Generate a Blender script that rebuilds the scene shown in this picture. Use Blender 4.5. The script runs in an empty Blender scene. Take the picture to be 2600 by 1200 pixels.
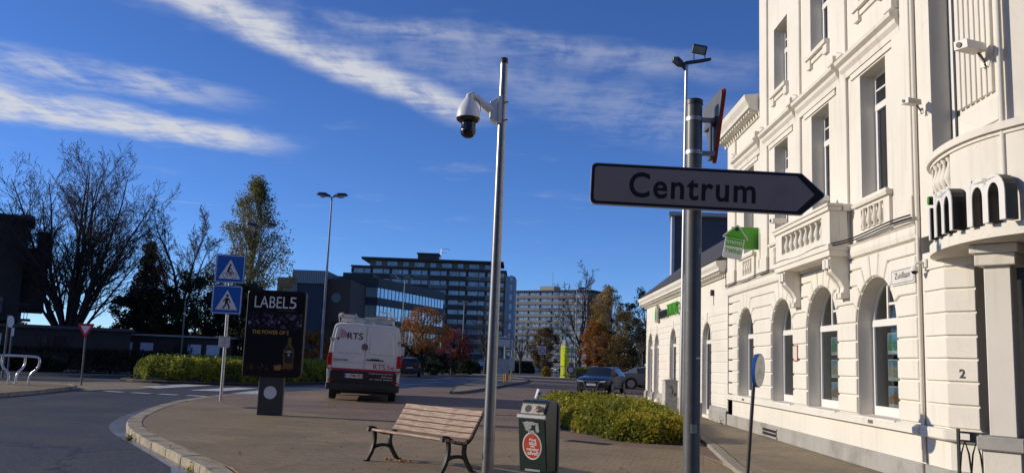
import bpy, bmesh, math, random
import numpy as np
from mathutils import Vector, Matrix

SC = bpy.context.scene
COL = SC.collection
R = math.radians

# ------------------------------------------------------------------ camera
cam_data = bpy.data.cameras.new('camera')
cam = bpy.data.objects.new('camera', cam_data)
COL.objects.link(cam)
cam_data.sensor_width = 36.0
cam_data.lens = 36.0 * 2200.0 / 2600.0
cam_data.clip_start = 0.05
cam_data.clip_end = 6000.0
cam.matrix_world = Matrix(((0.99925486, -0.03666351, 0.01206265, 0.0),
                           (0.00674919, -0.14173309, -0.98988190, 0.0),
                           (0.03800222, 0.98922572, -0.14138003, 1.5),
                           (0, 0, 0, 1)))
SC.camera = cam

# ------------------------------------------------------------------ light, sky, exposure
SUN_EL = R(19.0)
SUN_AZ = R(-82.0)                       # clockwise from +Y: left and a little ahead
sun_dir = Vector((math.sin(SUN_AZ) * math.cos(SUN_EL), math.cos(SUN_AZ) * math.cos(SUN_EL), math.sin(SUN_EL)))
sun_data = bpy.data.lights.new('sun', 'SUN')
sun_data.energy = 3.5
sun_data.angle = R(0.55)
sun_data.color = (1.0, 0.89, 0.72)
sun = bpy.data.objects.new('sun', sun_data)
COL.objects.link(sun)
sun.rotation_euler = sun_dir.to_track_quat('Z', 'Y').to_euler()
SC.view_settings.view_transform = 'Standard'
SC.view_settings.look = 'None'
SC.view_settings.exposure = 0.18
SC.view_settings.gamma = 1.0
SC.view_settings.use_curve_mapping = False

world = bpy.data.worlds.new('World')
SC.world = world
world.use_nodes = True
wn, wl = world.node_tree.nodes, world.node_tree.links
wn.clear()


def wnode(t, **k):
    n = wn.new(t)
    for a, b in k.items():
        setattr(n, a, b)
    return n


def wm(op, a, b=None, c=None, clamp=False):
    n = wn.new('ShaderNodeMath')
    n.operation = op
    n.use_clamp = clamp
    for i, v in enumerate((a, b, c)):
        if v is None:
            continue
        if isinstance(v, (int, float)):
            n.inputs[i].default_value = v
        else:
            wl.new(v, n.inputs[i])
    return n.outputs[0]


def wramp(v, lo, hi):
    n = wn.new('ShaderNodeMapRange')
    n.interpolation_type = 'SMOOTHSTEP'
    n.inputs['From Min'].default_value = lo
    n.inputs['From Max'].default_value = hi
    wl.new(v, n.inputs['Value'])
    return n.outputs['Result']


def wnoise(vec, scale, detail, rough, sx=1, sy=1, rot=0.0, off=(0, 0, 0), dist=0.0):
    mp = wn.new('ShaderNodeMapping')
    mp.inputs['Rotation'].default_value = (0, 0, rot)
    mp.inputs['Scale'].default_value = (sx, sy, 1)
    mp.inputs['Location'].default_value = off
    wl.new(vec, mp.inputs['Vector'])
    n = wn.new('ShaderNodeTexNoise')
    n.inputs['Scale'].default_value = scale
    n.inputs['Detail'].default_value = detail
    n.inputs['Roughness'].default_value = rough
    n.inputs['Distortion'].default_value = dist
    wl.new(mp.outputs[0], n.inputs['Vector'])
    return n.outputs['Fac']


tc = wnode('ShaderNodeTexCoord')
sep = wnode('ShaderNodeSeparateXYZ')
wl.new(tc.outputs['Generated'], sep.inputs[0])
zc = wm('MAXIMUM', sep.outputs['Z'], 0.03)
px_ = wm('DIVIDE', sep.outputs['X'], zc)
py_ = wm('DIVIDE', sep.outputs['Y'], zc)
comb = wnode('ShaderNodeCombineXYZ')
wl.new(px_, comb.inputs[0])
wl.new(py_, comb.inputs[1])
P = comb.outputs[0]                     # cloud-layer plane coordinates
warp = wnoise(P, 1.5, 4, 0.6)
warp2 = wnoise(P, 5.0, 5, 0.6, off=(7, 3, 0))


def band(ax, ay, bx, by, w0, w1, wob, soft_end):
    """soft streak of cloud along the line a-b of the cloud layer, w0 to w1 wide"""
    d = Vector((bx - ax, by - ay))
    L = d.length
    d /= L
    s = wm('ADD', wm('MULTIPLY', wm('SUBTRACT', px_, ax), d.x), wm('MULTIPLY', wm('SUBTRACT', py_, ay), d.y))
    t = wm('ADD', wm('MULTIPLY', wm('SUBTRACT', px_, ax), -d.y), wm('MULTIPLY', wm('SUBTRACT', py_, ay), d.x))
    t = wm('ADD', t, wm('MULTIPLY', wm('SUBTRACT', warp, 0.5), wob))
    t = wm('ADD', t, wm('MULTIPLY', wm('SUBTRACT', warp2, 0.5), wob * 0.6))
    wd = wm('ADD', wm('MULTIPLY', wm('DIVIDE', s, L), w1 - w0), w0)
    q = wm('DIVIDE', wm('ABSOLUTE', t), wm('MAXIMUM', wd, 0.02))
    m = wm('SUBTRACT', 1.0, wramp(q, 0.15, 1.0))
    e0 = wramp(s, -soft_end, soft_end)
    e1 = wm('SUBTRACT', 1.0, wramp(s, L - soft_end, L + soft_end))
    return wm('MULTIPLY', m, wm('MULTIPLY', e0, e1))


fib = wnoise(P, 5.0, 9, 0.62, 1.0, 0.35, R(-35), dist=0.35)
fib2 = wnoise(P, 11.0, 7, 0.6, 0.5, 1.0, R(55), off=(3, 1, 0), dist=0.4)
tex = wm('ADD', wm('MULTIPLY', fib, 0.6), wm('MULTIPLY', fib2, 0.4))
texr = wramp(tex, 0.33, 0.62)
b1 = band(-1.75, 1.25, -0.24, 3.50, 0.14, 0.22, 0.20, 0.25)
b1b = band(-0.75, 2.45, 0.95, 3.75, 0.16, 0.60, 0.35, 0.5)
b1c = band(-0.60, 2.50, 0.70, 2.85, 0.10, 0.24, 0.25, 0.35)
b2 = band(-4.2, 2.30, -1.30, 4.12, 0.66, 0.36, 0.42, 0.28)
b2b = band(-3.2, 2.30, -1.25, 3.35, 0.46, 0.26, 0.32, 0.3)
b3 = band(1.6, 1.0, 4.8, 3.6, 0.2, 0.5, 0.3, 0.5)
b4 = band(-2.5, -2.0, 1.8, 0.6, 0.2, 0.4, 0.3, 0.5)
b5 = band(-2.62, 5.80, -2.15, 5.99, 0.03, 0.02, 0.02, 0.1)
gen = wm('MULTIPLY', wramp(warp, 0.56, 0.80), 0.22)
dens = wm('MULTIPLY', b1, wm('ADD', wm('MULTIPLY', texr, 0.85), 0.22))
for bnd, a, c in ((b1b, 0.26, 0.0), (b1c, 0.34, 0.0), (b2, 0.80, 0.30), (b2b, 0.60, 0.05), (b3, 0.5, 0.0), (b4, 0.5, 0.0), (b5, 0.2, 0.1)):
    dens = wm('ADD', dens, wm('MULTIPLY', bnd, wm('ADD', wm('MULTIPLY', texr, a), c)))
dens = wm('ADD', dens, wm('MULTIPLY', gen, texr))
hz = wramp(sep.outputs['Z'], 0.06, 0.16)
dens = wm('MULTIPLY', wm('MINIMUM', dens, 0.92), hz, clamp=True)

sky = wnode('ShaderNodeTexSky', sky_type='NISHITA')
sky.sun_disc = False
sky.sun_elevation = SUN_EL
sky.sun_rotation = SUN_AZ
sky.altitude = 3000.0
sky.air_density = 1.0
sky.dust_density = 0.0
sky.ozone_density = 7.0
hsv = wnode('ShaderNodeHueSaturation')
hsv.inputs['Hue'].default_value = 0.508
hsv.inputs['Saturation'].default_value = 1.03
hsv.inputs['Value'].default_value = 1.0
wl.new(sky.outputs[0], hsv.inputs['Color'])
bg_sky = wnode('ShaderNodeBackground')
bg_sky.inputs['Strength'].default_value = 0.130
wl.new(hsv.outputs[0], bg_sky.inputs['Color'])
bg_cloud = wnode('ShaderNodeBackground')
bg_cloud.inputs['Color'].default_value = (0.80, 0.82, 0.88, 1)
bg_cloud.inputs['Strength'].default_value = 0.72
mixw = wnode('ShaderNodeMixShader')
wl.new(dens, mixw.inputs[0])
wl.new(bg_sky.outputs[0], mixw.inputs[1])
wl.new(bg_cloud.outputs[0], mixw.inputs[2])
wout = wnode('ShaderNodeOutputWorld')
wl.new(mixw.outputs[0], wout.inputs[0])

# ------------------------------------------------------------------ helpers


def tag(o, label=None, cat=None, group=None, kind=None):
    if label:
        o['label'] = label
    if cat:
        o['category'] = cat
    if group:
        o['group'] = group
    if kind:
        o['kind'] = kind
    return o


def thing(name, label, cat, loc=(0, 0, 0), rotz=0.0, group=None, tilt=(0, 0)):
    o = bpy.data.objects.new(name, None)
    COL.objects.link(o)
    o.empty_display_size = 0.2
    o.location = loc
    o.rotation_euler = (tilt[0], tilt[1], rotz)
    return tag(o, label, cat, group)


def copy_tree(o, parent=None):
    c = o.copy()
    COL.objects.link(c)
    c.parent = parent
    for ch in o.children:
        copy_tree(ch, c)
    return c


_M = {}


def mat(name, c, rough=0.7, metal=0.0, var=0.12, vs=3.0, bump=0.0, bs=40.0, c2=None, c2s=1.0, c2t=(0.5, 0.65),
        spec=0.5, emit=None, es=0.0, trans=0.0, coat=0.0, alpha=1.0, ao=None):
    """procedural principled material: base colour with noise variation, an optional second colour in patches, fine bump"""
    if name in _M:
        return _M[name]
    m = bpy.data.materials.new(name)
    m.use_nodes = True
    nt = m.node_tree
    b = nt.nodes['Principled BSDF']
    b.inputs['Roughness'].default_value = rough
    b.inputs['Metallic'].default_value = metal
    b.inputs['Specular IOR Level'].default_value = spec
    b.inputs['Coat Weight'].default_value = coat
    b.inputs['Coat Roughness'].default_value = 0.05
    b.inputs['Transmission Weight'].default_value = trans
    b.inputs['Alpha'].default_value = alpha
    col = (*c, 1)
    b.inputs['Base Color'].default_value = col
    if emit:
        b.inputs['Emission Color'].default_value = (*emit, 1)
        b.inputs['Emission Strength'].default_value = es
    geo = nt.nodes.new('ShaderNodeNewGeometry')
    if var > 0 or c2:
        n = nt.nodes.new('ShaderNodeTexNoise')
        n.inputs['Scale'].default_value = vs
        n.inputs['Detail'].default_value = 6
        n.inputs['Roughness'].default_value = 0.65
        nt.links.new(geo.outputs['Position'], n.inputs['Vector'])
        mr = nt.nodes.new('ShaderNodeMapRange')
        mr.inputs['From Min'].default_value = 0.25
        mr.inputs['From Max'].default_value = 0.75
        mr.inputs['To Min'].default_value = 1 - var
        mr.inputs['To Max'].default_value = 1 + var
        nt.links.new(n.outputs['Fac'], mr.inputs['Value'])
        mul = nt.nodes.new('ShaderNodeMix')
        mul.data_type = 'RGBA'
        mul.blend_type = 'MULTIPLY'
        mul.inputs[0].default_value = 1.0
        mul.inputs[6].default_value = col
        nt.links.new(mr.outputs[0], mul.inputs[7])
        src = mul.outputs[2]
        if c2:
            n2 = nt.nodes.new('ShaderNodeTexNoise')
            n2.inputs['Scale'].default_value = c2s
            n2.inputs['Detail'].default_value = 5
            n2.inputs['Roughness'].default_value = 0.6
            nt.links.new(geo.outputs['Position'], n2.inputs['Vector'])
            r2 = nt.nodes.new('ShaderNodeMapRange')
            r2.inputs['From Min'].default_value = c2t[0]
            r2.inputs['From Max'].default_value = c2t[1]
            nt.links.new(n2.outputs['Fac'], r2.inputs['Value'])
            mx = nt.nodes.new('ShaderNodeMix')
            mx.data_type = 'RGBA'
            mx.inputs[7].default_value = (*c2, 1)
            nt.links.new(r2.outputs[0], mx.inputs[0])
            nt.links.new(src, mx.inputs[6])
            src = mx.outputs[2]
        nt.links.new(src, b.inputs['Base Color'])
    if bump > 0:
        nb = nt.nodes.new('ShaderNodeTexNoise')
        nb.inputs['Scale'].default_value = bs
        nb.inputs['Detail'].default_value = 4
        nt.links.new(geo.outputs['Position'], nb.inputs['Vector'])
        bp = nt.nodes.new('ShaderNodeBump')
        bp.inputs['Strength'].default_value = bump
        bp.inputs['Distance'].default_value = 0.02
        nt.links.new(nb.outputs['Fac'], bp.inputs['Height'])
        nt.links.new(bp.outputs[0], b.inputs['Normal'])
    _M[name] = m
    return m


def S(r, g, b):
    """sRGB 0-255 to linear"""
    f = lambda v: (v / 255 / 12.92) if v / 255 <= 0.04045 else ((v / 255 + 0.055) / 1.055) ** 2.4
    return (f(r), f(g), f(b))


class MB:
    def __init__(self):
        self.v = []
        self.f = []
        self.mi = []

    def add(self, vs, fs, m=0):
        o = len(self.v)
        self.v.extend([tuple(p) for p in vs])
        for q in fs:
            self.f.append([i + o for i in q])
            self.mi.append(m)
        return self

    def box(self, x0, x1, y0, y1, z0, z1, m=0):
        return self.add([(x0, y0, z0), (x1, y0, z0), (x1, y1, z0), (x0, y1, z0), (x0, y0, z1), (x1, y0, z1), (x1, y1, z1), (x0, y1, z1)],
                        [(0, 3, 2, 1), (4, 5, 6, 7), (0, 1, 5, 4), (1, 2, 6, 5), (2, 3, 7, 6), (3, 0, 4, 7)], m)

    def prism(self, poly, axis, a, b, m=0):
        """2D polygon extruded from a to b along axis. poly coordinates: axis x -> (y,z), y -> (x,z), z -> (x,y)"""
        n = len(poly)
        P3 = {'x': lambda p, t: (t, p[0], p[1]), 'y': lambda p, t: (p[0], t, p[1]), 'z': lambda p, t: (p[0], p[1], t)}[axis]
        vs = [P3(p, a) for p in poly] + [P3(p, b) for p in poly]
        fs = [tuple(range(n - 1, -1, -1)), tuple(range(n, 2 * n))]
        fs += [(i, (i + 1) % n, n + (i + 1) % n, n + i) for i in range(n)]
        return self.add(vs, fs, m)

    def tube(self, pts, r, n=8, m=0, cap=True):
        pts = [Vector(p) for p in pts]
        rs = r if isinstance(r, (list, tuple)) else [r] * len(pts)
        rings = []
        prev = None
        for i, p in enumerate(pts):
            t = (pts[min(i + 1, len(pts) - 1)] - pts[max(i - 1, 0)])
            if t.length < 1e-9:
                t = Vector((0, 0, 1))
            t.normalize()
            if prev is None:
                u = t.orthogonal().normalized()
            else:
                u = (prev - t * prev.dot(t))
                u = u.normalized() if u.length > 1e-6 else t.orthogonal().normalized()
            prev = u
            w = t.cross(u)
            rings.append([p + (u * math.cos(2 * math.pi * k / n) + w * math.sin(2 * math.pi * k / n)) * rs[i] for k in range(n)])
        vs = [q for ring in rings for q in ring]
        fs = []
        for i in range(len(pts) - 1):
            for k in range(n):
                fs.append((i * n + k, i * n + (k + 1) % n, (i + 1) * n + (k + 1) % n, (i + 1) * n + k))
        if cap:
            fs.append(tuple(range(n - 1, -1, -1)))
            fs.append(tuple((len(pts) - 1) * n + k for k in range(n)))
        return self.add(vs, fs, m)

    def lathe(self, prof, n=16, c=(0, 0, 0), axis='z', m=0):
        vs, fs = [], []
        for r, h in prof:
            for k in range(n):
                a = 2 * math.pi * k / n
                x, y = r * math.cos(a), r * math.sin(a)
                q = {'z': (x, y, h), 'y': (x, h, y), 'x': (h, x, y)}[axis]
                vs.append((c[0] + q[0], c[1] + q[1], c[2] + q[2]))
        for i in range(len(prof) - 1):
            for k in range(n):
                fs.append((i * n + k, i * n + (k + 1) % n, (i + 1) * n + (k + 1) % n, (i + 1) * n + k))
        fs.append(tuple(range(n - 1, -1, -1)))
        fs.append(tuple((len(prof) - 1) * n + k for k in range(n)))
        return self.add(vs, fs, m)

    def loft(self, rings, m=0, close=True, caps=True):
        n = len(rings[0])
        vs = [p for rg in rings for p in rg]
        fs = []
        for i in range(len(rings) - 1):
            for k in range(n if close else n - 1):
                fs.append((i * n + k, i * n + (k + 1) % n, (i + 1) * n + (k + 1) % n, (i + 1) * n + k))
        if caps:
            fs.append(tuple(range(n - 1, -1, -1)))
            fs.append(tuple((len(rings) - 1) * n + k for k in range(n)))
        return self.add(vs, fs, m)

    def mesh(self, name, mats, smooth=None, bevel=0.0):
        me = bpy.data.meshes.new(name)
        me.from_pydata(self.v, [], self.f)
        for mm in (mats if isinstance(mats, (list, tuple)) else [mats]):
            me.materials.append(mm)
        me.polygons.foreach_set('material_index', self.mi)
        bm = bmesh.new()
        bm.from_mesh(me)
        bmesh.ops.recalc_face_normals(bm, faces=bm.faces)
        if bevel > 0:
            ed = [e for e in bm.edges if len(e.link_faces) == 2 and e.calc_face_angle(0) > 0.6]
            bmesh.ops.bevel(bm, geom=ed, offset=bevel, segments=1, affect='EDGES', clamp_overlap=True)
        bm.to_mesh(me)
        bm.free()
        if smooth is not None:
            me.polygons.foreach_set('use_smooth', [True] * len(me.polygons))
            me.set_sharp_from_angle(angle=R(smooth))
        me.update()
        return me

    def build(self, name, mats, parent=None, smooth=None, bevel=0.0, loc=(0, 0, 0), kind=None):
        me = self.mesh(name, mats, smooth, bevel)
        return link(name, me, parent, loc, kind)


def link(name, me, parent=None, loc=(0, 0, 0), kind=None, rot=(0, 0, 0)):
    o = bpy.data.objects.new(name, me)
    COL.objects.link(o)
    o.location = loc
    o.rotation_euler = rot
    if parent:
        o.parent = parent
    if kind:
        o['kind'] = kind
    return o


def text_mesh(s, size, mats, extrude=0.0, spacing=1.0, align='CENTER', width=None, bold=0.0, shear=0.0, xscale=1.0):
    """flat lettering as a mesh in the local xz plane, facing -y; width stretches it to a set length"""
    cu = bpy.data.curves.new('t', 'FONT')
    cu.body = s
    cu.size = size
    cu.extrude = extrude
    cu.offset = bold
    cu.shear = shear
    cu.space_character = spacing
    cu.align_x = 'LEFT'
    cu.resolution_u = 4
    ob = bpy.data.objects.new('t', cu)
    COL.objects.link(ob)
    dg = bpy.context.evaluated_depsgraph_get()
    me = bpy.data.meshes.new_from_object(ob.evaluated_get(dg))
    bpy.data.objects.remove(ob)
    bpy.data.curves.remove(cu)
    n = len(me.vertices)
    co = np.empty(n * 3)
    me.vertices.foreach_get('co', co)
    co = co.reshape(-1, 3)
    x0, x1 = co[:, 0].min(), co[:, 0].max()
    k = (width / (x1 - x0)) if width else xscale
    x = (co[:, 0] - x0) * k
    if align == 'CENTER':
        x -= (x1 - x0) * k / 2
    if align == 'RIGHT':
        x -= (x1 - x0) * k
    out = np.stack([x, -co[:, 2], co[:, 1]], 1)
    me.vertices.foreach_set('co', out.ravel())
    me.materials.clear()
    me.materials.append(mats)
    me.update()
    return me


def lettering(s, size, m, parent, loc, rot=(0, 0, 0), name='lettering', **k):
    return link(name, text_mesh(s, size, m, **k), parent, loc, rot=rot)


def inset(poly, d):
    """shrink a polygon by d (mitred)"""
    n = len(poly)
    area = sum(poly[i][0] * poly[(i + 1) % n][1] - poly[(i + 1) % n][0] * poly[i][1] for i in range(n))
    s = 1 if area > 0 else -1
    out = []
    for i in range(n):
        p0, p1, p2 = Vector(poly[i - 1]), Vector(poly[i]), Vector(poly[(i + 1) % n])
        a, b = (p1 - p0).normalized(), (p2 - p1).normalized()
        na, nb = Vector((-a.y, a.x)) * s, Vector((-b.y, b.x)) * s
        k = (na + nb)
        k = k / max(0.35, 1 + na.dot(nb))
        out.append(tuple(p1 + k * d))
    return out


def pieces_mesh(name, co, faces_n, m, mats=None):
    """fast mesh of many separate n-gons: co (k*n,3)"""
    me = bpy.data.meshes.new(name)
    nv = len(co)
    nf = nv // faces_n
    me.vertices.add(nv)
    me.vertices.foreach_set('co', np.asarray(co, dtype=np.float32).ravel())
    me.loops.add(nv)
    me.loops.foreach_set('vertex_index', np.arange(nv, dtype=np.int32))
    me.polygons.add(nf)
    me.polygons.foreach_set('loop_start', np.arange(0, nv, faces_n, dtype=np.int32))
    me.polygons.foreach_set('loop_total', np.full(nf, faces_n, dtype=np.int32))
    me.materials.append(m)
    me.update(calc_edges=True)
    return me


def leaf_cloud(pos, size, rng, nrm=None, flat=0.5, aspect=0.55):
    """leaf quads (folded diamond shape) at positions; returns (4n,3)"""
    n = len(pos)
    d = rng.normal(size=(n, 3))
    if nrm is not None:
        d = d * flat + nrm
    d /= np.linalg.norm(d, axis=1, keepdims=True) + 1e-9
    t = rng.normal(size=(n, 3))
    u = np.cross(d, t)
    u /= np.linalg.norm(u, axis=1, keepdims=True) + 1e-9
    w = np.cross(d, u)
    s = (size * rng.uniform(0.6, 1.35, n))[:, None]
    a = pos - u * s * 0.5
    b = pos + w * s * aspect * 0.5 + d * s * 0.06
    c = pos + u * s * 0.5
    e = pos - w * s * aspect * 0.5 + d * s * 0.06
    return np.stack([a, b, c, e], 1).reshape(-1, 3)

# ------------------------------------------------------------------ shared materials
def paving_mat(name, c_a, c_b, joint, bw, bh, rot=0.0, rough=0.75, stain=(0.06, 0.05, 0.035), st=(0.48, 0.72), offset=0.5):
    m = bpy.data.materials.new(name)
    m.use_nodes = True
    nt = m.node_tree
    N, Lk = nt.nodes, nt.links
    b = N['Principled BSDF']
    geo = N.new('ShaderNodeNewGeometry')
    mp = N.new('ShaderNodeMapping')
    mp.inputs['Rotation'].default_value = (0, 0, rot)
    Lk.new(geo.outputs['Position'], mp.inputs['Vector'])
    br = N.new('ShaderNodeTexBrick')
    br.offset = offset
    br.inputs['Scale'].default_value = 1.0
    br.inputs['Brick Width'].default_value = bw
    br.inputs['Row Height'].default_value = bh
    br.inputs['Mortar Size'].default_value = 0.006
    br.inputs['Mortar Smooth'].default_value = 0.4
    br.inputs['Color1'].default_value = (*c_a, 1)
    br.inputs['Color2'].default_value = (*c_b, 1)
    br.inputs['Mortar'].default_value = (*joint, 1)
    Lk.new(mp.outputs[0], br.inputs['Vector'])
    n1 = N.new('ShaderNodeTexNoise')
    n1.inputs['Scale'].default_value = 0.55
    n1.inputs['Detail'].default_value = 8
    n1.inputs['Roughness'].default_value = 0.68
    Lk.new(geo.outputs['Position'], n1.inputs['Vector'])
    r1 = N.new('ShaderNodeMapRange')
    r1.inputs['From Min'].default_value = st[0]
    r1.inputs['From Max'].default_value = st[1]
    r1.inputs['To Max'].default_value = 0.75
    Lk.new(n1.outputs['Fac'], r1.inputs['Value'])
    mx = N.new('ShaderNodeMix')
    mx.data_type = 'RGBA'
    mx.inputs[7].default_value = (*stain, 1)
    Lk.new(r1.outputs[0], mx.inputs[0])
    Lk.new(br.outputs['Color'], mx.inputs[6])
    n2 = N.new('ShaderNodeTexNoise')
    n2.inputs['Scale'].default_value = 14
    n2.inputs['Detail'].default_value = 6
    n2.inputs['Roughness'].default_value = 0.75
    Lk.new(geo.outputs['Position'], n2.inputs['Vector'])
    r2 = N.new('ShaderNodeMapRange')
    r2.inputs['From Min'].default_value = 0.2
    r2.inputs['From Max'].default_value = 0.8
    r2.inputs['To Min'].default_value = 0.62
    r2.inputs['To Max'].default_value = 1.38
    Lk.new(n2.outputs['Fac'], r2.inputs['Value'])
    mu = N.new('ShaderNodeMix')
    mu.data_type = 'RGBA'
    mu.blend_type = 'MULTIPLY'
    mu.inputs[0].default_value = 1
    Lk.new(mx.outputs[2], mu.inputs[6])
    Lk.new(r2.outputs[0], mu.inputs[7])
    # light specks: chewing gum and grit
    vo = N.new('ShaderNodeTexVoronoi')
    vo.inputs['Scale'].default_value = 2.6
    Lk.new(geo.outputs['Position'], vo.inputs['Vector'])
    r3 = N.new('ShaderNodeMapRange')
    r3.inputs['From Min'].default_value = 0.035
    r3.inputs['From Max'].default_value = 0.055
    r3.inputs['To Min'].default_value = 0.6
    r3.inputs['To Max'].default_value = 0.0
    Lk.new(vo.outputs['Distance'], r3.inputs['Value'])
    gm = N.new('ShaderNodeMix')
    gm.data_type = 'RGBA'
    gm.inputs[7].default_value = (0.30, 0.27, 0.23, 1)
    Lk.new(r3.outputs[0], gm.inputs[0])
    Lk.new(mu.outputs[2], gm.inputs[6])
    # relaid patches, each a shade apart
    b2 = N.new('ShaderNodeTexBrick')
    b2.offset = 0.37
    b2.inputs['Scale'].default_value = 1.0
    b2.inputs['Brick Width'].default_value = 2.3
    b2.inputs['Row Height'].default_value = 1.3
    b2.inputs['Mortar Size'].default_value = 0.004
    b2.inputs['Bias'].default_value = -0.2
    b2.inputs['Color1'].default_value = (1.0, 1.0, 1.0, 1)
    b2.inputs['Color2'].default_value = (0.72, 0.74, 0.78, 1)
    b2.inputs['Mortar'].default_value = (0.55, 0.55, 0.55, 1)
    Lk.new(mp.outputs[0], b2.inputs['Vector'])
    pm_ = N.new('ShaderNodeMix')
    pm_.data_type = 'RGBA'
    pm_.blend_type = 'MULTIPLY'
    pm_.inputs[0].default_value = 0.75
    Lk.new(gm.outputs[2], pm_.inputs[6])
    Lk.new(b2.outputs['Color'], pm_.inputs[7])
    Lk.new(pm_.outputs[2], b.inputs['Base Color'])
    b.inputs['Roughness'].default_value = rough
    b.inputs['Specular IOR Level'].default_value = 0.35
    bp = N.new('ShaderNodeBump')
    bp.inputs['Strength'].default_value = 0.6
    bp.inputs['Distance'].default_value = 0.006
    ad = N.new('ShaderNodeMath')
    ad.operation = 'SUBTRACT'
    Lk.new(n2.outputs['Fac'], ad.inputs[0])
    Lk.new(br.outputs['Fac'], ad.inputs[1])
    Lk.new(ad.outputs[0], bp.inputs['Height'])
    Lk.new(bp.outputs[0], b.inputs['Normal'])
    return m


def asphalt_mat(name, c, rough=0.62):
    m = bpy.data.materials.new(name)
    m.use_nodes = True
    nt = m.node_tree
    N, Lk = nt.nodes, nt.links
    b = N['Principled BSDF']
    b.inputs['Specular IOR Level'].default_value = 0.28
    geo = N.new('ShaderNodeNewGeometry')
    big = N.new('ShaderNodeTexNoise')
    big.inputs['Scale'].default_value = 0.35
    big.inputs['Detail'].default_value = 7
    big.inputs['Roughness'].default_value = 0.7
    Lk.new(geo.outputs['Position'], big.inputs['Vector'])
    fine = N.new('ShaderNodeTexVoronoi')
    fine.inputs['Scale'].default_value = 55
    Lk.new(geo.outputs['Position'], fine.inputs['Vector'])
    sepc = N.new('ShaderNodeSeparateColor')
    Lk.new(fine.outputs['Color'], sepc.inputs[0])
    r = N.new('ShaderNodeMapRange')
    r.inputs['To Min'].default_value = 0.55
    r.inputs['To Max'].default_value = 1.7
    Lk.new(sepc.outputs[0], r.inputs['Value'])
    rb = N.new('ShaderNodeMapRange')
    rb.inputs['From Min'].default_value = 0.3
    rb.inputs['From Max'].default_value = 0.7
    rb.inputs['To Min'].default_value = 0.75
    rb.inputs['To Max'].default_value = 1.25
    Lk.new(big.outputs['Fac'], rb.inputs['Value'])
    gn = N.new('ShaderNodeTexNoise')
    gn.inputs['Scale'].default_value = 22
    gn.inputs['Detail'].default_value = 3
    gn.inputs['Roughness'].default_value = 0.8
    Lk.new(geo.outputs['Position'], gn.inputs['Vector'])
    gr_ = N.new('ShaderNodeMapRange')
    gr_.inputs['From Min'].default_value = 0.3
    gr_.inputs['From Max'].default_value = 0.7
    gr_.inputs['To Min'].default_value = 0.45
    gr_.inputs['To Max'].default_value = 1.7
    Lk.new(gn.outputs['Fac'], gr_.inputs['Value'])
    m0 = N.new('ShaderNodeMath')
    m0.operation = 'MULTIPLY'
    Lk.new(gr_.outputs[0], m0.inputs[0])
    Lk.new(rb.outputs[0], m0.inputs[1])
    mm = N.new('ShaderNodeMath')
    mm.operation = 'MULTIPLY'
    Lk.new(r.outputs[0], mm.inputs[0])
    Lk.new(m0.outputs[0], mm.inputs[1])
    mu = N.new('ShaderNodeMix')
    mu.data_type = 'RGBA'
    mu.blend_type = 'MULTIPLY'
    mu.inputs[0].default_value = 1
    mu.inputs[6].default_value = (*c, 1)
    Lk.new(mm.outputs[0], mu.inputs[7])
    # wandering cracks sealed with tar
    wv = N.new('ShaderNodeVectorMath')
    wv.operation = 'ADD'
    ws = N.new('ShaderNodeVectorMath')
    ws.operation = 'SCALE'
    ws.inputs['Scale'].default_value = 2.2
    Lk.new(big.outputs['Color'], ws.inputs[0])
    Lk.new(geo.outputs['Position'], wv.inputs[0])
    Lk.new(ws.outputs[0], wv.inputs[1])
    ck = N.new('ShaderNodeTexVoronoi')
    ck.feature = 'DISTANCE_TO_EDGE'
    ck.inputs['Scale'].default_value = 0.16
    Lk.new(wv.outputs[0], ck.inputs['Vector'])
    cr_ = N.new('ShaderNodeMapRange')
    cr_.inputs['From Min'].default_value = 0.003
    cr_.inputs['From Max'].default_value = 0.008
    cr_.inputs['To Min'].default_value = 0.75
    cr_.inputs['To Max'].default_value = 0.0
    Lk.new(ck.outputs['Distance'], cr_.inputs['Value'])
    cm = N.new('ShaderNodeMix')
    cm.data_type = 'RGBA'
    cm.inputs[7].default_value = (0.014, 0.014, 0.015, 1)
    Lk.new(cr_.outputs[0], cm.inputs[0])
    Lk.new(mu.outputs[2], cm.inputs[6])
    Lk.new(cm.outputs[2], b.inputs['Base Color'])
    rr = N.new('ShaderNodeMapRange')
    rr.inputs['From Min'].default_value = 0.35
    rr.inputs['From Max'].default_value = 0.65
    rr.inputs['To Min'].default_value = rough - 0.14
    rr.inputs['To Max'].default_value = rough + 0.12
    Lk.new(big.outputs['Fac'], rr.inputs['Value'])
    Lk.new(rr.outputs[0], b.inputs['Roughness'])
    bp = N.new('ShaderNodeBump')
    bp.inputs['Strength'].default_value = 0.55
    bp.inputs['Distance'].default_value = 0.01
    Lk.new(sepc.outputs[0], bp.inputs['Height'])
    Lk.new(bp.outputs[0], b.inputs['Normal'])
    return m


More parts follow.
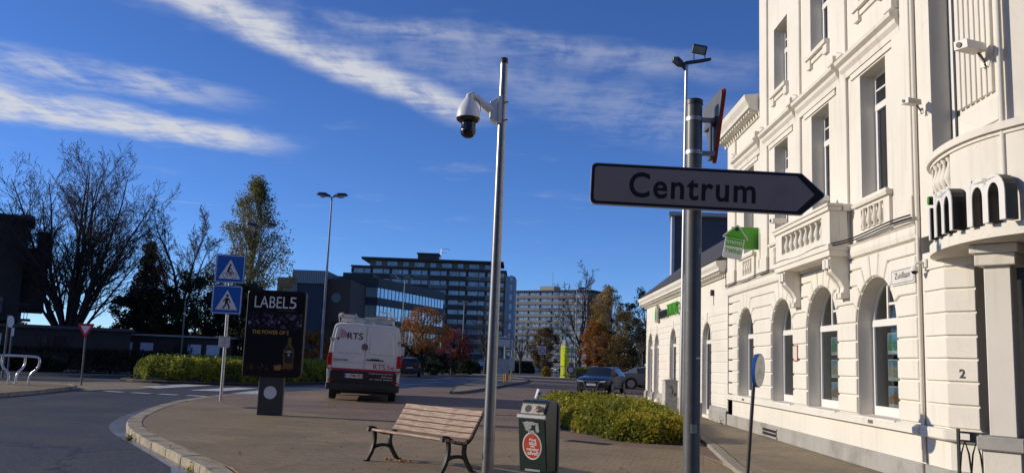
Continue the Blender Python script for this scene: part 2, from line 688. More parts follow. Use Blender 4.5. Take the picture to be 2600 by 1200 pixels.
A_ROAD = asphalt_mat('asphalt', (0.055, 0.054, 0.0535))
A_OLD = asphalt_mat('asphalt_worn', (0.070, 0.068, 0.067), 0.5)
PAVE = paving_mat('plaza_clinker', (0.335, 0.248, 0.138), (0.265, 0.196, 0.109), (0.165, 0.122, 0.070), 0.2, 0.1, R(12), stain=(0.155, 0.122, 0.066))
BRICKROAD = paving_mat('red_clinker', (0.27, 0.185, 0.125), (0.23, 0.156, 0.105), (0.14, 0.098, 0.07), 0.2, 0.1, R(-20), stain=(0.165, 0.12, 0.078))
SIDEWALK = paving_mat('pavement_tile', (0.33, 0.26, 0.165), (0.28, 0.22, 0.14), (0.15, 0.12, 0.085), 0.3, 0.3, 0, stain=(0.19, 0.155, 0.11))
KERB = mat('kerb_concrete', (0.36, 0.30, 0.21), 0.8, var=0.3, vs=6, bump=0.5, bs=30, c2=(0.15, 0.125, 0.09), c2s=2.2)
GUTTER = mat('gutter_concrete', (0.24, 0.235, 0.23), 0.28, var=0.3, vs=3, c2=(0.12, 0.12, 0.125), c2s=1.3, c2t=(0.4, 0.6))
ROADPAINT = mat('road_paint', (0.50, 0.50, 0.48), 0.7, var=0.25, vs=9, c2=(0.12, 0.12, 0.12), c2s=6, c2t=(0.58, 0.7))
SOIL = mat('bark_soil', (0.045, 0.032, 0.022), 0.95, var=0.4, vs=20, bump=0.8, bs=50)
def stucco_mat(name, c, grime):
    """painted render: patchy repainting, rain streaks, hairline cracks"""
    m = mat(name, c, 0.82, var=0.05, vs=1.3, bump=0.14, bs=70, c2=tuple(v * 0.93 for v in c), c2s=0.7, c2t=(0.48, 0.70))
    nt = m.node_tree
    N, Lk = nt.nodes, nt.links
    b = N['Principled BSDF']
    src = b.inputs['Base Color'].links[0].from_socket
    geo = N.new('ShaderNodeNewGeometry')
    mp = N.new('ShaderNodeMapping')
    mp.inputs['Scale'].default_value = (7.0, 7.0, 0.55)
    Lk.new(geo.outputs['Position'], mp.inputs[0])
    st = N.new('ShaderNodeTexNoise')
    st.inputs['Scale'].default_value = 1.0
    st.inputs['Detail'].default_value = 6
    st.inputs['Roughness'].default_value = 0.6
    Lk.new(mp.outputs[0], st.inputs['Vector'])
    r = N.new('ShaderNodeMapRange')
    r.inputs['From Min'].default_value = 0.54
    r.inputs['From Max'].default_value = 0.78
    r.inputs['To Max'].default_value = 0.6
    Lk.new(st.outputs['Fac'], r.inputs['Value'])
    mx = N.new('ShaderNodeMix')
    mx.data_type = 'RGBA'
    mx.inputs[7].default_value = (*grime, 1)
    Lk.new(r.outputs[0], mx.inputs[0])
    Lk.new(src, mx.inputs[6])
    wv = N.new('ShaderNodeTexNoise')
    wv.inputs['Scale'].default_value = 2.5
    wv.inputs['Detail'].default_value = 4
    Lk.new(geo.outputs['Position'], wv.inputs['Vector'])
    va = N.new('ShaderNodeVectorMath')
    va.operation = 'ADD'
    Lk.new(geo.outputs['Position'], va.inputs[0])
    vs_ = N.new('ShaderNodeVectorMath')
    vs_.operation = 'SCALE'
    vs_.inputs['Scale'].default_value = 0.45
    Lk.new(wv.outputs['Color'], vs_.inputs[0])
    Lk.new(vs_.outputs[0], va.inputs[1])
    vo = N.new('ShaderNodeTexVoronoi')
    vo.feature = 'DISTANCE_TO_EDGE'
    vo.inputs['Scale'].default_value = 0.55
    Lk.new(va.outputs[0], vo.inputs['Vector'])
    rc = N.new('ShaderNodeMapRange')
    rc.inputs['From Min'].default_value = 0.0008
    rc.inputs['From Max'].default_value = 0.0022
    rc.inputs['To Min'].default_value = 0.14
    rc.inputs['To Max'].default_value = 0.0
    Lk.new(vo.outputs['Distance'], rc.inputs['Value'])
    mc = N.new('ShaderNodeMix')
    mc.data_type = 'RGBA'
    mc.inputs[7].default_value = (*[v * 0.45 for v in grime], 1)
    Lk.new(rc.outputs[0], mc.inputs[0])
    Lk.new(mx.outputs[2], mc.inputs[6])
    Lk.new(mc.outputs[2], b.inputs['Base Color'])
    return m


WHITE_WALL = stucco_mat('cream_render', (0.745, 0.703, 0.612), (0.53, 0.485, 0.40))
WHITE_TRIM = stucco_mat('cream_trim', (0.735, 0.695, 0.605), (0.45, 0.41, 0.335))
GREY_PLINTH = mat('grey_plinth_paint', (0.36, 0.345, 0.315), 0.8, var=0.12, vs=3, bump=0.15, bs=40, c2=(0.26, 0.245, 0.22), c2s=1.4)
FRAME_W = mat('white_window_frame', (0.78, 0.76, 0.71), 0.4, var=0.03)
GLASS_D = mat('dark_window_glass', (0.018, 0.021, 0.022), 0.04, var=0.25, vs=1.5, spec=0.7)
GLASS_B = mat('sky_reflecting_glass', (0.38, 0.46, 0.54), 0.07, metal=0.85, var=0.25, vs=0.4)
BLACK = mat('matt_black', (0.012, 0.012, 0.013), 0.5, var=0.1)
GALV = mat('galvanised_steel', (0.46, 0.46, 0.45), 0.42, metal=0.75, var=0.12, vs=12)
STEEL = mat('brushed_steel', (0.27, 0.262, 0.25), 0.33, metal=0.85, var=0.12, vs=14, c2=(0.20, 0.195, 0.18), c2s=9, c2t=(0.58, 0.72))
GREYPAINT = mat('grey_pole_paint', (0.10, 0.105, 0.105), 0.42, var=0.18, vs=9, c2=(0.16, 0.155, 0.145), c2s=14, c2t=(0.60, 0.74))
DARKGREY = mat('dark_grey_paint', (0.035, 0.036, 0.038), 0.45, var=0.1, vs=8)
SLATE = mat('slate_roof', (0.062, 0.058, 0.058), 0.7, var=0.25, vs=6, bump=0.4, bs=14)
SIGN_W = mat('sign_white', (0.70, 0.70, 0.70), 0.45, var=0.04)
SIGN_BLUE = mat('sign_blue', (0.010, 0.105, 0.42), 0.35, var=0.05)
SIGN_RED = mat('sign_red', (0.50, 0.018, 0.02), 0.4, var=0.05)
SIGN_BLACK = mat('sign_black', (0.012, 0.012, 0.014), 0.45, var=0.0)
ALU = mat('aluminium_back', (0.42, 0.43, 0.44), 0.4, metal=0.6, var=0.1)
RUBBER = mat('tyre_rubber', (0.012, 0.012, 0.012), 0.75, var=0.2, vs=20)
RIM = mat('alloy_rim', (0.50, 0.50, 0.51), 0.28, metal=0.85, var=0.05)
LAMP_GLASS = mat('headlamp_glass', (0.55, 0.57, 0.60), 0.08, var=0.1, spec=0.8)
TAIL = mat('tail_lamp', (0.42, 0.010, 0.012), 0.15, var=0.1)
GREEN = mat('sign_green', (0.075, 0.36, 0.012), 0.4, var=0.04)

# ------------------------------------------------------------------ ground, roads, pavements (setting)
g = MB()
g.add([(-1500, -200, -0.12), (1500, -200, -0.12), (1500, 2500, -0.12), (-1500, 2500, -0.12)], [(0, 1, 2, 3)])
tag(g.build('road', A_ROAD), kind='structure')

KL = [(-1.6, -6.0), (-2.2, 2.0), (-2.75, 7.5), (-3.59, 10.9), (-4.39, 11.98), (-5.09, 13.06), (-6.01, 14.4), (-6.9, 15.82), (-7.57, 17.12),
      (-8.06, 18.33), (-8.49, 19.67), (-9.15, 22.2), (-9.61, 24.34), (-9.90, 27.0), (-9.85, 29.4), (-9.25, 30.9)]


def smooth_line(pts, k=2):
    for _ in range(k):
        out = [pts[0]]
        for a, b in zip(pts[:-1], pts[1:]):
            out.append((a[0] * .75 + b[0] * .25, a[1] * .75 + b[1] * .25))
            out.append((a[0] * .25 + b[0] * .75, a[1] * .25 + b[1] * .75))
        out.append(pts[-1])
        pts = out
    return pts


def offset_line(pts, d):
    out = []
    for i, p in enumerate(pts):
        t = Vector(pts[min(i + 1, len(pts) - 1)]) - Vector(pts[max(i - 1, 0)])
        t.normalize()
        out.append((p[0] + t.y * d, p[1] - t.x * d))
    return out


def resample(pts, step):
    out = [pts[0]]
    acc = 0.0
    for a, b in zip(pts[:-1], pts[1:]):
        A, B = Vector(a), Vector(b)
        L = (B - A).length
        while acc + L >= step:
            A = A + (B - A).normalized() * (step - acc)
            L = (B - A).length
            acc = 0.0
            out.append(tuple(A))
        acc += L
    out.append(pts[-1])
    return out


KS = smooth_line(KL)
KIN = offset_line(KS, 0.30)
road_edge = [(-9.0, 31.3), (-8.4, 35.0), (-7.6, 38.8), (-5.29, 41.8), (-3.35, 56.2), (-2.3, 78.0)]
# plaza in front: brown clinker up to a line behind the advertising panel, red clinker carriageway behind it
split_l = (-9.72, 25.0)


def flat(name, poly, z, m, kind='structure', thick=None):
    b = MB()
    if thick:
        b.prism(poly, 'z', z - thick, z)
    else:
        b.add([(p[0], p[1], z) for p in poly], [tuple(range(len(poly)))])
    o = b.build(name, m)
    return tag(o, kind=kind)


near = [p for p in KIN if p[1] < 25.4]
far_in = [p for p in KIN if p[1] >= 25.4]
flat('plaza_pavement', near + [(-6.0, 22.6), (-2.7, 20.1), (0.6, 18.2), (1.2, 17.2), (2.0, 16.6), (3.2, 16.0), (3.3, 13.0), (3.2, 5.0), (3.2, -6.0)], 0.0, PAVE, thick=0.3)
flat('clinker_road', [near[-1]] + far_in + road_edge + [(9.0, 78.0), (9.0, 47.0), (5.15, 45.0), (4.75, 26.0), (4.0, 17.4), (3.45, 14.0), (3.2, 16.0), (2.0, 16.6), (1.2, 17.2), (0.6, 18.2), (-2.7, 20.1), (-6.0, 22.6)], 0.0, BRICKROAD, thick=0.3)
# pavement along the white house, with a flush kerb band
PV = [(3.25, -6.0), (3.25, 9.0), (3.45, 13.2), (3.95, 17.4), (4.68, 26.0), (5.1, 38.0), (5.15, 45.0), (6.9, 47.5), (30.0, 47.5), (30.0, -6.0)]
flat('house_pavement', PV, 0.05, SIDEWALK, thick=0.3)

kerb = tag(bpy.data.objects.new('kerb', None), kind='structure')
COL.objects.link(kerb)


def kerb_run(line, width, z0, z1, parent, m=KERB, step=1.0, gap=0.012, side=1, name='kerb_stone'):
    pts = resample(line, step)
    inn = offset_line(pts, width * side)
    rnd = random.Random(len(pts))
    for i in range(len(pts) - 1):
        a, b, c, d = Vector(pts[i]), Vector(pts[i + 1]), Vector(inn[i + 1]), Vector(inn[i])
        if (b - a).length < 0.1:
            continue
        t = (b - a).normalized() * gap * 0.5
        dz = rnd.uniform(-0.004, 0.006)
        q = [a + t, b - t, c - t, d + t]
        bm_ = MB().prism([(v.x, v.y) for v in q], 'z', z0, z1 + dz)
        bm_.build(name, m, parent, bevel=0.018)


kerb_run([p for p in KS if 7.0 < p[1] < 31.5], 0.29, -0.3, 0.006, kerb)
kerb_run([(3.24, 6.0), (3.26, 9.0), (3.44, 13.2), (3.94, 17.4), (4.67, 26.0), (5.09, 38.0), (5.14, 45.0)], 0.20, -0.2, 0.057, kerb, side=-1, m=mat('pale_kerb', (0.30, 0.26, 0.19), 0.8, var=0.25, vs=6, c2=(0.25, 0.21, 0.16), c2s=2.2))
# concrete gutter at the foot of the kerb
ring = [p for p in KS if p[1] < 26.5]
outer = [(-2.4, -6), (-3.0, 2), (-3.5, 7.5), (-4.37, 11.62), (-5.2, 12.93), (-6.27, 14.57), (-7.46, 16.35), (-8.27, 17.88), (-8.95, 19.84), (-9.6, 22.3), (-10.0, 24.4), (-10.1, 26.5)]
flat('gutter', ring + smooth_line(outer)[::-1], -0.114, GUTTER)

# island with the cycle stands, left
LI = [(-14.6, 18.0), (-15.0, 25.6), (-15.25, 28.1), (-15.6, 30.7), (-16.1, 32.2), (-17.0, 33.0), (-19.5, 33.4), (-34.0, 34.0), (-34.0, 18.0)]
flat('traffic_island', [(p[0] - 0.14 if i < 6 else p[0], p[1] - (0.1 if i > 4 else 0)) for i, p in enumerate(LI)], 0.0, PAVE, thick=0.3)
kerb_run([LI[i] for i in range(7)], 0.15, -0.3, 0.006, kerb, side=-1)
flat('apron', [(-16.6, 31.6), (-15.5, 31.2), (-14.3, 33.4), (-14.9, 37.0), (-16.0, 39.0), (-17.6, 39.2), (-21.0, 36.0), (-20.0, 33.6), (-17.1, 33.3)], -0.113, SIDEWALK)
# worn asphalt of the ring road behind the hedge island
flat('ring_road', [(-40, 34.4), (-21.5, 36.2), (-17.8, 39.6), (-15.5, 39.0), (-12.0, 40.3), (-9.0, 38.9), (-7.7, 39.0), (-5.4, 42.0), (-3.5, 56.2), (-2.4, 79.5), (14, 80), (14, 118), (-40, 118), (-60, 60)], -0.115, A_OLD)
# planting bed of the hedge island with its dark kerb
HB = [(-18.4, 40.6), (-16.2, 39.1), (-13.2, 40.0), (-11.0, 43.5), (-9.6, 49.0), (-10.0, 54.0), (-13.5, 57.0), (-18.0, 54.0), (-20.0, 47.0)]
HBs = smooth_line(HB + [HB[0]])[:-1]
flat('planting_bed', HBs, -0.02, SOIL, thick=0.2)
kerb_run(HBs + [HBs[0]], 0.16, -0.3, 0.0, kerb, m=mat('dark_kerb', (0.10, 0.09, 0.075), 0.8, var=0.3, vs=5), side=-1)
# far pavement edge behind the ring road with a pale kerb
flat('far_pavement', [(-40, 41.5), (-22.5, 43.8), (-20.6, 47.0), (-21, 52), (-45, 56)], -0.05, SIDEWALK, thick=0.1)
# bus-stop island
BI = [(-2.75, 37.4), (-2.2, 39.5), (-1.35, 46.4), (-0.2, 55.0), (0.6, 62.2), (0.85, 68.5), (0.3, 74.5), (-1.0, 76.0), (-2.0, 72.0), (-2.9, 56.0), (-3.0, 44.0)]
flat('bus_stop_island', BI, 0.095, SIDEWALK, thick=0.15)
kerb_run(BI + [BI[0]], 0.14, -0.1, 0.1, kerb, m=_M['dark_kerb'], side=1)
# verge and pale kerb across the far junction
flat('far_verge', [(-6, 82), (20, 86), (22, 96), (-6, 92)], -0.02, SIDEWALK, thick=0.1)
kerb_run([(-6, 81.6), (2, 82.9), (12, 84.5), (20, 85.8)], 0.25, -0.1, 0.0, kerb, step=2.0, side=-1)

paint = tag(bpy.data.objects.new('road_marking', None), kind='structure')
COL.objects.link(paint)
for q in ([(-15.2, 35.3), (-14.1, 34.4), (-13.6, 39.3), (-14.9, 39.3)], [(-12.7, 33.9), (-11.5, 34.1), (-11.2, 38.0), (-12.2, 38.2)],
          [(-10.7, 32.8), (-9.8, 33.0), (-9.8, 37.4), (-10.6, 37.4)]):
    MB().add([(x, y, -0.108) for x, y in q], [(0, 1, 2, 3)]).build('crossing_stripe', ROADPAINT, paint)
for i in range(12):
    x = -15.15 + i * 0.52 + (0.16 if i % 2 else 0)
    y = 30.75 - i * 0.105
    MB().add([(x, y, -0.108), (x + 0.36, y - 0.06, -0.108), (x + 0.37, y + 0.34, -0.108), (x + 0.01, y + 0.4, -0.108)], [(0, 1, 2, 3)]).build('marking_block', ROADPAINT, paint)
for (x0, y0, x1, y1, w) in ((-9.05, 31.1, -7.55, 38.9, 0.16), (-5.2, 42.2, -3.3, 57, 0.14), (-3.25, 58, -2.2, 79, 0.14), (-30, 38.4, -18.2, 40.6, 0.12)):
    d = Vector((y1 - y0, x0 - x1)).normalized() * w
    MB().add([(x0, y0, -0.106), (x0 - d.x, y0 - d.y, -0.106), (x1 - d.x, y1 - d.y, -0.106), (x1, y1, -0.106)], [(0, 1, 2, 3)]).build('edge_line', ROADPAINT, paint)
for (cx, cy) in ((-6.4, 46.5), (-5.9, 51.0), (-5.3, 56.0), (-6.2, 62), (-5.6, 68)):
    MB().add([(cx - .9, cy, -0.106), (cx - .5, cy - .3, -0.106), (cx + .6, cy + 2.4, -0.106), (cx + .2, cy + 2.6, -0.106)], [(0, 1, 2, 3)]).build('crossing_stripe', ROADPAINT, paint)

# small iron covers set in the paving
IRON = mat('iron_cover', (0.028, 0.024, 0.02), 0.6, var=0.3, vs=30, bump=0.6, bs=60)
gr = MB().box(0, 0.92, 0, 0.34, -0.02, 0.004)
for i in range(11):
    gr.box(0.04 + i * 0.08, 0.075 + i * 0.08, 0.03, 0.31, 0.004, 0.010)
o = gr.build('drain_grate', IRON)
o.location = (0.92, 17.15, 0.002)
o.rotation_euler = (0, 0, R(-35))
tag(o, 'dark iron drain grate in the paving beside the shrub bed', 'drain grate')
o = MB().lathe([(0.02, -0.02), (0.30, -0.02), (0.30, 0.004), (0.26, 0.008), (0.02, 0.008)], 20).build('access_cover', IRON)
o.location = (-6.95, 23.3, 0.001)
tag(o, 'round iron cover in the paving between advertising panel and blue signs', 'manhole cover')

# ------------------------------------------------------------------ white corner house
F = 5.6
house = thing('white_house', 'cream white three-storey corner house with arched ground floor windows', 'house', (F, 17.0, 0.05))
HL = Vector(house.location)


def hb(mb, name, m, parent=None, smooth=None, bevel=0.0, org=None):
    """link a mesh given in world coordinates under an unrotated thing"""
    p = parent or house
    w = Vector(p.location)
    q = p.parent
    while q:
        w = w + Vector(q.location)
        q = q.parent
    o = mb.build(name, m, p, smooth, bevel)
    o.location = -w
    return o


def hpiece(name, me, pos, parent, scale=None, rot=None):
    w = Vector(parent.location)
    q = parent.parent
    while q:
        w = w + Vector(q.location)
        q = q.parent
    o = link(name, me, parent, Vector(pos) - w)
    if scale:
        o.scale = scale
    if rot:
        o.rotation_euler = rot
    return o


ZS, RA = 2.25, 0.765
ARCH = [(12.90, 14.45), (15.30, 16.95), (17.79, 19.32), (20.75, 22.25)]
ACEN = [((a + b) / 2, (b - a) / 2) for a, b in ARCH]
T = 0.42                                             # wall thickness


def arc(yc, r, zs, a0, a1, n=14):
    return [(yc + r * math.cos(R(a0 + (a1 - a0) * i / n)), zs + r * math.sin(R(a0 + (a1 - a0) * i / n))) for i in range(n + 1)]


wall = MB()
wall.box(F, F + T, 12.10, 23.3, 0.0, 0.83)
edges = [12.10] + [v for ab in ARCH for v in ab] + [23.3]
for i in range(0, len(edges), 2):
    wall.box(F, F + T, edges[i], edges[i + 1], 0.83, ZS)
mids = [12.10] + [(ARCH[i][1] + ARCH[i + 1][0]) / 2 for i in range(3)] + [23.3]
for i, (a, b) in enumerate(ARCH):
    yc, r = ACEN[i]
    wall.prism([(mids[i], ZS), (a, ZS)] + arc(yc, r, ZS, 180, 0, 18)[1:-1] + [(b, ZS), (mids[i + 1], ZS), (mids[i + 1], 3.42), (mids[i], 3.42)], 'x', F, F + T)
# first and second floor
UW = [(13.15, 14.16), (15.64, 16.60), (18.11, 19.08), (20.80, 21.75)]
ed = [12.10] + [v for ab in UW for v in ab] + [23.3]
wall.box(F, F + T, 12.10, 23.3, 3.42, 4.33)
for i in range(0, len(ed), 2):
    wall.box(F, F + T, ed[i], ed[i + 1], 4.33, 6.47)
wall.box(F, F + T, 12.10, 23.3, 6.47, 7.67)
wall.box(F, F + T, 20.13, 23.3, 7.67, 8.0)
ed2 = [12.10] + [v for ab in UW[:3] for v in ab] + [20.13]
for i in range(0, len(ed2), 2):
    wall.box(F, F + T, ed2[i], ed2[i + 1], 7.67, 9.22)
wall.box(F, F + T, 12.10, 20.13, 9.22, 10.8)
# far ends and back
wall.box(F, 15.0, 22.9, 23.295, 0.0, 8.0)
wall.box(F + T, 15.0, 19.8, 20.13, 8.0, 10.8)
wall.box(14.6, 15.0, 6.0, 23.2, 0.0, 10.8)
hb(wall, 'wall', WHITE_WALL)
rf = MB()
rf.box(F + 0.1, 15.0, 20.2, 23.2, 8.0, 8.12)
rf.prism([(F - 0.1, 10.82), (15.1, 10.82), (12.6, 13.0), (8.0, 13.0)], 'y', 7.0, 20.2)
hb(rf, 'roof', SLATE)
# dark rooms behind the shop windows
ROOM = mat('dim_interior', (0.11, 0.11, 0.105), 0.9, var=0.3, vs=0.8)
rm = MB()
rm.box(9.6, 9.7, 12.2, 22.8, 0.1, 3.3)
rm.box(6.1, 9.6, 12.2, 22.8, 0.05, 0.1)
rm.box(6.1, 9.6, 12.2, 22.8, 3.3, 3.36)
rm.box(F + T, 9.6, 12.12, 12.2, 0.1, 3.3)
hb(rm, 'room_interior', ROOM)

# window glass that shows the room behind it
sg = bpy.data.materials.new('shop_glass')
sg.use_nodes = True
_n, _l = sg.node_tree.nodes, sg.node_tree.links
_n.remove(_n['Principled BSDF'])
_t, _g, _f, _m = _n.new('ShaderNodeBsdfTransparent'), _n.new('ShaderNodeBsdfGlossy'), _n.new('ShaderNodeLayerWeight'), _n.new('ShaderNodeMixShader')
_t.inputs[0].default_value = (0.74, 0.78, 0.78, 1)
_g.inputs['Roughness'].default_value = 0.02
_f.inputs[0].default_value = 0.5
_p = _n.new('ShaderNodeMath')
_p.operation = 'POWER'
_p.inputs[1].default_value = 3.6
_l.new(_f.outputs['Facing'], _p.inputs[0])
_l.new(_p.outputs[0], _m.inputs[0])
_l.new(_t.outputs[0], _m.inputs[1])
_l.new(_g.outputs[0], _m.inputs[2])
_l.new(_m.outputs[0], _n['Material Output'].inputs[0])
SHOPGLASS = sg


def arched_window(parent, yc, r, z0, zs, xg, glass, name='window'):
    """frame of an arched window (fixed light below, transom, two-light fanlight) with its panes"""
    fr = MB()
    w = 0.075
    x0, x1 = xg, xg + 0.07
    fr.box(x0, x1, yc - r, yc + r, z0, z0 + 0.14)
    fr.box(x0, x1, yc - r, yc - r + w, z0 + 0.14, zs)
    fr.box(x0, x1, yc + r - w, yc + r, z0 + 0.14, zs)
    fr.box(x0 - 0.012, x1, yc - r, yc + r, zs, zs + 0.11)
    ri = r - w
    outer_ = arc(yc, r, zs + 0.0, 0, 180, 20)
    inner_ = arc(yc, ri, zs + 0.0, 180, 0, 20)
    for k in range(20):
        q = [outer_[k], outer_[k + 1], inner_[19 - k], inner_[20 - k]]
        fr.prism(q, 'x', x0, x1)
    for s in (-0.17, 0.17):
        fr.box(x0 + 0.004, x1, yc + s * r / 0.765 - 0.025, yc + s * r / 0.765 + 0.025, zs + 0.11, zs + ri * 0.955)
    fr.box(x0 + 0.006, x1, yc - 0.13, yc + 0.13, zs + 0.42 * r, zs + 0.42 * r + 0.04)
    f = hb(fr, name, FRAME_W, parent)
    hb(MB().box(xg + 0.03, xg + 0.038, yc - r + w, yc + r - w, z0 + 0.14, zs), 'pane', glass, f)
    hb(MB().prism([(yc - ri, zs + 0.11)] + arc(yc, ri, zs, 172, 8, 16) + [(yc + ri, zs + 0.11)], 'x', xg + 0.03, xg + 0.038), 'pane', glass, f)
    return f


for i, (yc, r) in enumerate(ACEN):
    arched_window(house, yc, r, 0.86, 2.27, F + 0.24, SHOPGLASS)

# rusticated stone blocks: straight courses on the piers, kinked courses and keystones round the arches
GAP = 0.016
courses = [0.85, 1.145, 1.44, 1.735, 2.03, 2.335]
ZK = [2.335, 2.64, 2.93, 3.20]
TH = [6.0, 24.0, 44.0, 62.0, 80.5]


def block(poly, parent=house, proud=0.036, F_=F):
    q = inset(poly, GAP)
    b = MB()
    q2 = inset(poly, GAP + 0.014)
    n = len(q)
    vs = [(F_, y, z) for y, z in q] + [(F_ - proud + 0.012, y, z) for y, z in q] + [(F_ - proud, y, z) for y, z in q2]
    fs = []
    for k in range(n):
        j = (k + 1) % n
        fs += [(k, j, n + j, n + k), (n + k, n + j, 2 * n + j, 2 * n + k)]
    fs.append(tuple(2 * n + k for k in range(n)))
    b.add(vs, fs)
    return hb(b, 'stone_block', WHITE_WALL, parent)


def kink(z, th, r, zs):
    return (z - zs) / math.tan(R(th))


def pier_blocks(parent, yl, cl, yr, cr, zs, zk, ztop, crs, F_=F, proud=0.036):
    """blocks between arch cl (right half) and arch cr (left half); a side without an arch ends straight at yl / yr"""
    lo = (cl[0] + cl[1]) if cl else yl
    hi = (cr[0] - cr[1]) if cr else yr
    for a, b in zip(crs[:-1], crs[1:]):
        block([(lo, a), (hi, a), (hi, b), (lo, b)], parent, proud, F_)
    zz = zk + [ztop]
    for k in range(len(zz) - 1):
        a, b = zz[k], zz[k + 1]
        t0, t1 = TH[k], TH[k + 1]
        poly = []
        # right end (arch cr's left half), from bottom to top
        if cr:
            c, r = cr
            if k:
                poly += [(c - kink(a, t0, r, zs), a)]
            poly += [(c - r * math.cos(R(t)), zs + r * math.sin(R(t))) for t in (t0, (t0 + t1) / 2, t1)]
            poly += [(c - kink(b, t1, r, zs), b)]
        else:
            poly += [(yr, a), (yr, b)]
        if cl:
            c, r = cl
            poly += [(c + kink(b, t1, r, zs), b)]
            poly += [(c + r * math.cos(R(t)), zs + r * math.sin(R(t))) for t in (t1, (t0 + t1) / 2, t0)]
            if k:
                poly += [(c + kink(a, t0, r, zs), a)]
        else:
            poly += [(yl, b), (yl, a)]
        block(poly, parent, proud, F_)


def keystone(parent, c, r, zs, ztop, F_=F):
    t = TH[-1]
    k = kink(ztop, t, r, zs)
    poly = [(c - k, ztop)] + [(c - r * math.cos(R(x)), zs + r * math.sin(R(x))) for x in (t, 90, 180 - t)] + [(c + k, ztop)]
    block(poly, parent, 0.034, F_)


ends = [12.22] + [None] * 3 + [23.18]
pier_blocks(house, 12.22, None, None, ACEN[0], ZS, ZK, 3.40, courses)
for i in range(3):
    pier_blocks(house, None, ACEN[i], None, ACEN[i + 1], ZS, ZK, 3.40, courses)
pier_blocks(house, None, ACEN[3], 23.18, None, ZS, ZK, 3.40, courses)
for c, r in ACEN:
    keystone(house, c, r, ZS, 3.40)

# grey plinth with vents, sill band, string course
pl = MB()
pl.box(F - 0.05, F - 0.002, 12.15, 23.3, 0.0, 0.33)
hb(pl, 'plinth', GREY_PLINTH, bevel=0.015)
hb(MB().prism([(F - 0.11, 0.72), (F - 0.002, 0.70), (F - 0.002, 0.845), (F - 0.05, 0.845), (F - 0.11, 0.80)], 'y', 12.15, 23.3), 'sill_band', WHITE_TRIM)
for i, (a, b) in enumerate(ARCH):
    hb(MB().prism([(F - 0.09, 0.802), (F + 0.30, 0.835), (F + 0.30, 0.862), (F - 0.09, 0.848)], 'y', a + 0.004, b - 0.004), 'window_sill', WHITE_TRIM)
vent = hb(MB().box(F - 0.058, F - 0.0505, 18.85, 19.9, 0.10, 0.24), 'vent', BLACK)
vf = MB()
vf.box(F - 0.075, F - 0.051, 18.80, 19.95, 0.24, 0.27)
vf.box(F - 0.075, F - 0.051, 18.80, 19.95, 0.06, 0.10)
vf.box(F - 0.07, F - 0.059, 18.86, 19.89, 0.16, 0.18)
hb(vf, 'frame', GREY_PLINTH, vent)
sc_ = MB()
sc_.prism([(F - 0.002, 3.40), (F - 0.06, 3.43), (F - 0.075, 3.50), (F - 0.07, 3.60), (F - 0.10, 3.63), (F - 0.002, 3.66)], 'y', 12.12, 23.3)
hb(sc_, 'string_course', WHITE_TRIM)
# flat pilaster strips dividing the bays upstairs
for (a, b, z1) in ((12.22, 12.80, 10.7), (14.68, 15.12, 10.7), (17.18, 17.60, 10.7), (19.54, 20.12, 10.7), (22.5, 23.28, 7.5)):
    s = MB().box(F - 0.05, F - 0.002, a, b, 3.67, z1)
    s.box(F - 0.075, F - 0.0505, a - 0.02, b + 0.02, 3.67, 4.05)
    hb(s, 'pilaster', WHITE_WALL, bevel=0.008)


def rect_window(parent, y0, y1, z0, z1, xg, glass=GLASS_D, transom=0.70):
    fr = MB()
    w = 0.06
    x0, x1 = xg, xg + 0.06
    zt = z0 + (z1 - z0) * transom
    fr.box(x0, x1, y0, y1, z0, z0 + 0.09)
    fr.box(x0, x1, y0, y1, z1 - w, z1)
    fr.box(x0, x1, y0, y0 + w, z0 + 0.09, z1 - w)
    fr.box(x0, x1, y1 - w, y1, z0 + 0.09, z1 - w)
    fr.box(x0 - 0.02, x1, y0 + w, y1 - w, zt, zt + 0.11)
    ym = (y0 + y1) / 2
    fr.box(x0 + 0.006, x1, ym - 0.02, ym + 0.02, zt + 0.11, z1 - w)
    fr.box(x0 + 0.008, x1, y0 + w, y1 - w, (zt + z1) / 2 + 0.03, (zt + z1) / 2 + 0.06)
    fr.box(x0 - 0.008, x1, y0 + w, y0 + 2 * w, z0 + 0.09, zt)
    fr.box(x0 - 0.008, x1, y1 - 2 * w, y1 - w, z0 + 0.09, zt)
    f = hb(fr, 'window', FRAME_W, parent)
    hb(MB().box(xg + 0.025, xg + 0.032, y0 + w, y1 - w, z0 + 0.09, zt), 'pane', glass, f)
    hb(MB().box(xg + 0.025, xg + 0.032, y0 + w, y1 - w, zt + 0.11, z1 - w), 'pane', glass, f)


for (a, b) in UW:
    rect_window(house, a, b, 4.35, 6.47, F + 0.24)
    hb(MB().box(F - 0.05, F + 0.30, a - 0.03, b + 0.03, 4.30, 4.352), 'window_sill', WHITE_TRIM)
for (a, b) in UW[:3]:
    rect_window(house, a, b, 7.68, 9.22, F + 0.24, transom=0.62)
    s = MB().box(F - 0.10, F + 0.30, a - 0.08, b + 0.08, 7.60, 7.682)
    s.box(F - 0.06, F - 0.002, a - 0.08, a + 0.12, 7.42, 7.60)
    s.box(F - 0.06, F - 0.002, b - 0.12, b + 0.08, 7.42, 7.60)
    s.box(F - 0.035, F - 0.002, a + 0.12, b - 0.12, 7.50, 7.60)
    hb(s, 'window_sill', WHITE_TRIM)
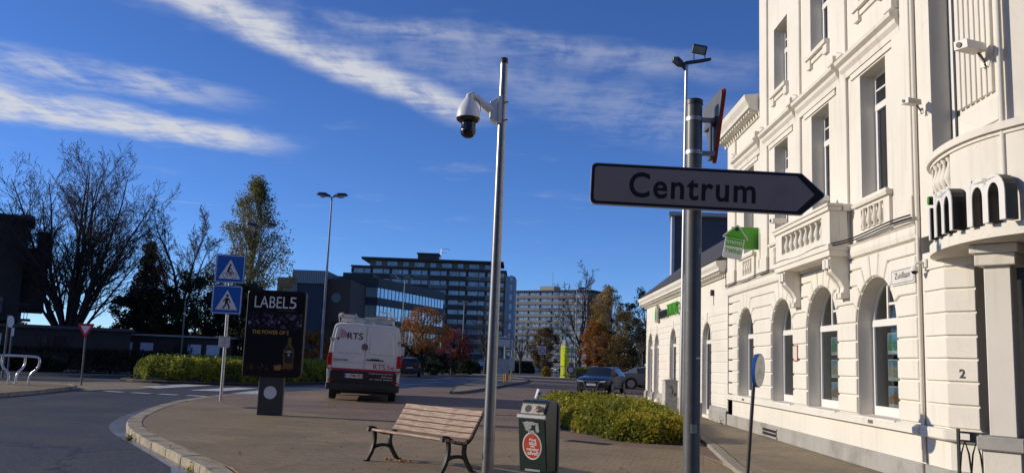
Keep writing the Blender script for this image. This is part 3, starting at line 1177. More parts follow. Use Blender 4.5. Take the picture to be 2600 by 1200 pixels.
# moulded hoods over the first floor windows
for (a, b) in UW:
    c = (a + b) / 2
    hw = 1.15
    h = MB()
    h.prism([(F - 0.002, 6.60), (F - 0.05, 6.60), (F - 0.06, 6.70), (F - 0.11, 6.76), (F - 0.12, 6.82), (F - 0.19, 6.86), (F - 0.20, 6.92), (F - 0.13, 6.95), (F - 0.002, 6.99)], 'y', c - hw, c + hw)
    h.prism([(c - hw, 6.992), (c - hw + 0.30, 6.992), (c - hw + 0.02, 7.10), (c - hw, 7.12)], 'x', F - 0.16, F - 0.01)
    h.prism([(c + hw, 6.992), (c + hw - 0.30, 6.992), (c + hw - 0.02, 7.10), (c + hw, 7.12)], 'x', F - 0.16, F - 0.01)
    hb(h, 'hood_mould', WHITE_TRIM)
    hb(MB().box(F - 0.03, F - 0.002, c - 0.86, c + 0.86, 6.50, 6.598), 'window_head', WHITE_WALL)

# turned balusters
BAL_PROF = [(0.052, 0.0), (0.052, 0.03), (0.03, 0.045), (0.038, 0.07), (0.062, 0.13), (0.066, 0.17), (0.05, 0.24), (0.028, 0.32), (0.026, 0.36), (0.045, 0.385), (0.045, 0.42)]
BAL = MB().lathe(BAL_PROF, 10).mesh('baluster', WHITE_TRIM, smooth=50)
DARKGAP = mat('darker_recess', (0.42, 0.38, 0.31), 0.9, var=0.2, vs=6)  # cream tone darker than the trim


def baluster_panel(y0, y1, z0, z1, n, x=F, proud=0.05, name='parapet'):
    """window apron with a row of balusters in a sunk panel and a coping above"""
    p = MB()
    ya, yb = y0 - 0.22, y1 + 0.22
    p.box(x - proud, x - 0.002, ya, y0, 3.67, z1 + 0.04)
    p.box(x - proud, x - 0.002, y1, yb, 3.67, z1 + 0.04)
    p.box(x - proud, x - 0.002, y0, y1, 3.67, z0)
    p.box(x - proud - 0.001, x - 0.002, ya - 0.001, yb + 0.001, z1, z1 + 0.042)
    p.prism([(x - 0.002, z1 + 0.042), (x - 0.10, z1 + 0.05), (x - 0.115, z1 + 0.10), (x - 0.06, z1 + 0.13), (x - 0.002, z1 + 0.13)], 'y', ya - 0.03, yb + 0.03)
    o = hb(p, name, WHITE_WALL)
    for k in range(n):
        hpiece('baluster', BAL, (x - 0.045, y0 + (k + 0.5) * (y1 - y0) / n, z0), o, scale=(0.8, 0.8, (z1 - z0) / 0.42))
    return o


baluster_panel(13.22, 14.10, 3.82, 4.17, 4)
baluster_panel(18.15, 19.04, 3.82, 4.17, 4)
baluster_panel(20.85, 21.72, 3.82, 4.17, 4)

# projecting balcony on two scrolled brackets
BX, BY0, BY1 = 5.22, 14.62, 17.74
bal = MB()
bal.box(BX - 0.02, F - 0.003, BY0 - 0.02, BY1 + 0.02, 3.46, 3.56)
bal.box(BX - 0.045, F - 0.003, BY0 - 0.045, BY1 + 0.045, 3.56, 3.66)
for (a, b) in ((BY0, 15.02), (17.34, BY1)):
    bal.box(BX, BX + 0.16, a, b, 3.66, 4.24)
bal.box(BX, BX + 0.16, 15.02, 17.34, 3.66, 3.80)
bal.box(BX, BX + 0.16, 15.02, 17.34, 4.17, 4.24)
bal.box(BX + 0.16, F - 0.078, BY0 + 0.0, BY0 + 0.14, 3.66, 4.24)
bal.box(BX + 0.16, F - 0.078, BY1 - 0.14, BY1, 3.66, 4.24)
bal.box(BX + 0.16, F - 0.078, BY0 + 0.14, BY1 - 0.14, 3.66, 3.70)
bal.box(BX - 0.04, BX + 0.20, BY0 - 0.04, BY1 + 0.04, 4.24, 4.31)
bal.box(BX - 0.065, BX + 0.22, BY0 - 0.065, BY1 + 0.065, 4.31, 4.36)
bal.box(BX + 0.22, F - 0.003, BY0 - 0.04, BY0 + 0.16, 4.24, 4.355)
bal.box(BX + 0.22, F - 0.003, BY1 - 0.16, BY1 + 0.04, 4.24, 4.355)
bo = hb(bal, 'balcony', WHITE_WALL, bevel=0.006)
for k in range(8):
    hpiece('baluster', BAL, (BX + 0.075, 15.02 + (k + 0.5) * 2.32 / 8, 3.80), bo, scale=(1, 1, 0.37 / 0.42))
for y in (14.68, 17.22):
    c = MB()
    prof = [(F - 0.03, 3.458), (BX + 0.03, 3.458), (BX + 0.02, 3.30), (BX + 0.05, 3.20), (BX + 0.12, 3.13), (BX + 0.20, 3.04), (BX + 0.25, 2.94), (BX + 0.24, 2.86), (BX + 0.20, 2.84), (BX + 0.20, 2.76), (F - 0.03, 2.76)]
    for j in range(3):
        c.prism([(px + (0.015 if j == 1 else 0), pz) for px, pz in prof], 'y', y + 0.11 * j + 0.004, y + 0.11 * (j + 1) - 0.004)
    c.box(BX - 0.005, BX + 0.02, y + 0.02, y + 0.15, 3.26, 3.42)
    c.box(BX - 0.005, BX + 0.02, y + 0.18, y + 0.31, 3.26, 3.42)
    hb(c, 'bracket', WHITE_TRIM, bo)

# main cornice of the two-storey bay, with dentils
cn = MB()
cn.prism([(F - 0.002, 7.52), (F - 0.05, 7.52), (F - 0.06, 7.62), (F - 0.30, 7.70), (F - 0.31, 7.78), (F - 0.38, 7.90), (F - 0.40, 8.02), (F - 0.002, 8.06)], 'y', 20.15, 23.62)
co_ = hb(cn, 'cornice', WHITE_TRIM)
DENT = MB().box(-0.1, 0.1, -0.055, 0.055, -0.05, 0.0).mesh('dentil', WHITE_TRIM)
for k in range(15):
    hpiece('dentil', DENT, (F - 0.165, 20.30 + k * 0.225, 7.655), co_)
# rainwater pipes; the near one also stands in for a shadowed groove below
for (y, z0, z1) in ((12.12, 0.35, 10.6), (23.22, 0.4, 4.0)):
    hb(MB().tube([(F - 0.034, y, z0), (F - 0.034, y, z1)], 0.030, 10), 'drainpipe', WHITE_TRIM, smooth=40)

# ---- rounded corner: rusticated chamfer, diagonal porch, bowed balcony
cw = MB()
cw.prism([(F, 12.095), (F, 11.44), (5.826, 11.117), (6.3, 11.4), (6.3, 12.095)], 'z', 0.0, 3.04)
cw.prism([(6.02, 11.30), (6.16, 11.05), (6.6, 11.3), (6.45, 11.5)], 'z', 0.0, 3.2)
hb(cw, 'corner_wall', WHITE_WALL)
zz = [0.85] + courses[1:] + ZK[1:]
for a, b in zip(zz[:-1], zz[1:]):
    p = [(F - 0.028, 12.02), (F - 0.028, 11.428), (5.805, 11.095), (5.84, 11.12), (F + 0.004, 11.46), (F + 0.004, 12.02)]
    MBk = MB().prism(p, 'z', a + GAP, b - GAP)
    hb(MBk, 'stone_block', WHITE_WALL, bevel=0.008)
pp = [(F - 0.05, 12.09), (F - 0.05, 11.42), (5.80, 11.06), (5.90, 11.13), (F + 0.02, 11.5), (F + 0.02, 12.09)]
hb(MB().prism(pp, 'z', 0.0, 0.33), 'plinth', GREY_PLINTH, bevel=0.015)
pp = [(F - 0.10, 12.09), (F - 0.10, 11.40), (5.79, 11.00), (5.92, 11.10), (F + 0.02, 11.5), (F + 0.02, 12.09)]
hb(MB().prism(pp, 'z', 0.70, 0.842), 'sill_band', WHITE_TRIM, bevel=0.02)
# black panels with the shade of the doorway recess in their colour
dw = MB()
dw.prism([(6.9, 11.3), (6.9, 8.4), (7.0, 8.4), (7.0, 11.3)], 'z', 0.1, 3.04).prism([(6.14, 10.95), (6.14, 9.0), (6.3, 9.0), (6.3, 10.95)], 'z', 0.1, 3.04)
hb(dw, 'door', BLACK)
# porch pillar set on the diagonal
a = R(47)
ux, uy = math.cos(a), -math.sin(a)
vx, vy = math.sin(a), math.cos(a)


def diag(cx, cy, w, d):
    return [(cx + ux * s * w / 2 + vx * t * d / 2, cy + uy * s * w / 2 + vy * t * d / 2) for s, t in ((-1, -1), (1, -1), (1, 1), (-1, 1))]


pillar = MB().prism(diag(5.58, 10.10, 0.29, 0.20), 'z', 0.86, 2.80)
pc = hb(pillar, 'porch_pillar', WHITE_WALL, bevel=0.01)
hb(MB().prism(diag(5.58, 10.10, 0.44, 0.34), 'z', 2.80, 2.94).prism(diag(5.58, 10.10, 0.52, 0.42), 'z', 2.942, 3.045), 'capital', WHITE_TRIM, pc, bevel=0.01)
hb(MB().prism(diag(5.58, 10.10, 0.40, 0.34), 'z', 0.05, 0.70), 'pedestal', WHITE_WALL, pc, bevel=0.01)
hb(MB().prism(diag(5.58, 10.10, 0.50, 0.44), 'z', 0.702, 0.858), 'pedestal_cap', GREY_PLINTH, pc, bevel=0.015)
BOW = smooth_line([(5.58, 11.62), (5.38, 11.30), (5.24, 10.85), (5.17, 10.4), (5.16, 10.05), (5.20, 9.67), (5.30, 9.35), (5.5, 8.9), (5.9, 8.4), (6.8, 8.0), (8.6, 7.9)], 2)


def ring_wall(mb, line, d0, d1, z0, z1, m=0):
    o_, i_ = offset_line(line, d0), offset_line(line, d1)
    n = len(line)
    for k in range(n - 1):
        mb.prism([o_[k], o_[k + 1], i_[k + 1], i_[k]], 'z', z0, z1, m)


def cut(line, y0, y1):
    return [p for p in line if y0 <= p[1] <= y1]


# offset_line(+) lies to the right of travel: travel is towards -Y, so negative is the house side
slab = MB()
o_ = offset_line(BOW, 0.05)
slab.prism(o_ + [(9.0, 7.9), (9.0, 11.6)], 'z', 3.05, 3.19)
hb(slab, 'porch_canopy', WHITE_TRIM)
par = MB()
ring_wall(par, BOW, 0.0, -0.12, 3.192, 3.78)
ring_wall(par, [p for p in BOW if p[1] > 11.05], 0.0, -0.12, 3.78, 4.19)
ring_wall(par, [p for p in BOW if p[1] < 10.42], 0.0, -0.12, 3.78, 4.19)
ring_wall(par, BOW, 0.02, -0.15, 4.19, 4.235)
ring_wall(par, BOW, 0.06, -0.18, 4.235, 4.32)
po = hb(par, 'bow_parapet', WHITE_WALL)
for (x, y) in ((5.32, 10.98), (5.29, 10.82), (5.262, 10.66), (5.245, 10.50)):
    hpiece('baluster', BAL, (x, y, 3.782), po, scale=(1.15, 1.15, 0.408 / 0.42))
# upper bow wall: tall window beside a fluted pilaster
uw_ = MB()
uw_.prism([(F, 12.095), (F, 11.68), (5.86, 11.68), (6.1, 11.9), (6.1, 12.095)], 'z', 3.42, 10.8)
uw_.prism([(5.36, 10.44), (5.34, 9.45), (5.6, 9.0), (6.4, 8.3), (9.0, 8.2), (9.0, 10.44)], 'z', 3.34, 10.8)
hb(uw_, 'bow_wall', WHITE_WALL)
fl = MB()
for k in range(7):
    y = 10.36 - k * 0.118
    fl.box(5.305, 5.36, y - 0.042, y + 0.042, 4.75, 8.5)
fl.box(5.318, 5.345, 9.52, 10.42, 4.40, 4.68)
hb(fl, 'fluted_pilaster', WHITE_WALL, bevel=0.006)
hb(MB().tube([(5.29, 9.40, 3.4), (5.29, 9.40, 10.7)], 0.032, 10), 'drainpipe', WHITE_TRIM, smooth=40)
bw = MB()
bw.box(5.87, 5.93, 10.46, 11.66, 4.2, 4.3)
for y in (10.46, 11.0, 11.58):
    bw.box(5.87, 5.93, y, y + 0.08, 4.3, 8.4)
bwo = hb(bw, 'window', FRAME_W)
hb(MB().box(5.895, 5.903, 10.54, 11.0, 4.3, 8.4), 'pane', GLASS_D, bwo)
hb(MB().box(5.895, 5.903, 11.08, 11.58, 4.3, 8.4), 'pane', GLASS_D, bwo)

# ------------------------------------------------------------------ single-storey wing
wing = thing('house_wing', 'low cream wing with tall arched windows and slate roof', 'building', (F, 31.0, 0.05))
WA = [(25.36, 26.64, 0.14), (28.05, 29.35, 0.2), (31.0, 32.33, 0.2), (34.82, 36.0, 0.2), (36.44, 37.74, 0.2)]
WCEN = [((a + b) / 2, (b - a) / 2) for a, b, _ in WA]
WZ = 2.20
ww = MB()
e = [23.305] + [v for a_, b_, _ in WA for v in (a_, b_)] + [38.3]
for i in range(0, len(e), 2):
    ww.box(F, F + T, e[i], e[i + 1], 0.0, WZ)
for a_, b_, z_ in WA:
    ww.box(F, F + T, a_, b_, 0.0, z_)
m_ = [23.305] + [(WA[i][1] + WA[i + 1][0]) / 2 for i in range(4)] + [38.3]
for i, (a_, b_, _) in enumerate(WA):
    yc, r = WCEN[i]
    ww.prism([(m_[i], WZ), (a_, WZ)] + arc(yc, r, WZ, 180, 0, 14)[1:-1] + [(b_, WZ), (m_[i + 1], WZ), (m_[i + 1], 4.2), (m_[i], 4.2)], 'x', F, F + T)
ww.box(F + T, 13.0, 37.9, 38.3, 0.0, 4.2)
ww.prism([(5.75, 4.2), (12.0, 4.2), (8.2, 6.2)], 'y', 38.0, 38.28)
hb(ww, 'wall', WHITE_WALL, wing)
for (yc, r), (_, _, z_) in zip(WCEN, WA):
    arched_window(wing, yc, r, z_, WZ + 0.02, F + 0.13, GLASS_D)
wcrs = [0.50, 0.79, 1.08, 1.37, 1.66, 1.95, 2.27]
wzk = [2.27, 2.52, 2.75, 2.96]
pier_blocks(wing, 23.35, None, None, WCEN[0], WZ, wzk, 3.15, wcrs, proud=0.018)
for i in range(4):
    pier_blocks(wing, None, WCEN[i], None, WCEN[i + 1], WZ, wzk, 3.15, wcrs, proud=0.018)
pier_blocks(wing, None, WCEN[4], 38.25, None, WZ, wzk, 3.15, wcrs, proud=0.018)
for c, r in WCEN:
    keystone(wing, c, r, WZ, 3.15)
for i in range(0, len(e), 2):
    hb(MB().prism([(F - 0.08, 0.0), (F - 0.001, 0.0), (F - 0.001, 0.46), (F - 0.05, 0.44), (F - 0.08, 0.34)], 'y', e[i] + (0.005 if i else 0), e[i + 1] - 0.005), 'plinth', GREY_PLINTH, wing)
wc = MB()
wc.prism([(F - 0.002, 3.98), (F - 0.05, 3.98), (F - 0.06, 4.06), (F - 0.27, 4.12), (F - 0.28, 4.19), (F - 0.34, 4.27), (F - 0.36, 4.37), (F - 0.002, 4.42)], 'y', 23.32, 38.6)
wc.prism([(38.302, 4.06), (38.56, 4.12), (38.64, 4.37), (38.302, 4.42)], 'x', F - 0.3, 12.6)
wco = hb(wc, 'cornice', WHITE_TRIM, wing)
for k in range(68):
    hpiece('dentil', DENT, (F - 0.15, 23.5 + k * 0.222, 4.085), wco, scale=(0.85, 0.9, 1))
ro = MB()
ro.prism([(F - 0.33, 4.425), (13.2, 4.425), (9.6, 6.35), (7.6, 6.30)], 'y', 23.31, 37.9)
ro.add([(F - 0.33, 37.9, 4.425), (13.2, 37.9, 4.425), (9.6, 37.9, 6.35), (7.6, 37.9, 6.30), (F - 0.33, 38.6, 4.425), (13.2, 38.6, 4.425)], [(0, 3, 4), (4, 3, 2, 5), (2, 1, 5)])
hb(ro, 'roof', SLATE, wing)

# tall grey blind gable of the block behind
blk = thing('grey_gable_block', 'tall dark grey blind gable rising behind the slate roof', 'building', (11, 50, 0))
gb = MB().prism([(7.95, 45.0), (16.0, 45.0), (18.0, 56.0), (10.0, 56.0)], 'z', -0.1, 9.3)
hb(gb, 'wall', mat('grey_panel', (0.075, 0.082, 0.098), 0.7, var=0.1, vs=1.5), blk)
hb(MB().box(7.80, 7.945, 44.9, 45.3, -0.1, 9.29), 'edge_strip', mat('pale_strip', (0.5, 0.5, 0.5), 0.6), blk)
hb(MB().prism([(7.6, 44.6), (16.2, 44.6), (18.2, 56.2), (9.9, 56.2)], 'z', 9.31, 9.5), 'roof', mat('pale_coping', (0.42, 0.41, 0.39), 0.7), blk)

# ------------------------------------------------------------------ direction signpost in the foreground
sp = thing('direction_signpost', 'thick grey pole carrying a white Centrum arrow sign', 'signpost', (1.232, 6.2, 0))
MB().tube([(0, 0, -0.05), (0, 0, 3.43)], 0.0585, 28).build('pole', GREYPAINT, sp, smooth=40)
MB().lathe([(0.05, 3.41), (0.063, 3.41), (0.063, 3.445), (0.055, 3.452), (0.01, 3.455)], 24).build('pole_cap', DARKGREY, sp, smooth=40)
for z in (3.05, 3.30):
    c = MB()
    c.lathe([(0.0605, z - 0.014), (0.064, z - 0.014), (0.064, z + 0.014), (0.0605, z + 0.014)], 24)
    c.box(0.05, 0.15, -0.02, -0.012, z - 0.014, z + 0.014)
    c.box(0.05, 0.15, 0.012, 0.02, z - 0.014, z + 0.014)
    c.tube([(0.035, -0.062, z), (0.035, -0.075, z)], 0.008, 6)
    c.build('clamp', GALV, sp, smooth=40)

for (z, a0, h_, m_) in ((1.56, -75, 0.012, SIGN_W), (1.05, -110, 0.06, mat('old_sticker', (0.36, 0.35, 0.31), 0.7, var=0.3, vs=40)), (2.30, -60, 0.045, mat('old_sticker', (0.36, 0.35, 0.31), 0.7))):
    q_ = MB()
    ps = [(0.0592 * math.cos(R(a0 + 9 * k)), 0.0592 * math.sin(R(a0 + 9 * k))) for k in range(6)]
    for p0, p1 in zip(ps[:-1], ps[1:]):
        q_.add([(*p0, z), (*p1, z), (*p1, z + h_), (*p0, z + h_)], [(0, 1, 2, 3)])
    q_.build('sticker', m_, sp)


def rounded(pts, rad, n=5):
    """round the corners of a polygon; rad one value or one per corner"""
    out = []
    N_ = len(pts)
    for i in range(N_):
        p0, p1, p2 = Vector(pts[i - 1]), Vector(pts[i]), Vector(pts[(i + 1) % N_])
        r = rad[i] if isinstance(rad, (list, tuple)) else rad
        if r <= 0:
            out.append(tuple(p1))
            continue
        a_, b_ = (p0 - p1).normalized(), (p2 - p1).normalized()
        ang = math.acos(max(-1, min(1, a_.dot(b_))))
        t = min(r / math.tan(ang / 2), (p0 - p1).length * .49, (p2 - p1).length * .49)
        A_, B_ = p1 + a_ * t, p1 + b_ * t
        for k in range(n + 1):
            s = k / n
            q = (A_ * (1 - s) ** 2 + p1 * 2 * s * (1 - s) + B_ * s ** 2)
            out.append(tuple(q))
    return out


panel = bpy.data.objects.new('arrow_panel', None)
outl = rounded([(-0.79, -0.152), (0.71, -0.152), (0.885, 0.0), (0.71, 0.152), (-0.79, 0.152)], [0.045, 0.02, 0.03, 0.02, 0.045])
pm = MB().prism(outl, 'y', -0.012, 0.022).mesh('arrow_panel', mat('sign_edge', (0.62, 0.62, 0.62), 0.35, metal=0.3))
po_ = link('arrow_panel', pm, sp, (0.035, -0.088, 2.765), rot=(0, R(1.35), R(-1.5)))
MB().prism(inset(outl, 0.006), 'y', -0.0145, -0.0125).build('border', SIGN_BLACK, po_)
face = rounded([(-0.765, -0.127), (0.675, -0.127), (0.80, 0.0), (0.675, 0.127), (-0.765, 0.127)], [0.03, 0.01, 0.006, 0.01, 0.03])
SIGN_FACE = mat('retroreflective_white', (0.34, 0.285, 0.25), 0.5, var=0.06, vs=3, spec=0.25, c2=(0.28, 0.24, 0.215), c2s=4, c2t=(0.55, 0.75))
MB().prism(face, 'y', -0.017, -0.015).build('sign_face', SIGN_FACE, po_)
lettering('Centrum', 0.252, SIGN_BLACK, po_, (-0.065, -0.0185, -0.082), width=0.90, bold=0.0045, spacing=1.12)
for s in (-0.30, 0.30):
    MB().box(s - 0.02, s + 0.02, 0.022, 0.035, -0.12, 0.12).build('stiffener', ALU, po_)
tri = MB()
T3 = [(-0.30, 0.26), (0.30, 0.26), (0.0, -0.27)]
tri.prism(rounded(T3, 0.05), 'x', 0.0, 0.012)
to = link('triangle_sign', tri.mesh('triangle_sign', mat('dull_sign_back', (0.12, 0.122, 0.125), 0.5, var=0.15, vs=12)), sp, (0.155, 0.11, 3.24), rot=(0, 0, R(2)))
MB().prism(rounded([(-0.305, 0.265), (0.305, 0.265), (0.0, -0.275)], 0.05), 'x', 0.0125, 0.03).build('sign_rim', SIGN_RED, to)
st = MB()
for z in (0.06, -0.19):
    st.box(-0.022, -0.0005, -0.16 if z > 0 else -0.05, 0.16 if z > 0 else 0.05, z - 0.018, z + 0.018)
st.box(-0.03, -0.022, -0.10, -0.03, -0.20, 0.08)
st.build('bracket', GREYPAINT, to)

# ------------------------------------------------------------------ camera mast
mast = thing('camera_mast', 'slim shiny steel mast beside the bench', 'mast', (-0.34, 11.5, 0))
MB().tube([(0, 0, -0.05), (0, 0, 2.5), (0, 0, 5.55)], [0.080, 0.066, 0.050], 24).build('pole', STEEL, mast, smooth=40)
MB().lathe([(0.04, 5.54), (0.053, 5.54), (0.053, 5.61), (0.045, 5.62), (0.01, 5.622)], 20).build('pole_cap', BLACK, mast, smooth=40)

dc = thing('dome_camera', 'white dome security camera with black ball hanging from the steel mast', 'camera', (-0.34, 11.5, 4.86))
CAMW = mat('camera_white', (0.72, 0.72, 0.71), 0.35, var=0.03)
CAMB = mat('camera_black_dome', (0.010, 0.010, 0.014), 0.10, spec=0.6, var=0.0)
box_ = MB()
box_.prism(rounded([(-0.165, -0.13), (-0.075, -0.17), (-0.06, -0.17), (-0.06, 0.17), (-0.075, 0.17), (-0.165, 0.11)], 0.012), 'y', -0.10, 0.06)
box_.build('mount_box', CAMW, dc, bevel=0.008)
bp_ = MB().box(-0.058, -0.045, -0.10, 0.07, -0.19, 0.19)
bp_.box(-0.045, 0.0, 0.055, 0.07, -0.19, 0.19)
bp_.box(-0.045, 0.0, -0.115, -0.10, -0.19, 0.19)
bp_.build('mount_plate', CAMW, dc)
for z in (0.12, -0.13):
    c = MB().lathe([(0.056, z - 0.012), (0.060, z - 0.012), (0.060, z + 0.012), (0.056, z + 0.012)], 20)
    c.tube([(0.04, -0.05, z), (0.085, -0.07, z)], 0.01, 6)
    c.build('clamp', STEEL, dc, smooth=40)
MB().tube([(-0.12, -0.02, 0.0), (-0.20, -0.06, 0.03), (-0.30, -0.12, 0.10), (-0.38, -0.16, 0.155), (-0.415, -0.18, 0.165), (-0.44, -0.19, 0.15), (-0.447, -0.195, 0.09)],
          [0.085, 0.062, 0.05, 0.045, 0.046, 0.05, 0.055], 14).build('arm', CAMW, dc, smooth=60)
hd = MB().lathe([(0.04, 0.12), (0.065, 0.10), (0.09, 0.06), (0.13, -0.01), (0.152, -0.07), (0.162, -0.15), (0.162, -0.165), (0.15, -0.17), (0.05, -0.165)], 28, c=(-0.447, -0.195, 0))
ho = hd.build('housing', CAMW, dc, smooth=35)
lip = MB().lathe([(0.158, -0.166), (0.160, -0.18), (0.145, -0.205), (0.11, -0.225), (0.03, -0.226)], 28, c=(-0.447, -0.195, 0))
lip.build('lip', CAMB, ho, smooth=35)
ball = MB().lathe([(0.09, -0.21), (0.098, -0.25), (0.096, -0.30), (0.108, -0.33), (0.104, -0.37), (0.085, -0.405), (0.05, -0.43), (0.005, -0.44)], 28, c=(-0.44, -0.195, 0))
ball.build('camera_ball', CAMB, dc, smooth=50)
MB().tube([(-0.36, -0.18, 0.11), (-0.31, -0.20, 0.07), (-0.29, -0.19, 0.0), (-0.285, -0.18, -0.06)], 0.005, 6).build('safety_cord', BLACK, dc)

# ------------------------------------------------------------------ park bench
bench = thing('park_bench', 'weathered pinkish wooden slat bench with black cast iron legs', 'bench', (-1.50, 12.17, 0), R(-45.5))
WOOD = bpy.data.materials.new('weathered_wood')
WOOD.use_nodes = True
_n, _l = WOOD.node_tree.nodes, WOOD.node_tree.links
_b = _n['Principled BSDF']
_tc = _n.new('ShaderNodeTexCoord')
_mp = _n.new('ShaderNodeMapping')
_mp.inputs['Scale'].default_value = (2.2, 30, 30)
_l.new(_tc.outputs['Object'], _mp.inputs[0])
_no = _n.new('ShaderNodeTexNoise')
_no.inputs['Scale'].default_value = 2.0
_no.inputs['Detail'].default_value = 8
_no.inputs['Roughness'].default_value = 0.7
_l.new(_mp.outputs[0], _no.inputs['Vector'])
_cr = _n.new('ShaderNodeValToRGB')
_cr.color_ramp.elements[0].position = 0.32
_cr.color_ramp.elements[0].color = (0.14, 0.085, 0.055, 1)
_cr.color_ramp.elements[1].position = 0.66
_cr.color_ramp.elements[1].color = (0.56, 0.435, 0.325, 1)
_e = _cr.color_ramp.elements.new(0.5)
_e.color = (0.36, 0.245, 0.175, 1)
_l.new(_no.outputs['Fac'], _cr.inputs[0])
_l.new(_cr.outputs[0], _b.inputs['Base Color'])
_b.inputs['Roughness'].default_value = 0.75
_bu = _n.new('ShaderNodeBump')
_bu.inputs['Strength'].default_value = 0.4
_bu.inputs['Distance'].default_value = 0.004
_l.new(_no.outputs['Fac'], _bu.inputs['Height'])
_l.new(_bu.outputs[0], _b.inputs['Normal'])
CAST = mat('cast_iron', (0.013, 0.013, 0.012), 0.5, spec=0.3, var=0.25, vs=20, bump=0.3, bs=60)
BLn = 0.86


def slat(y, z, w, t, tilt, nm='slat'):
    me = MB().box(-BLn, BLn, -w / 2, w / 2, -t / 2, t / 2).mesh(nm, WOOD, bevel=0.006)
    return me, (0, y, z), (tilt, 0, 0)


bk0, bk1 = Vector((0.43, 0.44)), Vector((0.665, 0.80))
tilt_b = math.atan2(bk1.y - bk0.y, bk1.x - bk0.x)
me_back = slat(0, 0, 0.078, 0.03, 0)[0]
me_seat = slat(0, 0, 0.085, 0.034, 0)[0]
for k in range(5):
    s = (k + 0.35) / 4.8
    p = bk0.lerp(bk1, s)
    link('back_slat', me_back, bench, (0, p.x - 0.016, p.y), rot=(tilt_b - R(8) + R(4) * k * 0.9, 0, 0))
for k in range(4):
    y = 0.015 + k * 0.102
    link('seat_slat', me_seat, bench, (0, y, 0.435 - 0.09 * (y / 0.4) ** 1 * 0.55 + (0.006 if k == 0 else 0)), rot=(R(-10 if k == 0 else -4), 0, 0))


def ribbon(path, w):
    """outline of a band of width w (number or list) along a 2D path"""
    L_, R_ = [], []
    for i, p in enumerate(path):
        t = Vector(path[min(i + 1, len(path) - 1)]) - Vector(path[max(i - 1, 0)])
        t.normalize()
        ww_ = w[i] if isinstance(w, (list, tuple)) else w
        L_.append((p[0] - t.y * ww_ / 2, p[1] + t.x * ww_ / 2))
        R_.append((p[0] + t.y * ww_ / 2, p[1] - t.x * ww_ / 2))
    return L_ + R_[::-1]


fr_ = MB()
for q, w in ((smooth_line([(-0.045, 0.415), (-0.035, 0.47), (0.03, 0.475), (0.10, 0.43), (0.20, 0.395), (0.33, 0.375), (0.43, 0.41), (0.50, 0.52), (0.58, 0.67), (0.66, 0.78), (0.70, 0.79)]), 0.042),
             (smooth_line([(0.055, 0.45), (0.075, 0.36), (0.07, 0.24), (0.03, 0.12), (-0.05, 0.0)]), 0.05),
             (smooth_line([(0.36, 0.38), (0.34, 0.30), (0.35, 0.22), (0.42, 0.10), (0.50, 0.0)]), 0.05),
             (smooth_line([(0.06, 0.19), (0.13, 0.215), (0.21, 0.22), (0.29, 0.215), (0.36, 0.185)]), 0.045)):
    fr_.prism(ribbon(q, w), 'x', -0.022, 0.022)
fr_.box(-0.024, 0.024, -0.10, 0.0, 0.0, 0.02)
fr_.box(-0.024, 0.024, 0.455, 0.555, 0.0, 0.02)
fme = fr_.mesh('end_frame', CAST)
for x in (-BLn + 0.03, BLn - 0.03):
    link('end_frame', fme, bench, (x, 0, 0))

# litter and peel under the bench
PEEL = mat('orange_peel', (0.55, 0.20, 0.03), 0.7, var=0.3, vs=60)
rnd = random.Random(4)
for k, (x, y) in enumerate(((-1.80, 12.94), (-1.71, 12.90), (-1.63, 12.86), (-1.50, 12.80), (-1.86, 12.98), (-1.60, 12.92))):
    b = MB()
    s = rnd.uniform(0.022, 0.036)
    b.lathe([(0.004, s * .9), (s * .7, s * .75), (s, s * .25), (s * .9, 0.0), (s * .7, 0.006)], 7)
    o = b.build('orange_peel', PEEL, smooth=70)
    o.location = (x, y, 0.002)
    o.scale = (1.3, 0.8, 0.8)
    o.rotation_euler = (rnd.uniform(-.4, .4), rnd.uniform(-.4, .4), rnd.uniform(0, 3))
    tag(o, ['second', 'third', 'fourth', 'rightmost', 'leftmost', 'fifth'][k] + ' scrap of orange peel from the left under the bench', 'peel', 'orange peel under the bench')

# ------------------------------------------------------------------ litter bin
bin_ = thing('litter_bin', 'dark green litter bin with round red sticker and worn paint', 'bin', (0.27, 10.25, 0), R(-33))
BING = mat('bin_green_paint', (0.013, 0.028, 0.023), 0.35, var=0.2, vs=6, c2=(0.045, 0.065, 0.055), c2s=7, c2t=(0.60, 0.75))
BINEDGE = mat('worn_metal_edge', (0.40, 0.39, 0.36), 0.4, metal=0.5, var=0.3, vs=30)
prof = [(-0.10, 0.26), (-0.17, 0.86), (-0.165, 0.885), (-0.10, 1.03), (-0.06, 1.055), (0.10, 1.055), (0.10, 0.26)]
body = MB().prism(prof, 'x', -0.185, 0.185)
body.build('body', BING, bin_, bevel=0.012)
bk = MB()
bkp = rounded([(-0.20, 0.22), (0.20, 0.22), (0.20, 1.06), (-0.20, 1.06)], [0.02, 0.02, 0.10, 0.10])
bk.prism(bkp, 'y', 0.105, 0.15)
bk.build('back_plate', mat('bin_back_blue', (0.045, 0.055, 0.075), 0.45, var=0.15, vs=8), bin_, bevel=0.008)
for s in (-1, 1):
    MB().tube([(s * 0.13, 0.17, 0.0), (s * 0.13, 0.17, 1.02)], 0.024, 10).build('post', DARKGREY, bin_, smooth=40)
MB().prism([(-0.172, 0.845), (-0.186, 0.86), (-0.180, 0.892), (-0.165, 0.902), (-0.158, 0.885)], 'x', -0.19, 0.19).build('front_lip', BINEDGE, bin_)
MB().box(-0.10, 0.10, -0.1085, -0.10, 0.262, 0.285).build('latch', BINEDGE, bin_)
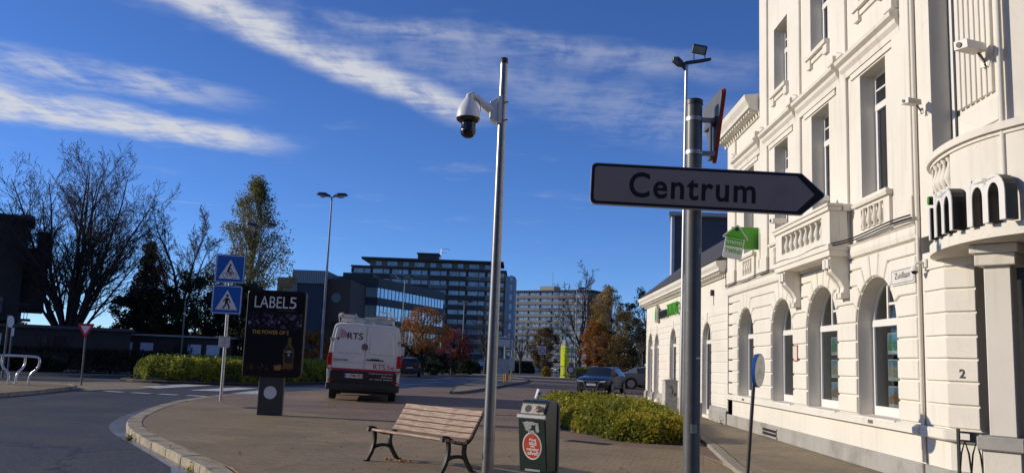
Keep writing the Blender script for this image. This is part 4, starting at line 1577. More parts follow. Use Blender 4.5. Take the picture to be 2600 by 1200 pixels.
# sloping throw-in plate with two holes
ang = math.atan2(1.03 - 0.885, -0.10 + 0.165)
pl_ = link('throw_in_plate', MB().box(-0.155, 0.155, -0.055, 0.065, 0.0, 0.004).mesh('throw_in_plate', mat('bare_plate', (0.40, 0.36, 0.30), 0.5, var=0.3, vs=14), bevel=0.001), bin_,
           (0, -0.137, 0.956), rot=(ang, 0, 0))
for x in (-0.065,):
    link('throw_in_hole', MB().lathe([(0.003, 0.0), (0.044, 0.0), (0.044, 0.0016), (0.003, 0.0016)], 18).mesh('throw_in_hole', BLACK), pl_, (x, 0.005, 0.0044))
link('throw_in_hole', MB().lathe([(0.003, 0.0), (0.040, 0.0), (0.040, 0.0016), (0.003, 0.0016)], 18).mesh('throw_in_hole', BLACK), pl_, (0.075, 0.005, 0.0044))
# stickers on the front: the front leans, so give them its slope
lean = math.atan2(0.07, 0.60)
stk = link('sticker', MB().prism([(0.128 * math.cos(2 * math.pi * k / 32), 0.155 * math.sin(2 * math.pi * k / 32)) for k in range(32)], 'y', -0.002, 0.0).mesh('sticker', mat('sticker_white', (0.72, 0.68, 0.60), 0.5, var=0.1, vs=20)), bin_,
           (0.0, -0.1335, 0.545), rot=(lean, 0, 0))
red = MB().prism([(0.112 * math.cos(2 * math.pi * k / 32), 0.138 * math.sin(2 * math.pi * k / 32)) for k in range(32)], 'y', -0.004, -0.0025)
red.build('sticker_face', mat('sticker_red', (0.52, 0.045, 0.02), 0.5, var=0.25, vs=25, c2=(0.62, 0.30, 0.22), c2s=16, c2t=(0.6, 0.72)), stk)
STW = mat('sticker_lettering', (0.78, 0.72, 0.66), 0.6, var=0.2, vs=40)
for s, sz, z, w in (('Hoog', 0.04, 0.060, 0.09), ('tijd', 0.06, 0.012, 0.10), ('voor', 0.03, -0.012, 0.06), ('minder', 0.05, -0.052, 0.165), ('afval!', 0.055, -0.098, 0.15)):
    lettering(s, sz, STW, stk, (0.012, -0.0055, z), width=w, bold=0.0015)
PEELP = mat('torn_sticker_grey', (0.36, 0.37, 0.35), 0.7, var=0.2, vs=25)
rnd = random.Random(9)
for (cx, cz, sx, sz) in ((-0.05, 0.77, 0.055, 0.06), (0.075, 0.745, 0.03, 0.065), (0.0, 0.695, 0.045, 0.03), (-0.02, 0.80, 0.10, 0.025)):
    pts = [(cx + sx * math.cos(2 * math.pi * k / 14) * rnd.uniform(0.65, 1.15), (cz - 0.75) + sz * math.sin(2 * math.pi * k / 14) * rnd.uniform(0.65, 1.15)) for k in range(14)]
    link('torn_sticker', MB().prism(pts, 'y', -0.0012, 0.0).mesh('torn_sticker', PEELP), bin_, (0, -0.1588 - 0.0005 * rnd.random(), 0.75), rot=(lean, 0, 0))
cup = MB().lathe([(0.004, 0.0), (0.027, 0.0), (0.029, 0.004), (0.040, 0.105), (0.0425, 0.108), (0.040, 0.112), (0.037, 0.106), (0.026, 0.01), (0.004, 0.008)], 20)
cup.box(-0.012, 0.012, -0.0385, -0.036, 0.055, 0.078, 1)
co2 = cup.build('paper_cup', [mat('paper_cup_white', (0.74, 0.72, 0.68), 0.6, var=0.08, vs=30), BLACK], smooth=40)
co2.location = (0.235, 10.28, 1.068)
co2.rotation_euler = (R(-6), R(22), 0)
tag(co2, 'white paper cup left standing on top of the bin', 'cup')
# crumpled paper stuffed into the right hole
rnd = random.Random(12)
pb_ = bmesh.new()
bmesh.ops.create_icosphere(pb_, subdivisions=2, radius=0.048)
for v in pb_.verts:
    v.co *= rnd.uniform(0.72, 1.18)
pme = bpy.data.meshes.new('crumpled_paper')
pb_.to_mesh(pme)
pb_.free()
pme.materials.append(mat('crumpled_wrapper', (0.50, 0.33, 0.21), 0.8, var=0.4, vs=25, c2=(0.62, 0.52, 0.42), c2s=30))
o = link('crumpled_paper', pme, None, (0.262, 10.075, 0.968))
o.scale = (1.1, 0.9, 0.75)
tag(o, 'crumpled brown wrapper stuffed into the hole of the bin', 'litter')

# ------------------------------------------------------------------ round cycle path sign, leaning
cy = thing('cycle_path_sign', 'leaning blue round cycle path sign on a dark pole before the house', 'sign', (3.24, 12.4, 0.0), R(57), tilt=(0, 0))
cy.rotation_euler = (Matrix.Rotation(R(4.0), 3, 'Y') @ Matrix.Rotation(R(57), 3, 'Z')).to_euler()
MB().tube([(0, 0, -0.05), (0, 0, 1.72)], 0.026, 14).build('pole', DARKGREY, cy, smooth=40)
MB().lathe([(0.01, -0.075), (0.232, -0.075), (0.236, -0.07), (0.236, -0.032), (0.01, -0.03)], 40, c=(0, 0, 1.50), axis='y').build('disc', SIGN_BLUE, cy, smooth=30)
MB().lathe([(0.216, -0.0775), (0.222, -0.0775), (0.222, -0.0755), (0.216, -0.0755)], 40, c=(0, 0, 1.50), axis='y').build('rim_line', SIGN_W, cy)
FADE = mat('faded_sign_blue', (0.09, 0.13, 0.22), 0.5, var=0.15, vs=12)
MB().lathe([(0.01, -0.0765), (0.214, -0.0765), (0.214, -0.0753), (0.01, -0.0753)], 40, c=(0, 0, 1.50), axis='y').build('sign_face', FADE, cy)
PALE = mat('faded_sign_white', (0.42, 0.44, 0.46), 0.5, var=0.2, vs=30)


def bicycle(parent, c, s, m, y, rider=False):
    """pictogram of a bicycle (and rider) as a flat print, facing -y"""
    b = MB()
    cx, cz = c

    def ring(x, z, r):
        q = [(x + r * math.cos(2 * math.pi * k / 20), z + r * math.sin(2 * math.pi * k / 20)) for k in range(21)]
        for p0, p1 in zip(q[:-1], q[1:]):
            b.prism(ribbon([p0, p1], 0.055 * s), 'y', y, y + 0.0015)

    def bar(*p, w=0.06):
        b.prism(ribbon([(cx + q[0] * s, cz + q[1] * s) for q in p], w * s), 'y', y, y + 0.0015)
    ring(cx - 0.52 * s, cz, 0.30 * s)
    ring(cx + 0.52 * s, cz, 0.30 * s)
    bar((-0.52, 0), (-0.22, 0.46))
    bar((-0.22, 0.42), (0.34, 0.42))
    bar((0.52, 0), (0.30, 0.58))
    bar((0.0, 0.0), (0.34, 0.42))
    bar((0.0, 0.0), (-0.22, 0.46))
    bar((0.30, 0.58), (0.16, 0.62))
    bar((-0.34, 0.50), (-0.12, 0.50), w=0.09)
    if rider:
        bar((-0.22, 0.50), (-0.05, 1.12), w=0.24)
        bar((-0.05, 1.02), (0.22, 0.68), w=0.10)
        bar((-0.20, 0.50), (0.16, 0.30), w=0.15)
        bar((0.16, 0.32), (0.02, -0.06), w=0.12)
        b.prism([(cx + (0.02 + 0.14 * math.cos(2 * math.pi * k / 14)) * s, cz + (1.30 + 0.16 * math.sin(2 * math.pi * k / 14)) * s) for k in range(14)], 'y', y, y + 0.0015)
    return b.build('bicycle_symbol', m, parent)


bicycle(cy, (0, 1.44), 0.145, PALE, -0.0785)
lettering('PA', 0.07, PALE, cy, (0, -0.0785, 1.59), width=0.09)

# ------------------------------------------------------------------ advertising panel
ad = thing('advertising_panel', 'black free-standing advertising panel with a whisky poster', 'billboard', (-5.83, 20.92, 0), R(6))
FRAMEB = mat('panel_frame_black', (0.010, 0.010, 0.011), 0.4, var=0.1, spec=0.25)
BRASS = mat('brass_trim', (0.42, 0.36, 0.24), 0.35, metal=0.6, var=0.1)
out = rounded([(-0.72, 0.90), (0.66, 0.90), (0.66, 2.95), (-0.72, 2.95)], 0.10)
MB().prism(out, 'y', -0.09, 0.16).build('cabinet', FRAMEB, ad, bevel=0.015)
for y in (-0.075, 0.10):
    q_ = rounded([(-0.723, 0.897), (0.663, 0.897), (0.663, 2.953), (-0.723, 2.953)], 0.10)
    t_ = MB()
    qi = inset(q_, 0.006)
    n_ = len(q_)
    for k in range(n_):
        j = (k + 1) % n_
        t_.add([(q_[k][0], y, q_[k][1]), (q_[j][0], y, q_[j][1]), (q_[j][0], y + 0.04, q_[j][1]), (q_[k][0], y + 0.04, q_[k][1])], [(0, 1, 2, 3)])
    t_.build('trim', BRASS, ad)
post_m = bpy.data.materials.new('whisky_poster')
post_m.use_nodes = True
_n, _l = post_m.node_tree.nodes, post_m.node_tree.links
_b = _n['Principled BSDF']
_b.inputs['Roughness'].default_value = 0.4
_b.inputs['Specular IOR Level'].default_value = 0.2
_tc = _n.new('ShaderNodeTexCoord')
_sx = _n.new('ShaderNodeSeparateXYZ')
_l.new(_tc.outputs['Object'], _sx.inputs[0])
_no = _n.new('ShaderNodeTexNoise')
_no.inputs['Scale'].default_value = 9
_no.inputs['Detail'].default_value = 5
_no.inputs['Distortion'].default_value = 1.0
_l.new(_tc.outputs['Object'], _no.inputs['Vector'])
_r0 = _n.new('ShaderNodeMapRange')
_r0.inputs['From Min'].default_value = 0.52
_r0.inputs['From Max'].default_value = 0.75
_l.new(_no.outputs['Fac'], _r0.inputs['Value'])


def _mask(lo0, lo1, hi0, hi1):
    a1, a2, mm = _n.new('ShaderNodeMapRange'), _n.new('ShaderNodeMapRange'), _n.new('ShaderNodeMath')
    a1.inputs['From Min'].default_value, a1.inputs['From Max'].default_value = lo0, lo1
    a2.inputs['From Min'].default_value, a2.inputs['From Max'].default_value = hi1, hi0
    _l.new(_sx.outputs['Z'], a1.inputs['Value'])
    _l.new(_sx.outputs['Z'], a2.inputs['Value'])
    mm.operation = 'MULTIPLY'
    _l.new(a1.outputs[0], mm.inputs[0])
    _l.new(a2.outputs[0], mm.inputs[1])
    return mm.outputs[0]


_mk = _n.new('ShaderNodeMath')
_mk.operation = 'MULTIPLY'
_l.new(_r0.outputs[0], _mk.inputs[0])
_l.new(_mask(2.02, 2.14, 2.28, 2.44), _mk.inputs[1])
_mx = _n.new('ShaderNodeMix')
_mx.data_type = 'RGBA'
_mx.inputs[6].default_value = (0.008, 0.008, 0.012, 1)
_mx.inputs[7].default_value = (0.26, 0.29, 0.46, 1)
_l.new(_mk.outputs[0], _mx.inputs[0])
_mk2 = _n.new('ShaderNodeMath')
_mk2.operation = 'MULTIPLY'
_l.new(_r0.outputs[0], _mk2.inputs[0])
_l.new(_mask(1.02, 1.10, 1.14, 1.24), _mk2.inputs[1])
_mx2 = _n.new('ShaderNodeMix')
_mx2.data_type = 'RGBA'
_mx2.inputs[7].default_value = (0.20, 0.10, 0.03, 1)
_l.new(_mk2.outputs[0], _mx2.inputs[0])
_l.new(_mx.outputs[2], _mx2.inputs[6])
_l.new(_mx2.outputs[2], _b.inputs['Base Color'])
po2 = MB().box(-0.655, 0.595, -0.0945, -0.0915, 0.99, 2.87).build('poster', post_m, ad)
PW = mat('poster_white', (0.66, 0.67, 0.70), 0.4, var=0.05)
PG = mat('poster_gold', (0.42, 0.24, 0.05), 0.4, var=0.15, vs=10)
lettering('LABEL', 0.40, PW, po2, (-0.545, -0.097, 2.53), align='LEFT', width=0.79)
lettering('5', 0.40, PW, po2, (0.275, -0.097, 2.53), align='LEFT', width=0.165)
lettering('THE POWER OF 5', 0.13, PG, po2, (-0.555, -0.097, 1.905), align='LEFT', width=0.86, bold=0.003)
lettering('SCOTCH WHISKY', 0.045, mat('poster_dim', (0.12, 0.12, 0.13), 0.5), po2, (0.02, -0.097, 2.46), align='LEFT', width=0.40)
# bottle print
bt = MB()
bt.prism([(0.22, 1.10), (0.46, 1.10), (0.47, 1.54), (0.42, 1.62), (0.385, 1.68), (0.385, 1.84), (0.30, 1.84), (0.30, 1.68), (0.26, 1.62), (0.21, 1.54)], 'y', -0.0975, -0.096)
bt.build('bottle_print', mat('bottle_amber', (0.13, 0.075, 0.02), 0.3, var=0.3, vs=9), po2)
MB().prism(rounded([(0.245, 1.24), (0.44, 1.24), (0.44, 1.55), (0.34, 1.63), (0.245, 1.55)], 0.03), 'y', -0.0992, -0.098).build('bottle_label', BLACK, po2)
lettering('LABEL', 0.07, PW, po2, (0.343, -0.1005, 1.485), width=0.15)
lettering('5', 0.09, PW, po2, (0.343, -0.1005, 1.40), width=0.05)
for (x, h) in ((0.03, 0.11), (0.10, 0.13)):
    MB().prism([(x, 1.06), (x + 0.075, 1.06), (x + 0.085, 1.06 + h), (x - 0.01, 1.06 + h)], 'y', -0.0975, -0.096).build('glass_print', mat('glass_amber', (0.30, 0.14, 0.05), 0.3, var=0.4, vs=22), po2)
colm = MB().prism(rounded([(-0.31, 0.0), (0.27, 0.0), (0.27, 0.90), (-0.31, 0.90)], 0.01), 'y', -0.06, 0.13)
cl_ = colm.build('pedestal', mat('pedestal_grey', (0.042, 0.043, 0.045), 0.45, var=0.1), ad, bevel=0.02)
MB().lathe([(0.005, -0.0645), (0.15, -0.0645), (0.15, -0.0605), (0.005, -0.0605)], 30, c=(-0.03, 0, 0.53), axis='y').build('white_disc', mat('disc_white', (0.62, 0.63, 0.66), 0.45, var=0.05), cl_)
MB().prism([(0.2715, 0.02), (0.275, 0.02), (0.275, 0.88), (0.2715, 0.88)], 'y', -0.03, 0.0).build('edge_trim', BRASS, cl_)

# ------------------------------------------------------------------ pair of blue crossing signs
bs = thing('crossing_signpost', 'galvanised post with two blue square crossing signs', 'sign', (-8.62, 25.64, 0), R(12))
MB().tube([(0, 0, -0.05), (-0.03, 0, 4.30)], 0.046, 14).build('pole', GALV, bs, smooth=40)


def square_sign(z, kind):
    q = rounded([(-0.425, -0.425), (0.425, -0.425), (0.425, 0.425), (-0.425, 0.425)], 0.06)
    s = link('blue_plate', MB().prism(q, 'y', -0.03, 0.0).mesh('blue_plate', SIGN_BLUE, bevel=0.006), bs, (-0.055 + (z - 3) * 0.02, -0.06, z))
    rim = inset(q, 0.022)
    rin = inset(q, 0.040)
    m_r = MB()
    for k in range(len(rim)):
        j = (k + 1) % len(rim)
        m_r.prism([rim[k], rim[j], rin[j], rin[k]], 'y', -0.0325, -0.0305)
    m_r.build('border', SIGN_W, s)
    MB().prism([(-0.31, -0.295), (0.31, -0.295), (0.0, 0.285)], 'y', -0.0325, -0.0305).build('triangle', SIGN_W, s)
    if kind == 'bike':
        bicycle(s, (0.0, -0.195), 0.235, SIGN_BLACK, -0.0345, rider=True)
    else:
        b = MB()

        def bar(p, w):
            b.prism(ribbon(p, w), 'y', -0.0345, -0.033)
        bar([(0.01, 0.06), (-0.01, -0.08)], 0.085)
        bar([(-0.01, -0.06), (0.06, -0.16), (0.085, -0.27)], 0.045)
        bar([(-0.01, -0.06), (-0.04, -0.17), (-0.10, -0.265)], 0.045)
        bar([(0.03, 0.05), (0.09, -0.03), (0.10, -0.09)], 0.03)
        bar([(-0.01, 0.05), (-0.07, -0.01), (-0.10, -0.06)], 0.03)
        b.prism([(0.01 + 0.038 * math.cos(2 * math.pi * k / 14), 0.12 + 0.042 * math.sin(2 * math.pi * k / 14)) for k in range(14)], 'y', -0.0345, -0.033)
        b.build('pedestrian_symbol', SIGN_BLACK, s)
        d_ = MB()
        for k in range(9):
            if k in (4, 5, 3):
                continue
            x = -0.24 + k * 0.058
            if abs(x) < 0.25:
                d_.box(x, x + 0.03, -0.0345, -0.033, -0.20, -0.19)
        for k in range(10):
            d_.box(-0.28 + k * 0.058, -0.25 + k * 0.058, -0.0345, -0.033, -0.275, -0.262)
        d_.build('crossing_dashes', SIGN_BLACK, s)
    return s


square_sign(3.87, 'bike')
square_sign(2.955, 'walk')
pq = rounded([(-0.155, -0.165), (0.155, -0.165), (0.155, 0.165), (-0.155, 0.165)], 0.035)
np_ = link('number_plate', MB().prism(pq, 'y', -0.02, 0.0).mesh('number_plate', mat('plate_grey_white', (0.55, 0.56, 0.56), 0.4), bevel=0.004), bs, (-0.03, -0.055, 1.72))
q2, q3 = inset(pq, 0.03), inset(pq, 0.038)
mr = MB()
for k in range(len(q2)):
    j = (k + 1) % len(q2)
    mr.prism([q2[k], q2[j], q3[j], q3[k]], 'y', -0.0215, -0.0205)
for k in range(24):
    a0, a1 = 2 * math.pi * k / 24, 2 * math.pi * (k + 1) / 24
    mr.prism([(0.062 * math.cos(a0), -0.02 + 0.062 * math.sin(a0)), (0.062 * math.cos(a1), -0.02 + 0.062 * math.sin(a1)), (0.054 * math.cos(a1), -0.02 + 0.054 * math.sin(a1)), (0.054 * math.cos(a0), -0.02 + 0.054 * math.sin(a0))], 'y', -0.0215, -0.0205)
mr.prism([(-0.03, 0.06), (0.03, 0.06), (0.0, 0.10)], 'y', -0.0215, -0.0205)
mr.build('plate_print', SIGN_BLACK, np_)
lettering('34', 0.075, SIGN_BLACK, np_, (0, -0.0215, -0.047), width=0.07)

# ------------------------------------------------------------------ cycle stands
TUBE = mat('polished_tube', (0.60, 0.60, 0.60), 0.25, metal=0.9, var=0.05)
hoop = smooth_line([(-0.36, 0.0), (-0.36, 0.42), (-0.66, 0.60), (-0.68, 0.96), (-0.60, 1.0), (0.56, 1.0), (0.68, 0.92), (0.66, 0.60), (0.36, 0.36), (0.36, 0.0)], 2)
hm = MB().tube([(x, 0, z) for x, z in hoop], 0.042, 12).mesh('hoop', TUBE, smooth=60)
fm = MB().lathe([(0.02, 0.0), (0.075, 0.0), (0.075, 0.012), (0.02, 0.012)], 14).mesh('foot_plate', GALV)
for (x, y, a_, lab) in ((-17.57, 30.85, 0, 'polished steel cycle stand hoop seen broadside at the left kerb'), (-18.15, 31.15, 72, 'polished steel cycle stand hoop seen edge-on at the frame edge')):
    t = thing('cycle_stand', lab, 'bike rack', (x, y, 0.0), R(a_), group='cycle stands on the island')
    link('hoop', hm, t)
    for s in (-0.36, 0.36):
        link('foot_plate', fm, t, (s, 0, 0))

# ------------------------------------------------------------------ give way sign, thin posts
gw = thing('give_way_sign', 'small red and white give way triangle on a thin post', 'sign', (-17.18, 34.55, -0.11), R(8))
MB().tube([(0, 0, -0.05), (-0.04, 0, 2.25)], 0.035, 10).build('pole', GREYPAINT, gw, smooth=40)
tq = rounded([(-0.34, 0.30), (0.34, 0.30), (0, -0.30)], 0.05)
tp = link('triangle_plate', MB().prism(tq, 'y', -0.02, 0.0).mesh('triangle_plate', SIGN_RED), gw, (-0.04, -0.04, 2.12))
MB().prism([(-0.19, 0.205), (0.19, 0.205), (0, -0.12)], 'y', -0.023, -0.0205).build('sign_face', SIGN_W, tp)
for (x, y, h, lab, k) in ((-22.46, 38.14, 2.75, 'thin post with a small round sign at the far left frame edge', 'disc'),
                          (-25.0, 42.87, 2.3, 'short grey post with a narrow white plate by the dark hedge', 'plate'),
                          (-18.0, 46.65, 4.15, 'bare tall grey post rising out of the hedge island', None)):
    t = thing('sign_post', lab, 'post', (x, y, -0.12))
    MB().tube([(0, 0, -0.05), (-0.03 * h / 3, 0, h)], 0.042, 10).build('pole', GREYPAINT, t, smooth=40)
    if k == 'disc':
        MB().lathe([(0.01, 0.0), (0.26, 0.0), (0.26, 0.02), (0.01, 0.02)], 20, c=(0.06, 0, h - 0.28), axis='x').build('disc', ALU, t)
        MB().lathe([(0.01, 0.0205), (0.26, 0.0205), (0.26, 0.03), (0.01, 0.03)], 20, c=(0.06, 0, h - 0.28), axis='x').build('disc_front', SIGN_W, t)
    if k == 'plate':
        MB().box(-0.02, 0.10, -0.05, -0.03, h - 0.42, h - 0.02).build('plate', SIGN_W, t)
    if k is None:
        MB().box(-0.06, 0.02, -0.06, 0.06, h - 0.75, h - 0.65).build('clamp', GALV, t)

# ------------------------------------------------------------------ street lamps
def street_lamp(x, y, h, arm, label, rot=0.0, r0=0.10, r1=0.05, heads=2, m=None, z=-0.12):
    m = m or mat('lamp_grey', (0.24, 0.245, 0.25), 0.45, metal=0.3, var=0.1)
    t = thing('street_lamp', label, 'street lamp', (x, y, z), rot, group='street lamps round the junction')
    MB().tube([(0, 0, -0.1), (0, 0, h * 0.3), (0, 0, h)], [r0, r0 * 0.8, r1], 12).build('pole', m, t, smooth=40)
    MB().tube([(-arm if heads > 1 else 0, 0, h + 0.05), (-0.1, 0, h), (0.1, 0, h), (arm, 0, h + 0.05)], 0.035, 8).build('arm', m, t, smooth=40)
    hme = MB().loft([[(-0.08, -0.10, 0.0), (-0.08, 0.10, 0.0), (-0.08, 0.08, 0.10), (-0.08, -0.08, 0.10)],
                     [(0.25, -0.22, 0.0), (0.25, 0.22, 0.0), (0.25, 0.16, 0.22), (0.25, -0.16, 0.22)],
                     [(0.70, -0.20, 0.0), (0.70, 0.20, 0.0), (0.70, 0.14, 0.18), (0.70, -0.14, 0.18)],
                     [(0.85, -0.10, 0.02), (0.85, 0.10, 0.02), (0.85, 0.08, 0.08), (0.85, -0.08, 0.08)]]).mesh('lamp_head', DARKGREY, bevel=0.02)
    gme = MB().lathe([(0.02, -0.12), (0.10, -0.10), (0.17, -0.03), (0.17, -0.001), (0.02, -0.001)], 14).mesh('lamp_glass', LAMP_GLASS, smooth=50)
    for s in ((-1, 1) if heads > 1 else (1,)):
        hd_ = link('lamp_head', hme, t, (s * arm, 0, h + 0.03), rot=(0, R(-6), 0 if s > 0 else math.pi))
        gl = link('lamp_glass', gme, hd_, (0.42, 0, 0))
        gl.scale = (1.5, 1, 1)
    return t


street_lamp(-12.40, 55.0, 11.6, 0.18, 'tall twin-headed street lamp standing clear against the sky left of the van')
street_lamp(-18.95, 62.0, 10.5, 0.30, 'twin-headed street lamp half hidden in front of the poplar', m=GREYPAINT)
street_lamp(-12.75, 95.0, 10.1, 0.25, 'twin-headed street lamp in front of the dark office building')
street_lamp(-7.05, 110.0, 8.6, 0.25, 'street lamp in front of the apartment block near the red tree')
street_lamp(3.55, 120.0, 7.0, 0.2, 'thin street lamp in front of the far apartment block', heads=1)
street_lamp(6.5, 100.0, 10.0, 0.2, 'tall slender street lamp beside the yellow pencil post', heads=1)

fl_ = thing('floodlight_mast', 'tall thin grey mast with a lantern and a floodlight beside the wing', 'lamp post', (5.12, 27.42, 0.05))
MB().tube([(0, 0, -0.1), (0.02, 0, 3.0), (0.06, 0, 11.25)], [0.085, 0.075, 0.055], 14).build('pole', GALV, fl_, smooth=40)
MB().box(-0.10, -0.07, -0.09, -0.07, 3.2, 3.42).build('inspection_plate', SIGN_W, fl_)
MB().prism([(0.0, 11.05), (0.08, 11.05), (0.12, 11.28), (0.55, 11.36), (0.86, 11.44), (0.86, 11.53), (0.50, 11.46), (0.05, 11.38), (-0.10, 11.30), (-0.12, 11.20)], 'y', -0.04, 0.04).build('arm', DARKGREY, fl_, bevel=0.008)
lh = MB().loft([[(-0.05, -0.09, 11.18), (-0.05, 0.09, 11.18), (-0.05, 0.07, 11.36), (-0.05, -0.07, 11.36)],
                [(-0.22, -0.17, 11.24), (-0.22, 0.17, 11.24), (-0.22, 0.13, 11.50), (-0.22, -0.13, 11.50)],
                [(-0.40, -0.10, 11.36), (-0.40, 0.10, 11.36), (-0.40, 0.08, 11.50), (-0.40, -0.08, 11.50)]])
lh.build('lantern', DARKGREY, fl_, bevel=0.02)
fh = link('floodlight', MB().box(-0.24, 0.24, -0.10, 0.10, -0.15, 0.15).mesh('floodlight', DARKGREY, bevel=0.03), fl_, (0.48, 0, 11.80), rot=(R(28), R(12), R(-8)))
MB().box(-0.19, 0.19, -0.106, -0.1005, -0.11, 0.11).build('lens', mat('flood_lens', (0.24, 0.25, 0.22), 0.15, var=0.4, vs=8), fh)
MB().tube([(0.30, 0, 11.45), (0.30, 0, 11.68)], 0.018, 6).tube([(0.66, 0, 11.48), (0.66, 0, 11.68)], 0.018, 6).build('bracket', DARKGREY, fl_)

# ------------------------------------------------------------------ delivery van
van = thing('delivery_van', 'white delivery van with red RTS lettering and black lower rear seen from behind', 'van', (-5.02, 28.45, 0.0), R(8.8), tilt=(0, R(1.4)))
VW = mat('van_white_paint', (0.66, 0.645, 0.62), 0.35, var=0.05, vs=1.5, coat=0.4, c2=(0.55, 0.54, 0.52), c2s=2.0, c2t=(0.58, 0.8))
VBL = mat('van_black_foil', (0.016, 0.016, 0.017), 0.35, var=0.1)
VPL = mat('van_black_plastic', (0.022, 0.022, 0.023), 0.6, var=0.15)


def vsec(y, sx=1.0, top=2.50, zb=0.40, lean=0.0):
    h = [(1.08, zb), (1.16, zb + 0.18), (1.185, 0.95), (1.175, 1.45), (1.125, 1.95), (1.065, top - 0.15), (1.02, top - 0.055), (0.92, top - 0.008), (0.40, top + 0.02)]
    pts = [(x * sx, y + max(0, z - 1.2) * lean, z) for x, z in h]
    return pts + [(-x, yy, z) for x, yy, z in pts[::-1]]


vb = MB().loft([vsec(0.02, 0.985, 2.47, 0.42, 0.09), vsec(0.12, 1.0, 2.50, 0.40, 0.08), vsec(1.5), vsec(4.1), vsec(4.7, 0.99, 2.36), vsec(5.4, 0.96, 1.55), vsec(6.0, 0.88, 1.25)])
vb.build('body', VW, van, smooth=35)
# rear doors: two pressed panels with a gap between them


def rear(y, z):
    return y + max(0, z - 1.2) * 0.09


for s, nm in ((-1, 'rear_door'), (1, 'rear_door')):
    d = MB()
    ring = [(0.009, 1.02), (1.085, 1.02), (1.085, 1.45), (1.045, 1.90), (1.0, 2.25), (0.96, 2.36), (0.86, 2.405), (0.009, 2.42)]
    rin = inset(ring, 0.02)
    vs = [(s * x, rear(0.018, z), z) for x, z in ring] + [(s * x, rear(-0.008, z), z) for x, z in rin]
    n = len(ring)
    d.add(vs, [(k, (k + 1) % n, n + (k + 1) % n, n + k) for k in range(n)] + [tuple(range(n, 2 * n))])
    dd = d.build(nm, VW, van)
    # raised window pressing
    pr = [(0.13, 1.52), (0.95, 1.52), (0.90, 1.90), (0.84, 2.16), (0.78, 2.22), (0.13, 2.24)]
    pi = inset(rounded(pr, 0.07), 0.022)
    po_r = rounded(pr, 0.07)
    e_ = MB()
    n = len(pi)
    e_.add([(s * x, rear(-0.0085, z), z) for x, z in po_r] + [(s * x, rear(-0.020, z), z) for x, z in pi], [(k, (k + 1) % n, n + (k + 1) % n, n + k) for k in range(n)] + [tuple(range(n, 2 * n))])
    e_.build('pressed_panel', VW, dd)
    e2 = MB().box(min(s * 0.03, s * 1.06), max(s * 0.03, s * 1.06), -0.016, -0.006, 1.24, 1.265)
    e2.build('swage_line', VW, dd)
    for z in (1.95, 0.98):
        MB().box(min(s * 1.03, s * 1.15), max(s * 1.03, s * 1.15), rear(-0.03, z), rear(0.01, z), z - 0.05, z + 0.05).build('hinge', mat('hinge_grey', (0.35, 0.35, 0.35), 0.5), dd, bevel=0.01)
MB().box(-1.07, 1.07, -0.012, 0.03, 0.50, 0.985).build('lower_panel', VBL, van, bevel=0.008)
MB().box(-1.08, 1.08, -0.016, 0.02, 0.965, 1.03).build('red_stripe', mat('stripe_red', (0.36, 0.012, 0.03), 0.4), van)
bmp = MB().prism(rounded([(-1.17, -0.06), (1.17, -0.06), (1.19, 0.16), (-1.19, 0.16)], 0.05), 'z', 0.34, 0.56)
bmp.box(-0.75, 0.75, -0.09, -0.055, 0.40, 0.47)
bmp.build('bumper', VPL, van, bevel=0.015)
MB().box(-0.9, 0.9, 0.2, 5.0, 0.24, 0.42).build('underbody', BLACK, van)
for s in (-1, 1):
    tl = MB().prism([(s * 1.03, 0.98), (s * 1.17, 0.98), (s * 1.19, 1.30), (s * 1.165, 1.52), (s * 1.045, 1.52)], 'y', -0.03, 0.10)
    t = tl.build('tail_light', TAIL, van, bevel=0.01)
    MB().prism([(s * 1.05, 1.03), (s * 1.15, 1.03), (s * 1.155, 1.12), (s * 1.05, 1.12)], 'y', -0.034, -0.031).build('reversing_lens', LAMP_GLASS, t)
    MB().box(min(s * 0.96, s * 1.12), max(s * 0.96, s * 1.12), -0.068, -0.055, 0.62, 0.68).build('reflector', TAIL, van)
    for y in (0.95, 4.6):
        w = MB().lathe([(0.05, -0.12), (0.30, -0.12), (0.345, -0.10), (0.355, -0.03), (0.355, 0.03), (0.345, 0.10), (0.30, 0.12), (0.05, 0.12)], 24, axis='x')
        wo = link('wheel', w.mesh('wheel', RUBBER, smooth=40), van, (s * 0.98, y, 0.355))
        MB().lathe([(0.02, 0.0), (0.20, 0.0), (0.21, 0.01), (0.02, 0.012)], 18, axis='x', c=(s * 0.121 - (0.012 if s < 0 else 0), 0, 0)).build('rim', GALV, wo)
    mi = MB().prism(rounded([(s * 1.16, 1.52), (s * 1.40, 1.50), (s * 1.40, 1.92), (s * 1.20, 1.95)], 0.05), 'y', 4.55, 4.72)
    mo = mi.build('wing_mirror', VPL, van, bevel=0.02)
    MB().prism(rounded([(s * 1.21, 1.56), (s * 1.37, 1.55), (s * 1.37, 1.88), (s * 1.23, 1.90)], 0.03), 'y', 4.542, 4.548).build('mirror_glass', LAMP_GLASS, mo)
MB().box(0.05, 0.62, -0.045, -0.012, 1.325, 1.36).box(0.20, 0.48, -0.03, -0.012, 1.36, 1.385).build('door_handle', BLACK, van, bevel=0.01)
bd = MB().lathe([(0.003, -0.03), (0.105, -0.03), (0.115, -0.02), (0.115, 0.0), (0.003, 0.0)], 24, c=(-0.02, rear(-0.01, 1.72), 1.75), axis='y')
bo_ = bd.build('badge', mat('chrome', (0.65, 0.65, 0.66), 0.18, metal=1.0, var=0.0), van, smooth=30)
bl_ = MB()
yb = rear(-0.01, 1.72) - 0.0325
